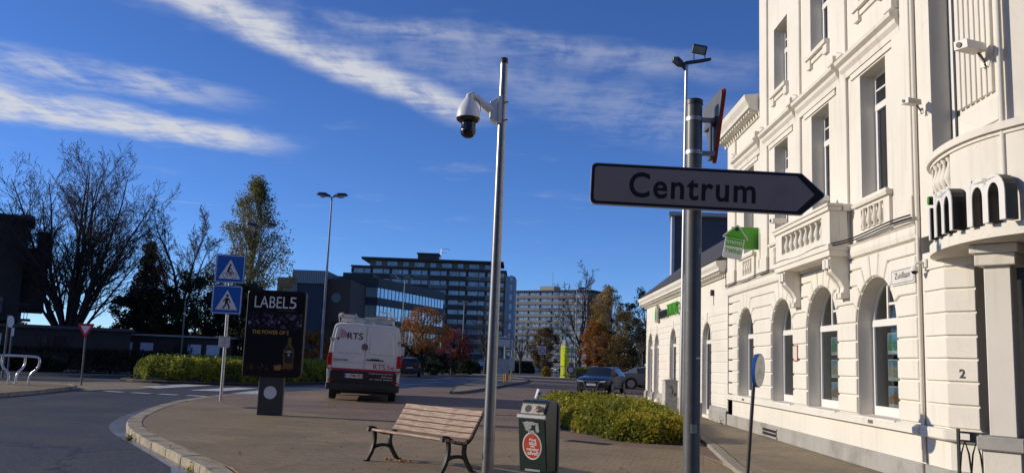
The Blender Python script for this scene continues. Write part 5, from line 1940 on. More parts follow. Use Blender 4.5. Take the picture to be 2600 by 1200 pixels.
for p in ([(-0.055, 1.83), (-0.02, 1.735)], [(0.015, 1.83), (-0.02, 1.735)], [(-0.10, 1.79), (-0.06, 1.67), (-0.02, 1.75)], [(0.06, 1.79), (0.02, 1.67), (-0.02, 1.75)]):
    bl_.prism(ribbon(p, 0.02), 'y', yb, yb + 0.002)
bl_.build('badge_letters', BLACK, bo_)
MB().box(-0.62, -0.02, -0.022, -0.013, 0.74, 0.875).build('number_plate', mat('plate_white', (0.68, 0.67, 0.62), 0.4), van)
MB().box(-0.62, -0.565, -0.0235, -0.0225, 0.742, 0.873).build('plate_band', SIGN_BLUE, van)
lettering('1-VPM-953', 0.13, mat('plate_red', (0.16, 0.010, 0.010), 0.5), van, (-0.29, -0.0245, 0.765), width=0.52, bold=0.002)
lettering('RTS', 0.30, BLACK, van, (-0.365, rear(-0.028, 1.985), 1.985), width=0.50, rot=(R(-5), 0, 0), bold=0.004)
RTSR = mat('rts_red', (0.28, 0.012, 0.035), 0.4, var=0.1)
ar = MB()
for k, r in enumerate((0.10, 0.165, 0.23, 0.295)):
    pts_ = [(-0.90 + r * math.cos(R(a_)), 1.985 + r * math.sin(R(a_))) for a_ in range(8, 84, 8)]
    ar.prism(ribbon(pts_, 0.024), 'y', -0.0275, -0.0255)
ar.prism([(-0.90 + 0.045 * math.cos(R(a_)), 1.985 + 0.045 * math.sin(R(a_))) for a_ in range(0, 360, 30)], 'y', -0.0275, -0.0255)
ao_ = ar.build('signal_logo', RTSR, van)
ao_.location = (0, rear(0, 2.0) - 0.002, 0)
lettering('RTS.be', 0.235, RTSR, van, (0.98, -0.0115, 1.055), align='RIGHT', width=0.68)
lettering('CRAFTER', 0.075, mat('badge_grey', (0.10, 0.10, 0.10), 0.4), van, (-0.98, -0.0175, 1.275), align='LEFT', width=0.46, bold=0.002)
for s_, z in (('Paddevijverstraat 50A', 0.895), ('8900 Ieper', 0.80), ('tel +32(57) 20 80 83', 0.71)):
    lettering(s_, 0.062, SIGN_W, van, (0.95, -0.0145, z), align='RIGHT', width=0.78 * len(s_) / 21)
# roof rack with ladders
rk = MB()
for s in (-1, 1):
    rk.tube([(s * 0.86, 0.35, 2.66), (s * 0.86, 3.6, 2.66)], 0.025, 8)
    for y in (0.5, 1.8, 3.3):
        rk.tube([(s * 0.86, y, 2.46), (s * 0.86, y, 2.66)], 0.02, 6)
for y in (0.4, 1.5, 2.6, 3.5):
    rk.tube([(-0.9, y, 2.68), (0.9, y, 2.68)], 0.025, 8)
rk.tube([(-0.92, 0.3, 2.5), (-0.96, 0.3, 2.74), (-0.90, 0.3, 2.82)], 0.018, 6)
rk.build('roof_rack', mat('rack_alu', (0.50, 0.50, 0.48), 0.4, metal=0.6, var=0.1), van, smooth=50)
for (x0, x1, z) in ((-0.82, -0.42, 2.74), (0.25, 0.62, 2.74)):
    ld = thing('roof_ladder', 'aluminium ladder lying on the left of the van roof' if x0 < 0 else 'aluminium ladder lying on the right of the van roof', 'ladder', van.location, R(8.8), group='ladders on the van roof', tilt=(0, R(1.4)))
    l_ = MB()
    for x in (x0, x1):
        l_.box(x - 0.02, x + 0.02, 0.1, 3.7, z, z + 0.075)
    l_.build('rail', GALV, ld)
    rung = MB().tube([(x0, 0, z + 0.04), (x1, 0, z + 0.04)], 0.016, 6).mesh('rung', GALV)
    for k in range(12):
        link('rung', rung, ld, (0, 0.25 + k * 0.29, 0))
for (p, q, r) in (((-0.95, 0.28, 2.72), (-0.80, 0.28, 2.80), 0.05), ((0.70, 0.3, 2.72), (0.98, 0.3, 2.76), 0.035), ((-0.1, 0.3, 2.70), (0.9, 0.45, 2.78), 0.022), ((0.75, 0.35, 2.70), (0.72, 0.35, 2.95), 0.02), ((0.45, 0.5, 2.8), (0.55, 0.5, 3.0), 0.02), ((0.35, 0.5, 2.95), (0.7, 0.5, 2.9), 0.02)):
    MB().tube([p, q], r, 6).build('rack_fitting', VW, van)

# ------------------------------------------------------------------ cars


def make_car(name, label, loc, rotz, paint, L=4.6, W=0.92, H=1.46, kind='hatch', scale=1.0, detail=True, group='cars round the junction', tail_glow=False):
    t = thing(name, label, 'car', loc, rotz, group=group)
    t.scale = (scale, scale, scale)
    rl = {'estate': (L - 0.50, 0.97), 'hatch': (L - 0.55, 0.98), 'sedan': (L - 1.35, 1.0), 'suv': (L - 0.45, 1.05)}[kind]
    hz_ = {'suv': 0.10}.get(kind, 0.0)
    st = [  # y, zb, belt, w, ztop, wtop
        (0.00, 0.32, 0.62 + hz_, W * 0.74, 0.66 + hz_, W * 0.62),
        (0.10, 0.24, 0.70 + hz_, W * 0.90, 0.755 + hz_, W * 0.74),
        (0.55, 0.22, 0.80 + hz_, W * 0.98, 0.875 + hz_, W * 0.80),
        (1.25, 0.22, 0.91 + hz_, W, 0.98 + hz_, W * 0.82),
        (2.05, 0.22, 0.95 + hz_, W, H - 0.04, W * 0.66),
        (2.75, 0.22, 0.97 + hz_, W, H, W * 0.67),
        (rl[0] - 0.55, 0.22, 0.98 + hz_, W, H - 0.03, W * 0.66),
        (rl[0], 0.23, 1.0 + hz_, W * 0.99, H - 0.10, W * 0.63),
        (L - 0.12 if kind != 'sedan' else L - 0.75, 0.28, 0.99 + hz_, W * 0.95, 1.04 + hz_, W * 0.72)]
    if kind == 'sedan':
        st.append((L - 0.12, 0.28, 0.96, W * 0.93, 1.0, W * 0.76))
    st.append((L, 0.36, 0.86 + hz_, W * 0.82, 0.90 + hz_, W * 0.70))
    rings = []
    for (y, zb, zt, w, zr, wr) in st:
        h = [(0.0, zb), (w * 0.86, zb), (w * 0.97, zb + 0.10), (w, (zb + zt) / 2 + 0.08), (w * 0.975, zt), (wr, zr - 0.035), (wr * 0.72, zr - 0.003), (0.0, zr)]
        rings.append([(x, y, z) for x, z in h] + [(-x, y, z) for x, z in h[-2:0:-1]])
    n = len(rings[0])
    parts = {'body': MB(), 'windscreen': MB(), 'rear_window': MB(), 'side_window_a': MB(), 'side_window_b': MB()}
    ri_ = 8 if kind != 'sedan' else 8
    for i in range(len(rings) - 1):
        for k in range(n):
            q = [rings[i][k], rings[i][(k + 1) % n], rings[i + 1][(k + 1) % n], rings[i + 1][k]]
            key = 'body'
            if i == 3 and k in (5, 6, 7, 8):
                key = 'windscreen'
            elif i == 7 and k in (5, 6, 7, 8):
                key = 'rear_window'
            elif 4 <= i <= 6 and k == 4:
                key = 'side_window_a'
            elif 4 <= i <= 6 and k == n - 5:
                key = 'side_window_b'
            elif i == 3 and k == 4:
                key = 'side_window_a'
            elif i == 3 and k == n - 5:
                key = 'side_window_b'
            parts[key].add(q, [(0, 1, 2, 3)])
    parts['body'].add(rings[0], [tuple(range(n - 1, -1, -1))])
    parts['body'].add(rings[-1], [tuple(range(n))])
    for key, mbd in parts.items():
        me = mbd.mesh(key, paint if key == 'body' else GLASS_D)
        b_ = bmesh.new()
        b_.from_mesh(me)
        bmesh.ops.remove_doubles(b_, verts=b_.verts, dist=0.0005)
        bmesh.ops.recalc_face_normals(b_, faces=b_.faces)
        b_.to_mesh(me)
        b_.free()
        me.polygons.foreach_set('use_smooth', [True] * len(me.polygons))
        me.set_sharp_from_angle(angle=R(38))
        link('side_window' if key.startswith('side') else key, me, t)
    for y in (0.93, L - 0.95):
        for s in (-1, 1):
            w_ = MB().lathe([(0.05, -0.105), (0.27, -0.105), (0.315, -0.09), (0.325, 0.0), (0.315, 0.09), (0.27, 0.105), (0.05, 0.105)], 22, axis='x').mesh('wheel', RUBBER, smooth=40)
            wo = link('wheel', w_, t, (s * (W - 0.085), y, 0.325))
            rr = MB()
            for k in range(10):
                a_ = 2 * math.pi * k / 10
                rr.prism(ribbon([(0.04 * math.cos(a_), 0.04 * math.sin(a_)), (0.235 * math.cos(a_), 0.235 * math.sin(a_))], 0.05), 'x', s * 0.104, s * 0.112)
            rr.lathe([(0.225, 0.102 * s), (0.25, 0.102 * s), (0.25, 0.113 * s), (0.225, 0.113 * s)], 22, axis='x')
            rr.build('rim', RIM, wo)
            MB().lathe([(0.33, 0.0), (0.385, 0.0), (0.385, 0.012 * s), (0.33, 0.012 * s)], 22, c=(s * W * 0.998, y, 0.335), axis='x').build('wheel_arch', BLACK, t)
    for s in (-1, 1):
        MB().prism([(s * W * 0.42, 0.60 + hz_), (s * W * 0.80, 0.64 + hz_), (s * W * 0.86, 0.73 + hz_), (s * W * 0.50, 0.69 + hz_)], 'y', -0.02, 0.16).build('headlight', LAMP_GLASS, t, bevel=0.01)
        MB().prism([(s * W * 0.52, 0.78 + hz_), (s * W * 0.93, 0.78 + hz_), (s * W * 0.90, 0.93 + hz_), (s * W * 0.52, 0.90 + hz_)], 'y', L - 0.10, L + 0.01).build('tail_light', TAIL, t, bevel=0.01)
        MB().prism(rounded([(s * W * 1.0, 0.97 + hz_), (s * (W + 0.17), 0.99 + hz_), (s * (W + 0.16), 1.10 + hz_), (s * W * 0.98, 1.08 + hz_)], 0.02), 'y', 1.62, 1.76).build('wing_mirror', paint, t)
        if detail:
            MB().box(min(s * (W - 0.008), s * (W + 0.004)), max(s * (W - 0.008), s * (W + 0.004)), 1.3, L - 1.35, 0.30, 0.325).build('side_trim', RIM, t)
    MB().box(-0.26, 0.26, -0.035, -0.005, 0.44, 0.55).build('number_plate', mat('plate_white', (0.68, 0.67, 0.62), 0.4), t)
    MB().box(-0.26, 0.26, L + 0.003, L + 0.02, 0.66, 0.77).build('rear_plate', mat('plate_white', (0.68, 0.67, 0.62), 0.4), t)
    MB().box(-W * 0.80, W * 0.80, -0.02, 0.10, 0.20, 0.36).build('front_bumper', VPL, t, bevel=0.02)
    MB().box(-W * 0.80, W * 0.80, L - 0.12, L + 0.01, 0.24, 0.44).build('rear_bumper', VPL, t, bevel=0.02)
    return t


DARKBLUE = mat('car_dark_blue', (0.012, 0.014, 0.020), 0.22, var=0.05, coat=0.8, metal=0.2)
SILVER = mat('car_silver', (0.30, 0.285, 0.26), 0.3, metal=0.5, var=0.05, coat=0.6)
CARBLACK = mat('car_black', (0.010, 0.010, 0.012), 0.25, var=0.05, coat=0.8)
CARBLUE = mat('car_blue', (0.02, 0.07, 0.20), 0.25, var=0.05, coat=0.8)
CARWHITE = mat('car_white_blue', (0.45, 0.52, 0.65), 0.3, var=0.05, coat=0.6)
CARRED = mat('car_dull_red', (0.12, 0.015, 0.012), 0.3, var=0.05, coat=0.6)
au = make_car('estate_car', 'dark blue estate car facing the camera behind the shrub bed', (3.72, 44.1, 0.0), R(-19), DARKBLUE, L=4.9, W=0.935, H=1.46, kind='estate', scale=0.93)
gq = [(-0.40, 0.70), (0.40, 0.70), (0.45, 0.60), (0.30, 0.27), (-0.30, 0.27), (-0.45, 0.60)]
MB().prism(rounded(gq, 0.04), 'y', -0.030, 0.05).build('grille', BLACK, au)
gm_ = MB()
o1, o2 = rounded(gq, 0.04), inset(rounded(gq, 0.04), 0.025)
for k in range(len(o1)):
    j = (k + 1) % len(o1)
    gm_.prism([o1[k], o1[j], o2[j], o2[k]], 'y', -0.040, -0.031)
gm_.build('grille_frame', RIM, au)
rg = MB()
for k in range(4):
    cx = -0.135 + k * 0.09
    q = [(cx + 0.055 * math.cos(2 * math.pi * a_ / 16), 0.63 + 0.055 * math.sin(2 * math.pi * a_ / 16)) for a_ in range(17)]
    for p0, p1 in zip(q[:-1], q[1:]):
        rg.prism(ribbon([p0, p1], 0.014), 'y', -0.048, -0.041)
rg.build('ring_emblem', RIM, au)
for s in (-1, 1):
    MB().tube([(s * 0.60, 2.2, 1.47), (s * 0.61, 3.9, 1.47)], 0.02, 6).build('roof_rail', RIM, au)
make_car('silver_car', 'silver grey saloon car turning away past the end of the wing', (11.0, 57.3, 0.0), R(90 + 4), SILVER, L=4.75, W=0.92, H=1.44, kind='sedan')
make_car('dark_car', 'dark car half hidden behind the silver saloon', (12.1, 60.6, 0.0), R(92), CARBLACK, L=4.5, W=0.91, H=1.47, kind='hatch')
make_car('dark_hatchback', 'dark hatchback driving away just right of the van', (-9.35, 75.2, -0.1), R(180 + 8), CARBLACK, L=4.3, W=0.92, H=1.56, kind='suv')
make_car('pale_suv', 'pale bluish white off-roader facing the camera by the far car park', (0.95, 128.0, -0.05), R(-14), CARWHITE, L=4.4, W=0.95, H=1.62, kind='suv')
make_car('parked_dark_car', 'dark parked car left of the yellow pencil post', (5.2, 121.5, 0.0), R(-50), CARBLACK, L=4.3, W=0.9, H=1.5, kind='hatch')
for k, (x, y, c, lab) in enumerate(((-11.6, 112, CARBLUE, 'leftmost blue parked car below the red tree'), (-9.0, 115, CARBLACK, 'black parked car in the middle of the row below the apartment block'), (-5.9, 118, CARBLUE, 'rightmost blue parked car of the row behind the steel mast'))):
    make_car('parked_car', lab, (x, y, 0.0), R(-30 - 4 * k), c, kind='hatch', scale=1.1, group='cars parked before the apartment block')
make_car('blue_car', 'blue car parked in front of the white garage doors', (-24.6, 70.5, -0.1), R(80), CARBLUE, kind='hatch', H=1.5)
make_car('red_car', 'dull red parked car behind the crowd barrier', (9.0, 103.0, 0.0), R(-60), CARRED, kind='hatch')

# ------------------------------------------------------------------ far street furniture
YEL = mat('fluo_yellow', (0.80, 0.86, 0.01), 0.45, var=0.08, vs=3)
pn = thing('pencil_post', 'tall fluorescent yellow pencil-shaped post lettered LANGZAAM', 'traffic post', (4.70, 88.0, -0.05))
PR = 0.46
MB().prism([(PR * math.cos(R(30 + 60 * k)), PR * math.sin(R(30 + 60 * k))) for k in range(6)], 'z', 0.05, 3.20).build('shaft', YEL, pn)
hx = [(PR * math.cos(R(30 + 60 * k)), PR * math.sin(R(30 + 60 * k))) for k in range(6)]
MB().loft([[(x, y, 3.202) for x, y in hx], [(x * 0.3, y * 0.3, 3.85) for x, y in hx]]).build('sharpened_tip', mat('pencil_wood', (0.34, 0.33, 0.32), 0.6), pn)
MB().loft([[(x * 0.3, y * 0.3, 3.852) for x, y in hx], [(x * 0.04, y * 0.04, 4.12) for x, y in hx]]).build('lead', BLACK, pn)
for k, ch in enumerate('LANGZAAM'):
    lettering(ch, 0.36, SIGN_BLACK, pn, (0.0, -0.465, 2.20 - k * 0.285), bold=0.005, width=0.20)
lettering('school', 0.24, SIGN_BLACK, pn, (0.0, -0.465, 2.86), width=0.62)
lettering('STOP', 0.20, SIGN_BLACK, pn, (0.0, -0.465, 2.56), width=0.42)
ne = thing('round_ban_sign', 'low round red and white prohibition sign beside the yellow pencil post', 'sign', (5.0, 80.6, 0.0))
MB().tube([(-0.12, 0.02, 0), (-0.06, 0.02, 2.95)], 0.04, 8).build('pole', DARKGREY, ne)
MB().lathe([(0.01, -0.06), (0.36, -0.06), (0.36, -0.03), (0.01, -0.03)], 26, c=(-0.12, 0, 0.86), axis='y').build('disc', SIGN_RED, ne)
MB().lathe([(0.01, -0.066), (0.25, -0.066), (0.25, -0.061), (0.01, -0.061)], 26, c=(-0.12, 0, 0.86), axis='y').build('sign_face', SIGN_W, ne)
for z in (2.05, 2.5, 2.72):
    MB().box(-0.5, 0.35, -0.05, 0.0, z - 0.07, z + 0.07).build('small_plate', mat('plate_dull', (0.30, 0.30, 0.30), 0.5), ne)
BARR = mat('barrier_green', (0.26, 0.30, 0.20), 0.5, metal=0.4, var=0.15)


def barrier(x, y, a_, lab):
    t = thing('crowd_barrier', lab, 'barrier', (x, y, -0.02), R(a_), group='crowd barriers by the pencil post')
    MB().tube([(0, 0, 0.06), (0, 0, 1.15), (2.2, 0, 1.15), (2.2, 0, 0.06)], 0.035, 8).build('frame', BARR, t)
    MB().tube([(0, 0, 0.22), (2.2, 0, 0.22)], 0.028, 8).build('bottom_rail', BARR, t)
    bar = MB().tube([(0, 0, 0.22), (0, 0, 1.15)], 0.016, 6).mesh('bar', BARR)
    for k in range(13):
        link('bar', bar, t, (0.16 + k * 0.157, 0, 0))
    for x_ in (0.25, 1.95):
        MB().box(x_ - 0.05, x_ + 0.05, -0.28, 0.28, 0.0, 0.05).build('foot', BARR, t)


barrier(3.62, 86.9, 8, 'green crowd barrier directly left of and behind the pencil post')
barrier(5.75, 87.2, -4, 'green crowd barrier right of the round prohibition sign')
# bus stop: yellow poles with boards
BY = mat('bus_pole_yellow', (0.62, 0.47, 0.10), 0.45, var=0.08)
BOARD = mat('timetable_board', (0.46, 0.45, 0.40), 0.5, var=0.2, vs=5)
bsb = thing('bus_stop_sign', 'bus stop flag boards on a yellow pole behind the steel mast', 'bus stop', (-0.85, 57.5, 0.09))
MB().tube([(0, 0, 0), (-0.03, 0, 3.0)], 0.055, 10).build('pole', BY, bsb)
MB().box(-0.75, 0.30, -0.10, -0.06, 2.30, 2.95).build('flag_board', mat('flag_board_pale', (0.60, 0.60, 0.56), 0.5, var=0.1), bsb)
MB().box(-0.75, 0.30, -0.105, -0.101, 2.78, 2.84).build('board_line', BLACK, bsb)
MB().box(-0.42, 0.28, -0.09, -0.05, 0.55, 1.52).build('timetable_board', BOARD, bsb)
bs2 = thing('bus_stop_sign', 'bus stop board on a thinner yellow pole further right', 'bus stop', (-0.40, 58.9, 0.09))
MB().tube([(0, 0, 0), (-0.03, 0, 2.72)], 0.05, 10).build('pole', BY, bs2)
MB().box(-0.55, 0.02, -0.10, -0.06, 2.05, 2.80).build('flag_board', _M['flag_board_pale'], bs2)
for k in range(4):
    MB().box(-0.46, -0.08, -0.106, -0.101, 2.16 + k * 0.16, 2.24 + k * 0.16).build('route_plate', BLACK, bs2)
MB().box(-0.17, 0.19, -0.10, -0.06, 0.72, 1.68).build('timetable_board', mat('timetable_pale', (0.55, 0.52, 0.44), 0.5, var=0.15, vs=5), bs2)
kr = thing('keep_right_bollard', 'blue arrow disc on an orange bollard beside the bus stop', 'sign', (-0.75, 61.0, 0.09))
MB().lathe([(0.01, -0.05), (0.30, -0.05), (0.30, -0.02), (0.01, -0.02)], 24, c=(0, 0, 1.42), axis='y').build('disc', SIGN_BLUE, kr)
MB().prism(ribbon([(-0.15, 1.56), (0.13, 1.29)], 0.09), 'y', -0.056, -0.051).prism([(0.17, 1.22), (0.17, 1.46), (-0.06, 1.22)], 'y', -0.056, -0.051).build('arrow', SIGN_W, kr)
MB().tube([(0, 0, 0), (0, 0, 1.12)], [0.12, 0.10], 12).build('bollard', mat('bollard_orange', (0.62, 0.16, 0.02), 0.5), kr, smooth=40)
z3 = thing('zone_sign', 'square speed zone sign on a dark pole in front of the far block', 'sign', (2.75, 100.0, -0.05))
MB().tube([(0, 0, 0), (-0.04, 0, 4.3)], 0.05, 8).build('pole', DARKGREY, z3)
MB().box(-0.42, 0.42, -0.10, -0.06, 2.35, 3.30).build('plate', SIGN_W, z3)
MB().lathe([(0.01, -0.11), (0.34, -0.11), (0.34, -0.101), (0.01, -0.101)], 24, c=(0, 0, 2.80), axis='y').build('red_ring', SIGN_RED, z3)
MB().lathe([(0.01, -0.116), (0.24, -0.116), (0.24, -0.111), (0.01, -0.111)], 24, c=(0, 0, 2.80), axis='y').build('ring_face', SIGN_W, z3)
lettering('30', 0.26, SIGN_BLACK, z3, (0, -0.118, 2.71), width=0.28)
MB().prism([(-0.36, 3.42), (0.36, 3.42), (0.0, 4.05)], 'y', -0.09, -0.06).build('warning_triangle', SIGN_RED, z3)
MB().prism([(-0.20, 3.51), (0.20, 3.51), (0.0, 3.86)], 'y', -0.096, -0.091).build('triangle_face', SIGN_W, z3)

# ------------------------------------------------------------------ signs, cameras and fittings on the white house
HG = thing('hanging_sign', 'green house-shaped immo TWINS sign hanging from a green wall arm', 'sign', (F, 20.3, 4.3))
# bracket plate on the wall, sign panel turned to the street
MB().box(-0.66, -0.03, -0.03, 0.03, 0.0, 0.52).build('wall_arm', GREEN, HG)
hs = rounded([(-0.20, -0.42), (0.24, -0.42), (0.24, 0.06), (0.33, 0.06), (0.02, 0.40), (-0.29, 0.06), (-0.20, 0.06)], [0.05, 0.05, 0.01, 0.04, 0.06, 0.04, 0.01])
hp = link('house_panel', MB().prism(hs, 'y', -0.09, 0.05).mesh('house_panel', mat('sign_panel_white', (0.62, 0.62, 0.58), 0.4), bevel=0.008), HG, (-0.62, -0.05, 0.18), rot=(0, R(10), R(-12)))
hg = inset(hs, 0.028)
MB().prism([p for p in hg if p[1] > -0.10] + [(hg[0][0], -0.13)][:0], 'y', -0.0935, -0.0905).build('green_roof_print', GREEN, hp)
MB().prism([(-0.172, -0.14), (0.212, -0.14), (0.212, 0.04), (-0.172, 0.04)], 'y', -0.0945, -0.0905).build('green_print', GREEN, hp)
MB().lathe([(0.003, -0.097), (0.045, -0.097), (0.045, -0.091), (0.003, -0.091)], 16, c=(0.02, 0, 0.27), axis='y').build('eyelet', BLACK, hp)
lettering('immo', 0.17, SIGN_W, hp, (0.02, -0.0965, -0.09), width=0.35)
lettering('TWINS', 0.14, GREEN, hp, (0.02, -0.0925, -0.30), width=0.37, bold=0.004)

# wall lettering on the wing (reads towards the street)
WLb = thing('wall_lettering', 'black and green immoTWINS letters with house logo on the wing', 'sign', (F - 0.02, 34.9, 3.35))
rotw = (0, 0, R(-90))
k_ = MB().prism([(-y_, z_) for y_, z_ in [(-0.26, -0.30), (0.26, -0.30), (0.26, 0.14), (0.0, 0.42), (-0.26, 0.14)]], 'x', -0.12, 0.0)
k_.build('house_logo', mat('logo_stone', (0.42, 0.40, 0.34), 0.6), WLb, bevel=0.02).location = (0, 0.0, 0.18)
MB().prism([(-0.18, -0.22), (0.18, -0.22), (0.18, 0.10), (0.0, 0.30), (-0.18, 0.10)], 'x', -0.13, -0.121).build('logo_face', GREEN, WLb).location = (0, 0, 0.18)
for s_, mm, y0, w_ in (('immo', BLACK, -0.55, 1.75), ('TWINS', GREEN, -2.40, 2.1)):
    lo = link('letters', text_mesh(s_, 0.62, mm, extrude=0.04, align='LEFT', width=w_, bold=0.006), WLb, (-0.06, y0, 0.0), rot=rotw)

# big porch letters standing on the canopy edge: i m m o
PL = thing('porch_lettering', 'large white edged black letters imm standing on the porch canopy', 'sign', (5.15, 10.5, 3.19))
PLW = mat('letter_face_white', (0.74, 0.72, 0.66), 0.4, var=0.03)
LETB = mat('letter_side_black', (0.010, 0.010, 0.010), 0.4, var=0.0)
lline = offset_line(BOW, 0.10)


def along(line, y):
    for a_, b_ in zip(line[:-1], line[1:]):
        if a_[1] >= y >= b_[1]:
            t_ = (a_[1] - y) / max(1e-6, a_[1] - b_[1])
            return Vector(a_).lerp(Vector(b_), t_), (Vector(b_) - Vector(a_)).normalized()
    return Vector(line[-1]), Vector((0, -1))


def make_m(width=0.66, h=0.52, s=0.095):
    """outline of a lower-case m as one polygon"""
    g_ = (width - 3 * s) / 2
    pts = [(0, 0), (s, 0)]
    c1 = s + g_ / 2
    pts += [(c1 - g_ / 2 * math.cos(R(t_)), h - 0.22 + (0.13) * math.sin(R(t_))) for t_ in range(0, 181, 20)]
    pts += [(s + g_, 0), (2 * s + g_, 0)]
    c2 = 2 * s + g_ * 1.5
    pts += [(c2 - g_ / 2 * math.cos(R(t_)), h - 0.22 + 0.13 * math.sin(R(t_))) for t_ in range(0, 181, 20)]
    pts += [(width - s, 0), (width, 0), (width, h - 0.20)]
    ro_ = (width - (s + g_)) / 2
    pts += [(width - ro_ + ro_ * math.cos(R(t_)), h - 0.20 + 0.20 * math.sin(R(t_))) for t_ in range(20, 161, 20)]
    pts += [(s + g_ + s * 0.55, h - 0.09)]
    pts += [((s + g_ + s) / 2 + 0.02 + ro_ * 0.98 * math.cos(R(t_)), h - 0.20 + 0.20 * math.sin(R(t_))) for t_ in range(30, 161, 20)]
    pts += [(s, h - 0.06), (s, h), (0, h)]
    return pts


def stand_letter(poly, y, nm):
    p, d = along(lline, y)
    ang_ = math.atan2(d.y, d.x)
    mb = MB().prism(poly, 'y', -0.01, 0.13, 0)
    o = mb.build(nm, LETB, PL)
    o.location = Vector((p.x, p.y, 3.195)) - Vector(PL.location)
    o.rotation_euler = (0, 0, ang_)
    MB().prism(poly, 'y', -0.022, -0.0105).build('letter_face', PLW, o)
    return o


io = stand_letter([(0, 0), (0.09, 0), (0.09, 0.40), (0, 0.40)], 10.86, 'letter')
MB().lathe([(0.005, -0.02), (0.055, -0.02), (0.055, 0.19), (0.005, 0.19)], 20, c=(0.045, 0, 0.50), axis='y').build('dot', LETB, io)
MB().lathe([(0.005, -0.03), (0.055, -0.03), (0.055, -0.021), (0.005, -0.021)], 20, c=(0.045, 0, 0.50), axis='y').build('dot_face', GREEN, io)
stand_letter(make_m(), 10.62, 'letter')
stand_letter(make_m(), 9.80, 'letter')

# street name plate, house number, notice
zs_ = thing('street_name_plate', 'white enamel street name plate reading Zuidlaan', 'sign', (F - 0.045, 12.60, 2.93))
zs_.scale = (1.0, 1.15, 1.15)
MB().prism([(-y_, z_) for y_, z_ in rounded([(-0.34, -0.105), (0.34, -0.105), (0.34, 0.105), (-0.34, 0.105)], 0.02)], 'x', -0.012, 0.0).build('plate', mat('enamel_white', (0.72, 0.69, 0.60), 0.3), zs_)
lettering('Zuidlaan', 0.115, SIGN_BLACK, zs_, (-0.0145, 0.0, -0.025), rot=rotw, width=0.44)
q_ = rounded([(-0.315, -0.085), (0.315, -0.085), (0.315, 0.085), (-0.315, 0.085)], 0.02)
qi = inset(q_, 0.006)
zb_ = MB()
for k in range(len(q_)):
    j = (k + 1) % len(q_)
    zb_.prism([q_[k], q_[j], qi[j], qi[k]], 'x', -0.0135, -0.0125)
zb_.build('border', SIGN_BLACK, zs_)
nb = thing('house_number', 'black figure 2 standing off the rounded corner wall', 'number', (5.69, 11.262, 1.50))
link('figure', text_mesh('2', 0.155, BLACK, extrude=0.008, bold=0.004), nb, (0, 0, 0), rot=(0, 0, R(-55)))
nt_ = thing('wall_notice', 'small red framed notice on the pier between two windows', 'notice', (F - 0.03, 17.55, 1.86))
MB().box(-0.02, 0.0, -0.12, 0.12, -0.16, 0.16).build('frame', mat('notice_red', (0.38, 0.04, 0.025), 0.5), nt_)
MB().box(-0.023, -0.0205, -0.10, 0.10, -0.14, 0.14).build('sheet', mat('notice_paper', (0.66, 0.60, 0.50), 0.6, var=0.2, vs=30), nt_)

# boxy security cameras on the house
CB = mat('camera_housing_cream', (0.70, 0.67, 0.60), 0.45, var=0.05)


def box_camera(loc, rot, label, size=1.0, tilt=0.0):
    t = thing('security_camera', label, 'camera', loc, rot, group='boxy cameras on the house')
    t.scale = (size, size, size)
    bdy = link('housing', MB().prism([(-0.09, -0.05), (0.09, -0.05), (0.09, 0.05), (0.06, 0.065), (-0.09, 0.065)], 'y', -0.36, 0.02).mesh('housing', CB, bevel=0.006), t, (0, -0.12, 0.05), rot=(tilt, 0, 0))
    MB().lathe([(0.004, -0.372), (0.034, -0.372), (0.034, -0.361), (0.004, -0.361)], 14, c=(-0.02, 0, 0.005), axis='y').build('lens', BLACK, bdy)
    MB().box(-0.092, -0.0905, -0.28, -0.12, -0.02, 0.03).build('side_lens', BLACK, bdy)
    MB().tube([(0, 0.0, -0.10), (0, -0.06, -0.06), (0, -0.12, 0.0)], 0.022, 8).build('bracket', CB, t, smooth=50)
    MB().box(-0.05, 0.05, -0.025, 0.0, -0.16, -0.04).build('junction_box', CB, t, bevel=0.005)
    MB().tube([(0.0, -0.14, -0.005), (0.05, -0.10, -0.10), (0.04, -0.05, -0.17), (0.0, -0.02, -0.12)], 0.008, 6).build('cable', BLACK, t, smooth=60)
    return t


box_camera((5.30, 9.72, 5.22), R(-60), 'boxy camera with shadow on the fluted pilaster', 0.95, R(4))
box_camera((F - 0.06, 11.85, 5.25), R(-62), 'boxy camera beside the drainpipe left of the tall bow window', 0.72, R(4))
box_camera((F - 0.10, 15.30, 4.52), R(-75), 'boxy camera standing on the near end of the balcony', 0.85, R(2))
box_camera((F - 0.12, 17.70, 4.50), R(-75), 'boxy camera at the far end of the balcony below the arrow sign', 0.85, R(2))
dm = thing('mini_dome_camera', 'small white dome camera on an arm above the street name plate', 'camera', (F - 0.03, 11.92, 3.0))
MB().tube([(0, 0, 0.03), (-0.05, -0.0, 0.05), (-0.11, 0.02, 0.05), (-0.14, 0.03, 0.0)], 0.018, 10).build('arm', CB, dm, smooth=50)
MB().lathe([(0.02, 0.0), (0.04, -0.01), (0.058, -0.035), (0.06, -0.07), (0.02, -0.07)], 18, c=(-0.14, 0.03, 0)).build('housing', CB, dm, smooth=40)
MB().lathe([(0.043, -0.07), (0.042, -0.09), (0.028, -0.108), (0.004, -0.115)], 18, c=(-0.14, 0.03, 0)).build('dome', CAMB, dm, smooth=60)
MB().box(-0.03, 0.0, -0.06, 0.06, -0.02, 0.10).build('base', CB, dm, bevel=0.01)

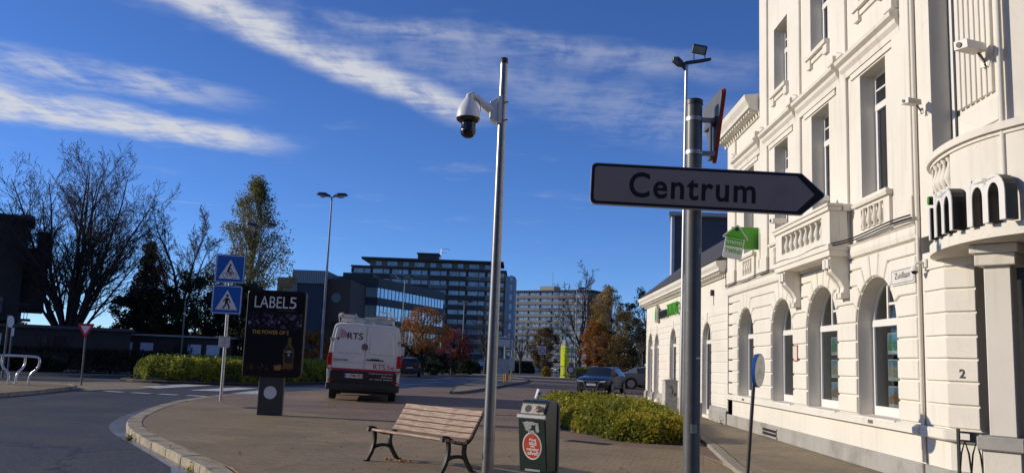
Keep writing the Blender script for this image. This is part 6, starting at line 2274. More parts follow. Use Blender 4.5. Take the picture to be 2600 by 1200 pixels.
# cables sagging along the string course
cb = thing('facade_cable', 'black cable bundle running along the string course of the house', 'cable', (F, 17.0, 3.6))
for dz, dx in ((0.0, 0.0), (0.035, -0.015)):
    pts_ = [(-0.13 + dx, y_ - 17.0, 0.10 + dz + 0.02 * math.sin(y_ * 2.1)) for y_ in np.linspace(12.1, 14.5, 14)]
    pts_ += [(-0.40 + dx, y_ - 17.0, 0.015 + dz + 0.015 * math.sin(y_ * 3)) for y_ in np.linspace(14.6, 17.75, 16)]
    pts_ += [(-0.11 + dx, y_ - 17.0, 0.05 + dz + 0.015 * math.sin(y_ * 2.3)) for y_ in np.linspace(17.9, 23.2, 22)]
    MB().tube(pts_, 0.013, 5).build('cable', BLACK, cb, smooth=60)
MB().tube([(-0.09, 6.28, 0.05), (-0.09, 6.30, 0.5), (-0.05, 6.34, 0.62), (-0.42, 6.5, 0.35), (-0.42, 14, 0.34)][:3], 0.01, 5).build('cable', BLACK, cb)
for k, (y_, z_) in enumerate(((13.72, 0.78), (21.4, 0.78))):
    tag(link('wall_plaque', MB().box(-0.01, 0.0, -0.08, 0.08, -0.025, 0.025).mesh('wall_plaque', mat('plaque_grey', (0.16, 0.15, 0.13), 0.6)), None, (F - 0.112, y_, z_)),
        'tiny grey plaque on the sill band ' + ('below the nearest window' if k == 0 else 'below the farthest window'), 'plaque')

# property sheets displayed in the two nearest shop windows
rnd = random.Random(3)
for (y_, zs__, lab) in ((13.95, (1.16, 1.58, 2.0), 'nearest'), (16.50, (1.16, 1.58, 2.0), 'second')):
    for k, z_ in enumerate(zs__):
        t = thing('property_sheet', ['lowest', 'middle', 'upper'][k] + ' property sheet hanging in the ' + lab + ' arched window', 'poster', (F + 0.36, y_, z_), group='property sheets in the windows')
        MB().box(0.0, 0.012, -0.20, 0.20, -0.17, 0.17).build('sheet', mat('sheet_white', (0.62, 0.64, 0.62), 0.5), t)
        MB().box(-0.002, -0.0005, -0.18, 0.18, -0.11, 0.15).build('picture', mat('sheet_sky', (0.18, 0.36, 0.55), 0.5, var=0.3, vs=9), t)
        gy = [(-0.18, -0.11), (0.18, -0.11), (0.18, 0.0), (0.06, 0.03 + 0.05 * k), (-0.05, 0.10 - 0.03 * k), (-0.18, 0.02)]
        MB().prism(gy, 'x', -0.004, -0.0025).build('picture_ground', [mat('sheet_brick', (0.34, 0.17, 0.09), 0.5, var=0.4, vs=20), mat('sheet_stone', (0.42, 0.38, 0.28), 0.5, var=0.4, vs=20), mat('sheet_green', (0.08, 0.30, 0.16), 0.5, var=0.4, vs=20)][k], t)

# railing by the porch steps
rl_ = thing('porch_railing', 'black wrought iron railing with pointed arches at the porch', 'railing', (5.38, 10.80, 0.05), R(-52))
IRONW = mat('wrought_iron', (0.018, 0.016, 0.015), 0.45, var=0.2, vs=20)
for x_ in (0.0, 0.55):
    MB().box(x_ - 0.016, x_ + 0.016, -0.016, 0.016, 0.0, 0.84).build('post', IRONW, rl_)
for z_ in (0.80, 0.70, 0.12):
    MB().box(0.0, 0.55, -0.010, 0.010, z_ - 0.012, z_ + 0.012).build('rail', IRONW, rl_)
for k in range(4):
    c_ = 0.075 + k * 0.135
    q_ = [(c_ - 0.07, 0, 0.12), (c_ - 0.065, 0, 0.35), (c_ - 0.045, 0, 0.55), (c_, 0, 0.70), (c_ + 0.045, 0, 0.55), (c_ + 0.065, 0, 0.35), (c_ + 0.07, 0, 0.12)]
    MB().tube(q_, 0.011, 6).build('pointed_arch', IRONW, rl_, smooth=50)
for k in range(2):
    MB().box(0.14 + 0.22 * k, 0.24 + 0.22 * k, -0.012, 0.012, 0.71, 0.79).build('block', IRONW, rl_)

# utility cabinet against the wing
uc = thing('utility_cabinet', 'pale grey utility cabinet with scrawls against the wing wall', 'cabinet', (5.08, 29.3, 0.05))
MB().box(-0.20, 0.22, -0.28, 0.28, 0.16, 0.98).build('body', mat('cabinet_grey', (0.55, 0.53, 0.48), 0.55, var=0.08, vs=3, c2=(0.42, 0.40, 0.36), c2s=4), uc, bevel=0.012)
MB().box(-0.19, 0.21, -0.27, 0.27, 0.0, 0.158).build('base', mat('cabinet_base', (0.50, 0.47, 0.42), 0.8), uc)
MB().prism([(-0.23, 0.982), (0.25, 0.982), (0.25, 1.0), (0.01, 1.05), (-0.23, 1.0)], 'y', -0.31, 0.31).build('lid', _M['cabinet_grey'], uc)
MB().tube([(-0.10, -0.284, 0.75), (-0.05, -0.284, 0.86), (0.0, -0.284, 0.72), (0.03, -0.284, 0.84), (0.05, -0.284, 0.6), (-0.06, -0.284, 0.55), (0.02, -0.284, 0.45), (0.08, -0.284, 0.68)], 0.008, 4).build('scrawl', BLACK, uc)
MB().box(0.10, 0.17, -0.287, -0.28, 0.5, 0.6).build('lock', GREYPAINT, uc)
wl_ = thing('wall_spotlight', 'small black spotlight on the wing wall above the door', 'lamp', (F, 25.1, 3.62))
MB().box(-0.10, 0.0, -0.05, 0.05, -0.05, 0.12).build('body', BLACK, wl_, bevel=0.01)
MB().tube([(-0.01, 0, -0.05), (-0.01, 0.0, -0.32)], 0.008, 5).build('cable', BLACK, wl_)

# ------------------------------------------------------------------ far buildings
CONC_D = mat('dark_brown_concrete', (0.050, 0.043, 0.040), 0.75, var=0.15, vs=0.6)
CONC_B = mat('beige_panel', (0.20, 0.175, 0.145), 0.75, var=0.12, vs=0.5)
CONC_G = mat('grey_concrete', (0.17, 0.16, 0.15), 0.75, var=0.12, vs=0.5)
CONC_L = mat('pale_concrete', (0.32, 0.30, 0.275), 0.75, var=0.12, vs=0.5)
FRAME_F = mat('far_window_frame', (0.45, 0.46, 0.48), 0.5, var=0.05)
GLASS_F = mat('far_window_glass', (0.22, 0.26, 0.31), 0.12, metal=0.6, var=0.55, vs=0.35)
RAIL = mat('balcony_rail', (0.28, 0.28, 0.28), 0.4, metal=0.3)


def ribbon_window(w, h, n):
    b = MB()
    f = 0.10
    b.box(-w / 2, w / 2, -0.06, 0.0, -h / 2, -h / 2 + f)
    b.box(-w / 2, w / 2, -0.06, 0.0, h / 2 - f, h / 2)
    for k in range(n + 1):
        x = -w / 2 + k * (w - f) / n
        b.box(x, x + f, -0.06, 0.0, -h / 2 + f, h / 2 - f)
    b.box(-w / 2 + f, w / 2 - f, -0.02, -0.01, -h / 2 + f, h / 2 - f, 1)
    return b.mesh('window', [FRAME_F, GLASS_F])


def apartments(label, loc, rotz, width, depth, nf, fh, bays, wall_m, par_m, alt_m, z_base, penthouse=True, left_block=True, seed=1):
    t = thing('apartment_block', label, 'building', loc, rotz)
    rnd_ = random.Random(seed)
    ztop = z_base + nf * fh
    MB().box(-width / 2, width / 2, 0.6, depth, 0.0, ztop).build('wall', wall_m, t)
    bwid = width / bays
    w1 = ribbon_window(bwid * 0.52, fh * 0.46, 3)
    w2 = ribbon_window(bwid * 0.30, fh * 0.46, 2)
    for k in range(nf):
        z = z_base + k * fh
        MB().box(-width / 2 - 0.1, width / 2 + 0.1, -0.1, 0.7, z - 0.22, z).build('floor_slab', par_m, t)
        lo = -width / 2
        for b in range(bays):
            x = lo + (b + 0.5) * bwid
            link('window', w1, t, (x - bwid * 0.17, 0.56, z + fh * 0.66))
            link('window', w2, t, (x + bwid * 0.29, 0.56, z + fh * 0.66))
            m_p = alt_m if (b == bays - 1 or (b == 0 and k > nf - 3)) else par_m
            if rnd_.random() < 0.28 and 0 < b < bays - 1:
                rb = MB()
                rb.box(x - bwid / 2, x + bwid / 2, -0.08, -0.02, z + fh * 0.36, z + fh * 0.40)
                rb.box(x - bwid / 2, x + bwid / 2, -0.06, -0.03, z + 0.02, z + fh * 0.34, 1)
                rb.build('glass_balustrade', [RAIL, mat('balustrade_glass', (0.07, 0.08, 0.09), 0.25, var=0.4, vs=0.8)], t)
            else:
                MB().box(x - bwid / 2 + 0.02, x + bwid / 2 - 0.02, -0.12, 0.02, z + 0.002, z + fh * 0.40).build('balcony_front', m_p, t)
                MB().box(x - bwid / 2 + 0.02, x + bwid / 2 - 0.02, -0.14, 0.04, z + fh * 0.402, z + fh * 0.43).build('coping', RAIL, t)
            MB().box(x - bwid / 2 - 0.25, x - bwid / 2 + 0.25, 0.0, 0.62, z + fh * 0.42, z + fh - 0.23).build('dividing_pier', BLACK if rnd_.random() < 0.7 else wall_m, t)
    return t, ztop, bwid, w1, w2


A_, zt, bw_, w1, w2 = apartments('nine-storey dark brown apartment block with balcony bands and flat roof', (-26.8, 250.0, -0.1), 0.0, 44.5, 14.0, 9, 2.75, 8, CONC_B, CONC_D, CONC_B, 2.0)
MB().box(-22.6, 22.6, -0.4, 14.2, zt, zt + 0.5).build('roof_slab', CONC_D, A_)
MB().box(-17.6, 19.0, 2.5, 13.0, zt + 0.5, zt + 2.5).build('penthouse', CONC_B, A_)
for k in range(9):
    link('window', w1 if k % 2 else w2, A_, (-15.0 + k * 4.0, 2.46, zt + 1.55))
MB().box(-19.8, 21.6, 0.2, 13.8, zt + 2.5, zt + 3.1).build('penthouse_roof', CONC_D, A_)
lt = MB().box(-4.0, 2.0, 5.0, 10.0, zt + 3.1, zt + 5.0)
lt.box(-4.3, 2.3, 4.8, 10.2, zt + 5.0, zt + 5.4)
lt.build('lift_house', CONC_D, A_)
for x in (-14, -9, 12.5, 13.5, 6):
    MB().box(x, x + 0.9, 6, 7, zt + 3.1, zt + 3.7).build('chimney', CONC_D, A_)
MB().tube([(2.6, 8, zt + 3.1), (2.6, 8, zt + 7.2), (5.2, 8, zt + 7.0)], 0.09, 5).tube([(2.6, 8, zt + 6.2), (4.2, 8, zt + 6.0)], 0.07, 5).build('antenna', GALV, A_)
sd = thing('stair_tower', 'pale grey stair tower with a column of windows at the end of the brown block', 'building', (-2.85, 249.0, -0.1))
MB().prism([(-1.55, 0.0), (1.15, 0.5), (1.6, 12), (-1.6, 12)], 'z', 0.0, 25.6).build('wall', mat('tower_grey_blue', (0.27, 0.285, 0.31), 0.7, var=0.06), sd)
wsm = MB().box(-0.42, 0.42, -0.07, 0.0, -0.85, 0.85).box(-0.30, 0.30, -0.09, -0.071, -0.75, 0.75, 1).mesh('window', [FRAME_F, GLASS_F])
for k in range(9):
    link('window', wsm, sd, (0.1, 0.30, 3.0 + k * 2.75), rot=(0, 0, R(10)))
B_, zt, bw_, w1, w2 = apartments('distant pale apartment block with long light balcony bands right of the mast', (11.5, 396.0, -0.1), R(-32), 43.0, 16.0, 11, 2.85, 7, CONC_G, CONC_G, CONC_L, 2.0, seed=5)
MB().box(-21.5, 23.5, -0.6, 16.2, zt, zt + 0.6).build('roof_slab', CONC_D, B_)
MB().box(-6.0, 1.5, 5.0, 11.0, zt + 0.6, zt + 3.0).build('lift_house', CONC_L, B_)
MB().tube([(-1, 8, zt + 3.0), (-1, 8, zt + 9.5)], 0.1, 5).build('antenna', GALV, B_)
MB().box(21.6, 26.0, 2.0, 16.0, 0.0, zt - 2.0).build('end_wall', CONC_G, B_)
MB().box(-21.7, -21.5, 0.0, 16.0, 0.0, zt).build('gable', CONC_L, B_)

# office with bands of mirrored glazing
of = thing('office_building', 'low dark office building with two bands of mirrored windows', 'building', (-24.7, 150.0, -0.1))
C0, C1, C2 = (0.0, 0.0), (9.2, 28.0), (-8.2, -1.2)
foot = [C0, C1, (C1[0] - 14, C1[1] + 5), (C2[0] - 3, C2[1] + 22), C2]
OFD = mat('office_dark_band', (0.030, 0.026, 0.026), 0.6, var=0.12, vs=0.5)
MB().prism(inset(foot[::-1], 0.5), 'z', 0.0, 14.2).build('core', BLACK, of)
for (z0, z1) in ((13.3, 14.9), (10.2, 11.5), (6.2, 7.8), (0, 3.5)):
    MB().prism(foot, 'z', z0, z1).build('parapet_band', OFD, of)
MB().box(-7.5, -2.0, 6.0, 12.0, 14.9, 16.2).build('roof_plant', OFD, of)


def glaze(p, q, z0, z1, n, dark=False, skip=()):
    P0, Q0 = Vector(p), Vector(q)
    d = (Q0 - P0)
    L = d.length
    ang_ = math.atan2(d.y, d.x)
    step = L / n
    pm = MB().box(0.05, step - 0.05, 0.28, 0.34, z0 + 0.06, z1 - 0.06).mesh('window_pane', GLASS_D if dark else GLASS_B)
    mm_ = MB().box(-0.06, 0.06, 0.22, 0.40, z0, z1).mesh('mullion', mat('mullion_grey', (0.22, 0.23, 0.25), 0.5))
    for k in range(n):
        pt = P0 + d * (k / n)
        o = link('window_pane', pm, of, (pt.x, pt.y, 0), rot=(0, 0, ang_))
        link('mullion', mm_, of, (pt.x, pt.y, 0), rot=(0, 0, ang_))


for z0, z1 in ((11.5, 13.3), (7.8, 10.2), (3.5, 6.2)):
    glaze(C0, C1, z0, z1, 20)
    glaze(C2, C0, z0, z1, 6, dark=True)

sb = thing('dark_stair_building', 'dark blue-grey clad building with ribbed parapet and tan wing', 'building', (-33.3, 135.0, -0.1))
CLAD = mat('blue_grey_cladding', (0.022, 0.027, 0.042), 0.5, var=0.1, vs=0.6)
MB().box(-1.6, 2.9, 0.0, 12.0, 0.0, 12.3).build('tower', CLAD, sb)
for k in range(18):
    MB().box(-2.3 + k * 0.29, -2.08 + k * 0.29, -0.42, -0.30, 12.3, 14.3).build('ribbed_panel', mat('rib_panel_grey', (0.26, 0.27, 0.28), 0.5, metal=0.2), sb)
MB().box(-2.4, 3.0, -0.30, 12.3, 12.3, 14.35).build('parapet', CLAD, sb)
for k in range(7):
    MB().box(-2.25 + k * 0.10, -2.19 + k * 0.10, -0.2, 0.0, 5.0, 12.29).build('ribbed_panel', _M['rib_panel_grey'], sb)
MB().box(-5.6, -1.62, 3.0, 14.0, 0.0, 13.4).build('tan_wing', mat('tan_brick', (0.30, 0.175, 0.11), 0.8, var=0.1, vs=1.0), sb)
wt = ribbon_window(2.8, 1.6, 4)
for z in (10.6, 7.4):
    link('window', wt, sb, (-3.4, 2.96, z))
MB().box(2.92, 6.6, 1.0, 14.0, 0.0, 13.2).build('brown_wall', mat('dark_brown_brick', (0.085, 0.052, 0.04), 0.8, var=0.12, vs=1.0), sb)
for z in (10.3, 6.0):
    MB().lathe([(0.02, -0.06), (0.75, -0.06), (0.75, 0.0), (0.02, 0.0)], 22, c=(4.4, 0.98, z), axis='y').build('round_window', GLASS_D, sb)

# dark brick house at the left edge
lh_ = thing('brick_house', 'dark brick house with stepped balconies at the left edge', 'house', (-36.0, 54.05, -0.1), R(29))
BRK = mat('dark_brick', (0.046, 0.034, 0.028), 0.85, var=0.3, vs=4, bump=0.3, bs=12)
MB().box(-14.0, 4.05, 0.0, 11.0, 0.0, 9.4).build('wall', BRK, lh_)
MB().prism([(-15.0, 9.4), (4.0, 9.4), (4.0, 9.5), (2.7, 9.62), (1.4, 10.3), (-3.6, 13.2), (-14.0, 13.2)], 'y', -0.3, 11.3).build('roof', SLATE, lh_)
MB().box(4.06, 5.45, 0.6, 9.0, 3.7, 7.75).build('upper_bay', BRK, lh_)
MB().box(2.0, 4.4, -0.3, 4.0, 9.41, 9.75).build('eaves', SLATE, lh_)
rr_ = MB()
rr_.box(4.1, 5.4, 0.65, 0.70, 8.65, 8.72)
for k in range(11):
    rr_.box(4.12 + k * 0.12, 4.15 + k * 0.12, 0.66, 0.69, 7.76, 8.65)
rr_.build('balcony_railing', BLACK, lh_, kind='stuff')
MB().box(4.75, 5.45, 0.6, 0.9, 7.76, 8.9).build('balcony_post', BRK, lh_)
for (x, z, w, h) in ((-1.2, 7.2, 1.3, 1.5), (1.6, 7.0, 0.9, 1.4), (-1.4, 3.9, 1.3, 1.6), (2.4, 3.3, 0.8, 1.2)):
    f_ = MB().box(x, x + w, -0.05, 0.0, z, z + h).build('window', BLACK, lh_)
    MB().box(x + 0.08, x + w - 0.08, -0.065, -0.051, z + 0.08, z + h - 0.08).build('pane', GLASS_F, f_)
MB().box(0.5, 4.8, -1.3, -0.02, 2.9, 3.05).build('balcony_slab', BRK, lh_)
br_ = MB()
for k in range(24):
    br_.box(0.55 + k * 0.175, 0.59 + k * 0.175, -1.28, -1.25, 3.05, 3.95)
br_.box(0.5, 4.8, -1.29, -1.24, 3.95, 4.02)
br_.build('balcony_railing', BLACK, lh_, kind='stuff')
lw = thing('low_annex', 'low dark annex with a bright cross-barred window behind the hedge', 'building', (-30.4, 52.2, -0.1), R(25))
MB().box(-9.0, 6.5, 0.0, 6.0, 0.0, 2.45).build('wall', BRK, lw)
MB().box(-9.2, 6.7, -0.2, 6.2, 2.46, 2.65).build('roof', SLATE, lw)
for (x, bright) in ((-0.95, True), (1.9, False), (2.7, False)):
    f_ = MB().box(x - 0.42, x + 0.42, -0.05, -0.001, 1.0, 2.1).build('window', BLACK, lw)
    for i in (0, 1):
        for j in (0, 1):
            MB().box(x - 0.37 + 0.38 * i, x - 0.01 + 0.38 * i, -0.065, -0.051, 1.06 + 0.52 * j, 1.53 + 0.52 * j).build('pane', mat('curtained_pane', (0.55, 0.56, 0.50), 0.3, var=0.3, vs=5) if bright else GLASS_D, f_)
ga = thing('garage_row', 'row of low dark garages with white doors behind the trees', 'garage', (-23.2, 58.4, -0.1), R(12))
MB().box(-4.2, 3.8, 0.0, 4.0, 0.0, 2.3).build('wall', BRK, ga)
MB().box(-4.4, 4.0, -0.2, 4.2, 2.31, 2.42).build('roof_edge', CONC_L, ga)
for (x0, x1) in ((-3.6, -2.5), (-2.0, -1.2), (1.0, 1.85), (2.2, 3.05)):
    MB().box(x0, x1, -0.06, 0.0, 0.05, 1.85).build('garage_door', mat('door_pale_blue', (0.52, 0.55, 0.62), 0.6, var=0.08), ga)

# ------------------------------------------------------------------ vegetation
BARK = mat('dark_bark', (0.045, 0.036, 0.030), 0.9, var=0.3, vs=8)
BARK_P = mat('pale_bark', (0.16, 0.14, 0.115), 0.9, var=0.3, vs=8)


def leaf_mat(name, c1, c2, c3=None, scale=1.2, trans=0.25, rough=0.6):
    m = bpy.data.materials.new(name)
    m.use_nodes = True
    nt = m.node_tree
    N, Lk = nt.nodes, nt.links
    b = N['Principled BSDF']
    b.inputs['Roughness'].default_value = rough
    b.inputs['Specular IOR Level'].default_value = 0.3
    geo = N.new('ShaderNodeNewGeometry')
    n = N.new('ShaderNodeTexNoise')
    n.inputs['Scale'].default_value = scale
    n.inputs['Detail'].default_value = 4
    Lk.new(geo.outputs['Position'], n.inputs['Vector'])
    n2 = N.new('ShaderNodeTexNoise')
    n2.inputs['Scale'].default_value = scale * 14
    n2.inputs['Detail'].default_value = 2
    Lk.new(geo.outputs['Position'], n2.inputs['Vector'])
    ad_ = N.new('ShaderNodeMath')
    ad_.operation = 'ADD'
    h1 = N.new('ShaderNodeMath')
    h1.operation = 'MULTIPLY'
    h1.inputs[1].default_value = 0.55
    h2 = N.new('ShaderNodeMath')
    h2.operation = 'MULTIPLY'
    h2.inputs[1].default_value = 0.45
    Lk.new(n.outputs['Fac'], h1.inputs[0])
    Lk.new(n2.outputs['Fac'], h2.inputs[0])
    Lk.new(h1.outputs[0], ad_.inputs[0])
    Lk.new(h2.outputs[0], ad_.inputs[1])
    cr = N.new('ShaderNodeValToRGB')
    e = cr.color_ramp.elements
    e[0].position, e[0].color = 0.36, (*c1, 1)
    e[1].position, e[1].color = 0.64, (*(c3 or c2), 1)
    if c3:
        x = e.new(0.5)
        x.color = (*c2, 1)
    Lk.new(ad_.outputs[0], cr.inputs[0])
    Lk.new(cr.outputs[0], b.inputs['Base Color'])
    tr = N.new('ShaderNodeBsdfTranslucent')
    Lk.new(cr.outputs[0], tr.inputs[0])
    mx = N.new('ShaderNodeMixShader')
    mx.inputs[0].default_value = trans
    Lk.new(b.outputs[0], mx.inputs[1])
    Lk.new(tr.outputs[0], mx.inputs[2])
    Lk.new(mx.outputs[0], N['Material Output'].inputs[0])
    return m


def inside(poly, x, y):
    n = len(poly)
    r = np.zeros(len(x), bool)
    j = n - 1
    for i in range(n):
        xi, yi = poly[i]
        xj, yj = poly[j]
        c = ((yi > y) != (yj > y)) & (x < (xj - xi) * (y - yi) / (yj - yi + 1e-12) + xi)
        r ^= c
        j = i
    return r


def edge_dist(poly, x, y):
    d = np.full(len(x), 1e9)
    n = len(poly)
    for i in range(n):
        ax, ay = poly[i]
        bx, by = poly[(i + 1) % n]
        vx, vy = bx - ax, by - ay
        t = np.clip(((x - ax) * vx + (y - ay) * vy) / (vx * vx + vy * vy + 1e-12), 0, 1)
        d = np.minimum(d, np.hypot(x - ax - t * vx, y - ay - t * vy))
    return d


def lump(x, y, s, seed):
    r = np.random.default_rng(seed)
    o = np.zeros(len(x))
    for k in range(7):
        a, f, p = r.uniform(0, 6.28), r.uniform(0.6, 2.2) / s, r.uniform(0, 6.28)
        o += np.sin((x * math.cos(a) + y * math.sin(a)) * f * 6.28 + p)
    return o / 7


def shrub_mass(name, label, cat, poly, H, n, size, m, z0, seed, round_=0.6, lumps=0.22, ls=1.6, flat_top=False, up=1.0, core_m=None):
    """clipped hedge or shrub bed: leaf-sized faces over the whole surface of a lumpy mound, dark filler mound inside"""
    rng = np.random.default_rng(seed)
    P_ = np.array(poly)
    lo, hi = P_.min(0), P_.max(0)
    cx, cy = P_.mean(0)
    t = thing(name, label, cat, (cx, cy, z0))

    def height(x, y):
        d = edge_dist(poly, x, y)
        e = np.clip(d / round_, 0, 1)
        prof = np.sqrt(np.clip(1 - (1 - e) ** 2, 0, 1)) if not flat_top else np.clip(d / 0.12, 0, 1) ** 0.4
        return H * (0.30 + 0.70 * prof) * (1 + lumps * lump(x, y, ls, seed) + 0.5 * lumps * lump(x, y, ls * 0.35, seed + 9))
    xs, ys = [], []
    got = 0
    while got < n:
        x, y = rng.uniform(lo[0], hi[0], n), rng.uniform(lo[1], hi[1], n)
        k = inside(poly, x, y)
        xs.append(x[k])
        ys.append(y[k])
        got += k.sum()
    x, y = np.concatenate(xs)[:n], np.concatenate(ys)[:n]
    # a third of the leaves hug the edge to clothe the sides
    ne = n // 3
    seg = rng.integers(0, len(poly), ne)
    tt = rng.random(ne)
    A0, B0 = P_[seg], P_[(seg + 1) % len(poly)]
    pe = A0 + (B0 - A0) * tt[:, None]
    to_c = np.array([cx, cy]) - pe
    to_c /= np.linalg.norm(to_c, axis=1, keepdims=True) + 1e-9
    pe = pe + to_c * rng.uniform(-0.04, 0.22, ne)[:, None]
    x[:ne], y[:ne] = pe[:, 0], pe[:, 1]
    h = height(x, y)
    u = rng.random(n)
    z = h * np.where(np.arange(n) < ne, u ** 0.8, 1 - 0.30 * u ** 2)
    z += rng.normal(0, 0.02, n) + (rng.random(n) < 0.07) * rng.uniform(0, 0.17, n) * (H < 1.2)
    pos = np.stack([x - cx, y - cy, np.maximum(z, 0.01)], 1)
    nr = np.zeros((n, 3))
    nr[:, 2] = up
    nr[:ne, :2] = -to_c
    nr[:ne, 2] = 0.4
    link('foliage', pieces_mesh('foliage', leaf_cloud(pos, size, rng, nr, 1.15), 4, m), t)
    # dark mound added inside to close the gaps between leaves
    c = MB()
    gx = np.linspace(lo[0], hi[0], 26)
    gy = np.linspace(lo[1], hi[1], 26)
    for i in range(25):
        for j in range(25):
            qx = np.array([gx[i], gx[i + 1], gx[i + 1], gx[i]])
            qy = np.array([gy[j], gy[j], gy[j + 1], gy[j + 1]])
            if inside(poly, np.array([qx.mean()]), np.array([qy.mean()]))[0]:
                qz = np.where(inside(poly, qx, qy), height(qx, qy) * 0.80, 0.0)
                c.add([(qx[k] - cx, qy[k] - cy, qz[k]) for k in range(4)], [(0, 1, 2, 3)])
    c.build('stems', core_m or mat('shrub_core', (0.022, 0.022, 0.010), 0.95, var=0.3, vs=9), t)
    return t


L_BOX = leaf_mat('shrub_yellow_green', (0.05, 0.075, 0.010), (0.22, 0.235, 0.024), (0.60, 0.46, 0.05), 0.8, 0.42)
L_HEDGE = leaf_mat('hedge_green', (0.06, 0.085, 0.014), (0.24, 0.26, 0.03), (0.54, 0.50, 0.065), 1.0, 0.42)
L_DARKHEDGE = leaf_mat('dark_hedge', (0.012, 0.011, 0.006), (0.030, 0.024, 0.012), (0.07, 0.045, 0.022), 1.5, 0.15)
L_EVER = leaf_mat('evergreen_dark', (0.008, 0.014, 0.006), (0.022, 0.034, 0.012), (0.06, 0.065, 0.018), 0.9, 0.2)
L_POP = leaf_mat('poplar_leaf', (0.07, 0.072, 0.018), (0.17, 0.16, 0.04), (0.32, 0.27, 0.07), 0.6, 0.45)
L_ORANGE = leaf_mat('autumn_orange', (0.16, 0.050, 0.010), (0.34, 0.13, 0.02), (0.50, 0.25, 0.04), 0.8, 0.3)
L_RED = leaf_mat('autumn_red', (0.11, 0.020, 0.016), (0.24, 0.045, 0.035), (0.36, 0.10, 0.05), 0.9, 0.3)
L_GOLD = leaf_mat('autumn_gold', (0.15, 0.085, 0.015), (0.30, 0.18, 0.03), (0.46, 0.30, 0.05), 0.6, 0.3)
L_BROWN = leaf_mat('autumn_brown', (0.05, 0.035, 0.012), (0.12, 0.075, 0.02), (0.22, 0.13, 0.03), 0.6, 0.25)
L_PINE = leaf_mat('pine_dark', (0.010, 0.016, 0.010), (0.022, 0.032, 0.018), (0.05, 0.055, 0.028), 0.8, 0.15)
L_DRY = leaf_mat('withered_leaf', (0.07, 0.035, 0.02), (0.13, 0.06, 0.03), (0.30, 0.15, 0.04), 0.8, 0.25)

# yellow-green shrub bed between plaza and pavement: three plantings grown together
shrub_mass('shrub_bed', 'low yellow-green shrub bed stretching back from beside the bin', 'shrubs', [(0.98, 20.6), (1.35, 19.3), (1.9, 18.5), (2.6, 18.4), (3.5, 19.4), (3.95, 22.0), (4.05, 25.0), (3.6, 28.0), (2.6, 29.8), (1.2, 29.8), (0.72, 27.5), (0.75, 24.0)],
           0.45, 70000, 0.08, L_BOX, 0.0, 11, 0.42, 0.34, 0.7)
shrub_mass('round_shrub', 'rounded yellow-green shrub at the near end of the shrub bed', 'shrub', [(1.75, 18.3), (2.05, 17.6), (2.7, 17.25), (3.35, 17.3), (3.7, 17.9), (3.75, 18.9), (3.3, 19.5), (2.5, 19.3), (1.9, 18.9)],
           0.42, 20000, 0.072, L_BOX, 0.0, 12, 0.4, 0.30, 0.5)
# light green hedge on the road island, long dark hedge behind the ring road
hp_ = [(-18.2, 41.6), (-17.0, 40.2), (-15.2, 39.95), (-12.9, 41.0), (-11.2, 44.0), (-10.1, 49.0), (-10.4, 53.2), (-13.6, 56.2), (-17.5, 53.2), (-19.2, 47.0)]
shrub_mass('island_hedge', 'sunlit light green hedge filling the road island', 'hedge', hp_, 1.02, 60000, 0.15, L_HEDGE, -0.02, 21, 0.55, 0.10, 1.3)
shrub_mass('dark_hedge', 'long dark brown clipped hedge before the brick house', 'hedge', [(-46, 45.6), (-23.5, 46.2), (-19.6, 49.2), (-20.0, 50.6), (-24, 47.8), (-46, 47.2)], 1.30, 26000, 0.13, L_DARKHEDGE, -0.06, 22, 0.3, 0.04, 1.0, flat_top=True)


def skeleton(rng, segs, p, d, L, r, depth, wander=0.12, up=0.25, kids=(9, 6, 4), ang=(32, 52), ratio=(0.40, 0.62), first=0.22, rmin=0.006, tips=None):
    """recursive branch: adds (points, radii) polylines"""
    n = max(3, int(3 + depth * 1.5))
    pts, rad = [p.copy()], [r]
    dirs = [d.copy()]
    cur, dd = p.copy(), d.copy()
    for i in range(n):
        dd = (dd + Vector(rng.normal(0, wander, 3)) + Vector((0, 0, up * 0.12))).normalized()
        cur = cur + dd * (L / n)
        pts.append(cur.copy())
        dirs.append(dd.copy())
        rad.append(max(rmin, r * (1 - (i + 1) / n * 0.85)))
    segs.append((pts, rad, depth))
    if depth == 0:
        if tips is not None:
            tips.append(pts[-1])
            tips.append(pts[len(pts) // 2])
        return
    nk = kids[len(kids) - depth] if depth <= len(kids) else kids[0]
    for k in range(nk):
        t = first + (1 - first) * (k + rng.uniform(0.1, 0.9)) / nk
        i = min(n - 1, int(t * n))
        q = pts[i].lerp(pts[i + 1], t * n - i)
        ax = dirs[i].cross(Vector(rng.normal(0, 1, 3))).normalized()
        a = R(rng.uniform(*ang))
        nd = (Matrix.Rotation(a, 3, ax) @ dirs[i]).normalized()
        nl = L * rng.uniform(*ratio) * (1.15 - 0.6 * t)
        nr_ = max(rmin, r * (1 - t * 0.8) * 0.55)
        skeleton(rng, segs, q, nd, nl, nr_, depth - 1, wander * 1.15, up, kids, ang, ratio, 0.15, rmin, tips)


def tree_meshes(t, segs, m, thick=0.05):
    tr, tw = MB(), MB()
    for pts, rad, dep in segs:
        if rad[0] >= thick:
            tr.tube(pts, rad, 7, cap=False)
        else:
            tw.tube(pts if dep > 0 else [pts[0], pts[len(pts) // 2], pts[-1]], rad if dep > 0 else [rad[0], rad[len(rad) // 2], rad[-1]], 3, cap=False)
    tr.build('trunk', m, t, smooth=60)
    return tw


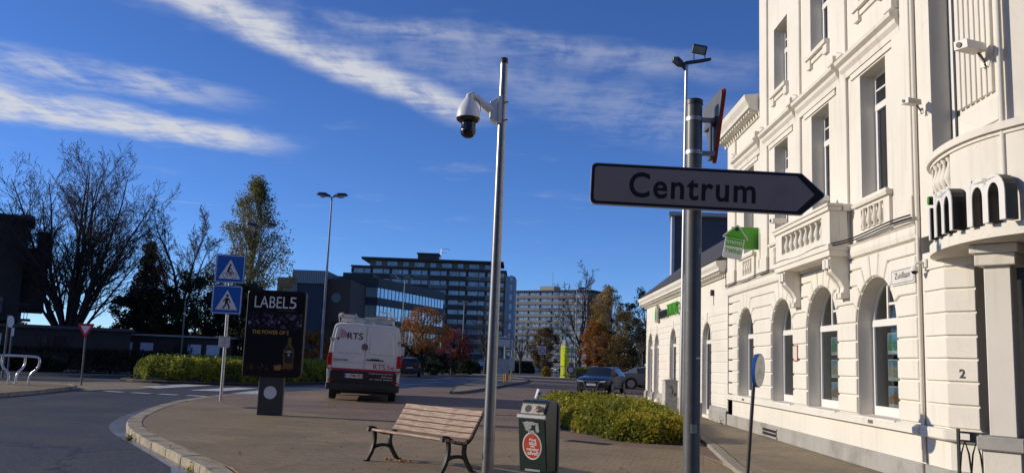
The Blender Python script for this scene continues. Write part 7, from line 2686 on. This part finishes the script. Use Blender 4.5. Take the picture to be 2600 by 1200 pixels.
def bare_tree(name, label, base, stems, seed, kids=(10, 7, 4), leaves=None, nl=0, lsize=0.1, m=BARK, **kw):
    rng = np.random.default_rng(seed)
    t = thing(name, label, 'tree', base)
    segs, tips = [], []
    for (off, d, L, r) in stems:
        skeleton(rng, segs, Vector(off), Vector(d).normalized(), L, r, len(kids), 0.07, 0.35, kids, tips=tips, **kw)
    tw = tree_meshes(t, segs, m, 0.045)
    cr = tw.build('crown', m, t)
    if leaves and nl:
        T_ = np.array([tuple(p) for p in tips])
        k = rng.integers(0, len(T_), nl)
        pos = T_[k] + rng.normal(0, lsize * 1.2, (nl, 3))
        link('leaves', pieces_mesh('leaves', leaf_cloud(pos, lsize, rng), 4, leaves), t)
    return t


big_stems = [((0, 0, 0), (0.02, 0, 1), 3.0, 0.42)]
for k in range(22):                                     # limbs fan out evenly so that the crown comes out round
    u_ = (k + 0.5) / 22
    pol, azi = R(98) * math.sqrt(u_), k * 2.39996
    e_ = Vector((5.2 * math.sin(pol) * math.cos(azi), 4.6 * math.sin(pol) * math.sin(azi), 9.0 + 5.6 * math.cos(pol)))
    s_ = Vector((0.22 * math.cos(azi), 0.22 * math.sin(azi), 1.5 + 0.6 * (1 - u_)))
    big_stems.append((tuple(s_), tuple(e_ - s_), (e_ - s_).length * 0.97, 0.17 - 0.06 * u_))
bare_tree('bare_tree', 'large bare many-stemmed tree beside the brick house', (-30.1, 58.0, -0.1), big_stems,
          31, kids=(14, 9, 5), leaves=L_DRY, nl=5200, lsize=0.11, ratio=(0.30, 0.46), rmin=0.010, ang=(28, 50))
bare_tree('bare_tree', 'smaller bare vase-shaped tree right of the big bare tree', (-24.4, 62.0, -0.1),
          [((0, 0, 0), (0, 0, 1), 4.6, 0.24), ((0, 0, 3.6), (-0.30, 0.1, 1), 6.0, 0.12), ((0, 0, 3.8), (0.05, -0.2, 1), 7.6, 0.13), ((0, 0, 3.4), (0.42, 0.1, 1), 6.0, 0.11), ((0, 0, 3.0), (0.75, 0, 1), 5.0, 0.10), ((0, 0, 3.2), (-0.55, 0, 1), 4.5, 0.10), ((0, 0, 4.0), (0.15, 0.3, 1), 7.0, 0.11)],
          32, kids=(15, 10, 6), leaves=L_DRY, nl=1200, lsize=0.11, ratio=(0.28, 0.45), rmin=0.012)
bare_tree('bare_tree', 'tall bare tree before the far apartment block', (8.4, 120.0, -0.1),
          [((0, 0, 0), (0, 0, 1), 6.0, 0.32), ((0, 0, 4.0), (-0.35, 0.1, 1), 8.0, 0.16), ((0, 0, 4.5), (0.05, -0.2, 1), 9.5, 0.17), ((0, 0, 4.2), (0.42, 0.1, 1), 8.0, 0.15), ((0, 0, 3.6), (0.7, 0, 1), 6.0, 0.12), ((0, 0, 3.4), (-0.7, 0, 1), 6.0, 0.12)],
          33, kids=(12, 8, 5), leaves=L_BROWN, nl=300, lsize=0.2, ratio=(0.30, 0.5), rmin=0.018)
bare_tree('bare_tree', 'small dark bare tree behind the steel mast', (-3.7, 100.0, -0.1),
          [((0, 0, 0), (0, 0, 1), 5.0, 0.2), ((0, 0, 1.8), (-0.4, 0.1, 1), 4.6, 0.10), ((0, 0, 2.0), (0.4, -0.2, 1), 4.8, 0.10), ((0, 0, 2.4), (0.05, 0.3, 1), 5.2, 0.10)],
          34, kids=(8, 6, 3), leaves=L_BROWN, nl=150, lsize=0.16, ratio=(0.34, 0.52), rmin=0.014)
bare_tree('bare_tree', 'small bare tree right of the van roof', (-11.2, 84.0, -0.1),
          [((0, 0, 0), (0, 0, 1), 3.2, 0.14), ((0, 0, 1.2), (-0.5, 0.1, 1), 3.4, 0.08), ((0, 0, 1.4), (0.45, -0.2, 1), 3.2, 0.08), ((0, 0, 1.6), (0.0, 0.3, 1), 3.6, 0.08)],
          35, kids=(8, 6, 3), leaves=L_BROWN, nl=150, lsize=0.14, ratio=(0.36, 0.56), rmin=0.012)
bare_tree('bare_tree', 'bare tree thin against the distant block near the zone sign', (0.4, 112.0, -0.1),
          [((0, 0, 0), (0, 0, 1), 4.0, 0.16), ((0, 0, 1.6), (-0.4, 0.1, 1), 4.0, 0.09), ((0, 0, 1.8), (0.4, -0.1, 1), 4.2, 0.09), ((0, 0, 2.0), (0.0, 0.3, 1), 4.6, 0.09)],
          36, kids=(8, 6, 3), leaves=L_BROWN, nl=100, lsize=0.16, ratio=(0.34, 0.52), rmin=0.014)


def leafy_tree(name, label, base, H, rx, leaf_m, n, size, seed, shape='oval', bark=BARK, clumps=70, lo=0.12, trunk_r=0.14, core=False, hang=0.0, flat=0.0):
    """trunk and limbs, with leaves in many clumps through the crown; gaps stay open between clumps"""
    rng = np.random.default_rng(seed)
    t = thing(name, label, 'tree' if H > 2.6 else 'shrub', base)
    segs = []
    pts = [Vector((rng.normal(0, 0.04) * H * k / 6, rng.normal(0, 0.04) * H * k / 6, H * 0.92 * k / 6)) for k in range(7)]
    segs.append((pts, [trunk_r * (1 - k / 7.2) for k in range(7)], 2))
    cl = []
    for k in range(clumps):
        u = lo + (1 - lo) * (k + rng.random()) / clumps
        if shape == 'oval':
            w = math.sin(math.pi * min(1, max(0, (u - lo) / (1 - lo) * 0.88 + 0.08))) ** 0.7
        elif shape == 'column':
            w = (1 - ((u - lo) / (1 - lo)) ** 2.6) * (0.75 + 0.25 * min(1, (u - lo) * 5))
        elif shape == 'cone':
            w = 1.02 - (u - lo) / (1 - lo)
        else:
            w = math.sqrt(max(0.0, 1 - ((u - 0.45) / 0.58) ** 2))
        a = rng.uniform(0, 2 * math.pi)
        rr = rx * w * math.sqrt(rng.uniform(0.10, 1.0))
        c = Vector((rr * math.cos(a), rr * math.sin(a), u * H))
        cl.append((c, w))
        j = max(0.05, u - 0.12 - 0.25 * rr / max(0.1, H))
        base_p = pts[min(6, int(j * 6.2))]
        mid = base_p.lerp(c, 0.55) + Vector((0, 0, -0.05 * H * (0.5 if shape != 'cone' else 0.1)))
        segs.append(([base_p, mid, c], [trunk_r * 0.30, trunk_r * 0.18, trunk_r * 0.06], 1))
    tw = tree_meshes(t, segs, bark, trunk_r * 0.5)
    if len(tw.v):
        tw.build('branches', bark, t)
    k = rng.integers(0, len(cl), n)
    C_ = np.array([tuple(c) for c, _ in cl])
    sp_ = rx * (0.24 if shape in ('oval', 'round') else 0.20) * rng.uniform(0.6, 1.25, len(cl))
    off = rng.normal(0, 1, (n, 3))
    off /= np.linalg.norm(off, axis=1, keepdims=True)
    off *= (rng.random(n) ** 0.45)[:, None] * sp_[k][:, None]
    off[:, 2] *= 0.85 + hang
    if hang:
        off[:, 2] -= np.abs(off[:, 2]) * hang
    pos = C_[k] + off
    pos[:, 2] = np.maximum(pos[:, 2], 0.05)
    link('crown', pieces_mesh('crown', leaf_cloud(pos, size, rng), 4, leaf_m), t)
    return t


leafy_tree('conifer', 'narrow dark conifer spire between the two bare trees', (-28.5, 66.0, -0.1), 9.3, 2.3, L_PINE, 9000, 0.28, 41, 'cone', clumps=120, trunk_r=0.16)
leafy_tree('poplar_tree', 'tall columnar poplar with thinning green leaves', (-22.0, 70.0, -0.1), 15.5, 3.9, L_POP, 20000, 0.17, 42, 'column', BARK_P, clumps=230, lo=0.14, trunk_r=0.22)
for k, (x, y, h, r, lab) in enumerate(((-27.6, 63.0, 5.6, 2.2, 'dark evergreen bush at the foot of the conifer'), (-25.4, 61.0, 5.4, 2.3, 'dark evergreen bush beneath the smaller bare tree'), (-22.6, 60.5, 6.7, 2.5, 'tallest dark evergreen bush left of the blue signs'),
                                       (-19.9, 61.5, 6.2, 2.4, 'dark evergreen bush behind the blue signs'), (-17.5, 63.0, 4.4, 2.0, 'dark evergreen bush behind the advertising panel'))):
    leafy_tree('evergreen_bush', lab, (x, y, -0.1), h, r, L_EVER, 13000, 0.19, 50 + k, 'round', clumps=70, lo=0.02, trunk_r=0.12)
leafy_tree('orange_bush', 'orange autumn bush between advertising panel and van', (-14.2, 60.5, -0.1), 2.9, 1.7, L_ORANGE, 5000, 0.15, 60, 'round', clumps=46, lo=0.02, trunk_r=0.07)
leafy_tree('green_bush', 'dark green bush behind the hedge left of the van', (-11.4, 64.0, -0.1), 3.2, 1.9, L_EVER, 5000, 0.18, 61, 'round', clumps=46, lo=0.02, trunk_r=0.07)
leafy_tree('orange_tree', 'spreading orange autumn tree right of the van', (-8.7, 80.0, -0.1), 5.9, 2.5, L_ORANGE, 8000, 0.13, 62, 'oval', clumps=100, lo=0.38, trunk_r=0.14)
leafy_tree('red_tree', 'low spreading red autumn tree before the apartment block', (-6.3, 84.0, -0.1), 4.2, 2.1, L_RED, 7500, 0.12, 63, 'oval', clumps=90, lo=0.34, trunk_r=0.12)
for k, (x, y, h, r, lm, lab) in enumerate(((-10.2, 80.5, 2.6, 1.6, L_EVER, 'dark green bush under the orange tree'), (-8.0, 82.0, 2.3, 1.6, L_EVER, 'dark green bush between orange and red tree'), (-5.6, 87.0, 2.1, 1.5, L_EVER, 'dark green bush under the red tree'), (-11.9, 78.0, 2.6, 1.3, L_BROWN, 'brown bush right behind the dark hatchback'))):
    leafy_tree('dark_bush', lab, (x, y, -0.1), h, r, lm, 3600, 0.18, 70 + k, 'round', clumps=40, lo=0.02, trunk_r=0.06)
for k, (x, y, h, r, lm, sh, n, lab) in enumerate(((9.9, 95.0, 9.9, 2.5, L_GOLD, 'oval', 11000, 'golden birch with drooping leaves right of the far block'), (8.0, 91.0, 5.8, 1.9, L_ORANGE, 'oval', 8000, 'cone-shaped orange tree behind the dark blue estate car'),
                                               (12.0, 98.0, 7.4, 2.6, L_BROWN, 'oval', 11000, 'brown autumn tree right of the golden birch'), (3.2, 106.0, 5.6, 2.0, L_BROWN, 'oval', 8000, 'brownish autumn tree left of the yellow pencil post'),
                                               (10.2, 88.0, 4.2, 2.0, L_BROWN, 'round', 5000, 'wide brown bush below the golden birch'), (12.9, 86.0, 5.2, 2.2, L_EVER, 'round', 5600, 'dark green bush beside the wing of the white house'))):
    leafy_tree('autumn_tree', lab, (x, y, -0.1), h, r, lm, int(n * 1.5), 0.145, 80 + k, sh, BARK, clumps=110, lo=0.16 if sh == 'oval' else 0.02, trunk_r=0.14, hang=0.5 if k == 0 else 0.0)
leafy_tree('pine_tree', 'dark open pine next to the end of the wing', (10.6, 74.0, -0.1), 8.0, 1.9, L_PINE, 3000, 0.18, 90, 'oval', clumps=34, lo=0.42, trunk_r=0.15)
for k, (x, y, w, d, h, lab) in enumerate(((6.7, 89.5, 3.2, 1.2, 1.1, 'low clipped hedge right of the crowd barrier'), (3.0, 92.0, 0.9, 0.9, 1.0, 'small round bush at the foot of the pencil post'), (-7.5, 95.0, 7.0, 1.6, 1.3, 'low dark hedge before the parked cars'), (0.2, 116.0, 4.0, 1.4, 1.5, 'dark hedge beside the pale off-roader'), (12.0, 84.0, 6.0, 1.4, 1.2, 'low brown hedge behind the silver car'))):
    q = rounded([(x - w / 2, y - d / 2), (x + w / 2, y - d / 2), (x + w / 2, y + d / 2), (x - w / 2, y + d / 2)], 0.4)
    shrub_mass('low_hedge', lab, 'hedge', q, h, 3600, 0.17, [L_HEDGE, L_GOLD, L_EVER, L_EVER, L_BROWN][k], -0.1, 100 + k, 0.4, 0.08, 1.0)
# woodland closing the horizon far behind the buildings
rng = np.random.default_rng(7)
fw = []
for k in range(260):
    a_ = rng.uniform(-1.0, 0.9)
    d_ = rng.uniform(430, 620)
    c_ = np.array([math.sin(a_) * d_, math.cos(a_) * d_, rng.uniform(2, 7)])
    nn = 140
    o_ = rng.normal(0, 1, (nn, 3))
    o_ /= np.linalg.norm(o_, axis=1, keepdims=True)
    o_ *= rng.uniform(3.5, 7.5) * (rng.random(nn) ** 0.5)[:, None]
    q_ = c_ + o_
    q_[:, 2] = np.maximum(q_[:, 2], 0)
    fw.append(q_)
fw = np.concatenate(fw)
o = link('far_woodland', pieces_mesh('far_woodland', leaf_cloud(fw, 2.4, rng), 4, L_BROWN))
tag(o, 'brown-green belt of far trees on the horizon', 'trees', kind='stuff')

# unseen brick terrace added behind the viewpoint to shade the street side of signs
tb = thing('added_shade_terrace', 'unseen brick terrace added behind the viewpoint to shade the signs', 'building', (-4.0, -11.0, -0.1))
MB().box(-26.0, 18.0, -8.0, 0.0, 0.0, 9.0).build('wall', mat('terrace_brick', (0.16, 0.085, 0.06), 0.85, var=0.2, vs=2), tb)
MB().prism([(-8.3, 9.0), (0.3, 9.0), (-4.0, 13.0)], 'x', -26.2, 18.2).build('roof', SLATE, tb)
twm = MB().box(-0.55, 0.55, 0.0, 0.03, 0.0, 1.7).box(-0.47, 0.47, 0.031, 0.04, 0.08, 1.62, 1).mesh('window', [FRAME_W, GLASS_D])
for k in range(14):
    for z in (1.0, 4.6):
        link('window', twm, tb, (-24.0 + k * 3.1, 0.0, z))

# fallen leaves and grit on the paving
rng = np.random.default_rng(15)
n_ = 1100
x_, y_ = rng.uniform(-7, 4.5, n_), rng.uniform(10.5, 30, n_)
k_ = ~inside([(1.0, 17), (4.2, 17), (4.2, 30), (1.0, 30)], x_, y_) & (x_ > -5.5 - (y_ - 14) * 0.25 + 1.2) & (x_ < 3.0)
pos = np.stack([x_[k_], y_[k_], np.full(k_.sum(), 0.012)], 1)
nr = np.zeros((len(pos), 3))
nr[:, 2] = 1
o = link('fallen_leaves', pieces_mesh('fallen_leaves', leaf_cloud(pos, 0.05, rng, nr, 0.15), 4, L_DRY))
tag(o, 'scattered small fallen leaves on the plaza paving', 'leaves', kind='stuff')
# tufts of weed along the kerb and the wall foot
wp = []
for (x0, y0, s_) in ((5.50, 23.5, 0.10), (-5.2, 13.2, 0.06), (-6.6, 15.2, 0.05), (-4.2, 11.8, 0.06)):
    wp.append(np.array([x0, y0, 0.0]) + np.abs(rng.normal(0, 1, (60, 3))) * np.array([s_, s_, s_ * 0.8]) * np.array([rng.choice([-1, 1]), 1, 1]))
for w_, lab in zip(wp, ('weeds at the foot of the wall below the drainpipe', 'weeds in the gutter by the near kerb stones', 'weeds in the gutter at the kerb bend', 'weeds in the gutter at the bottom of the picture')):
    if w_[0][0] < 0:
        w_[:, 2] -= 0.11
    tag(link('weed_tuft', pieces_mesh('weed_tuft', leaf_cloud(w_, 0.05, rng), 4, L_HEDGE)), lab, 'weeds', 'weeds')
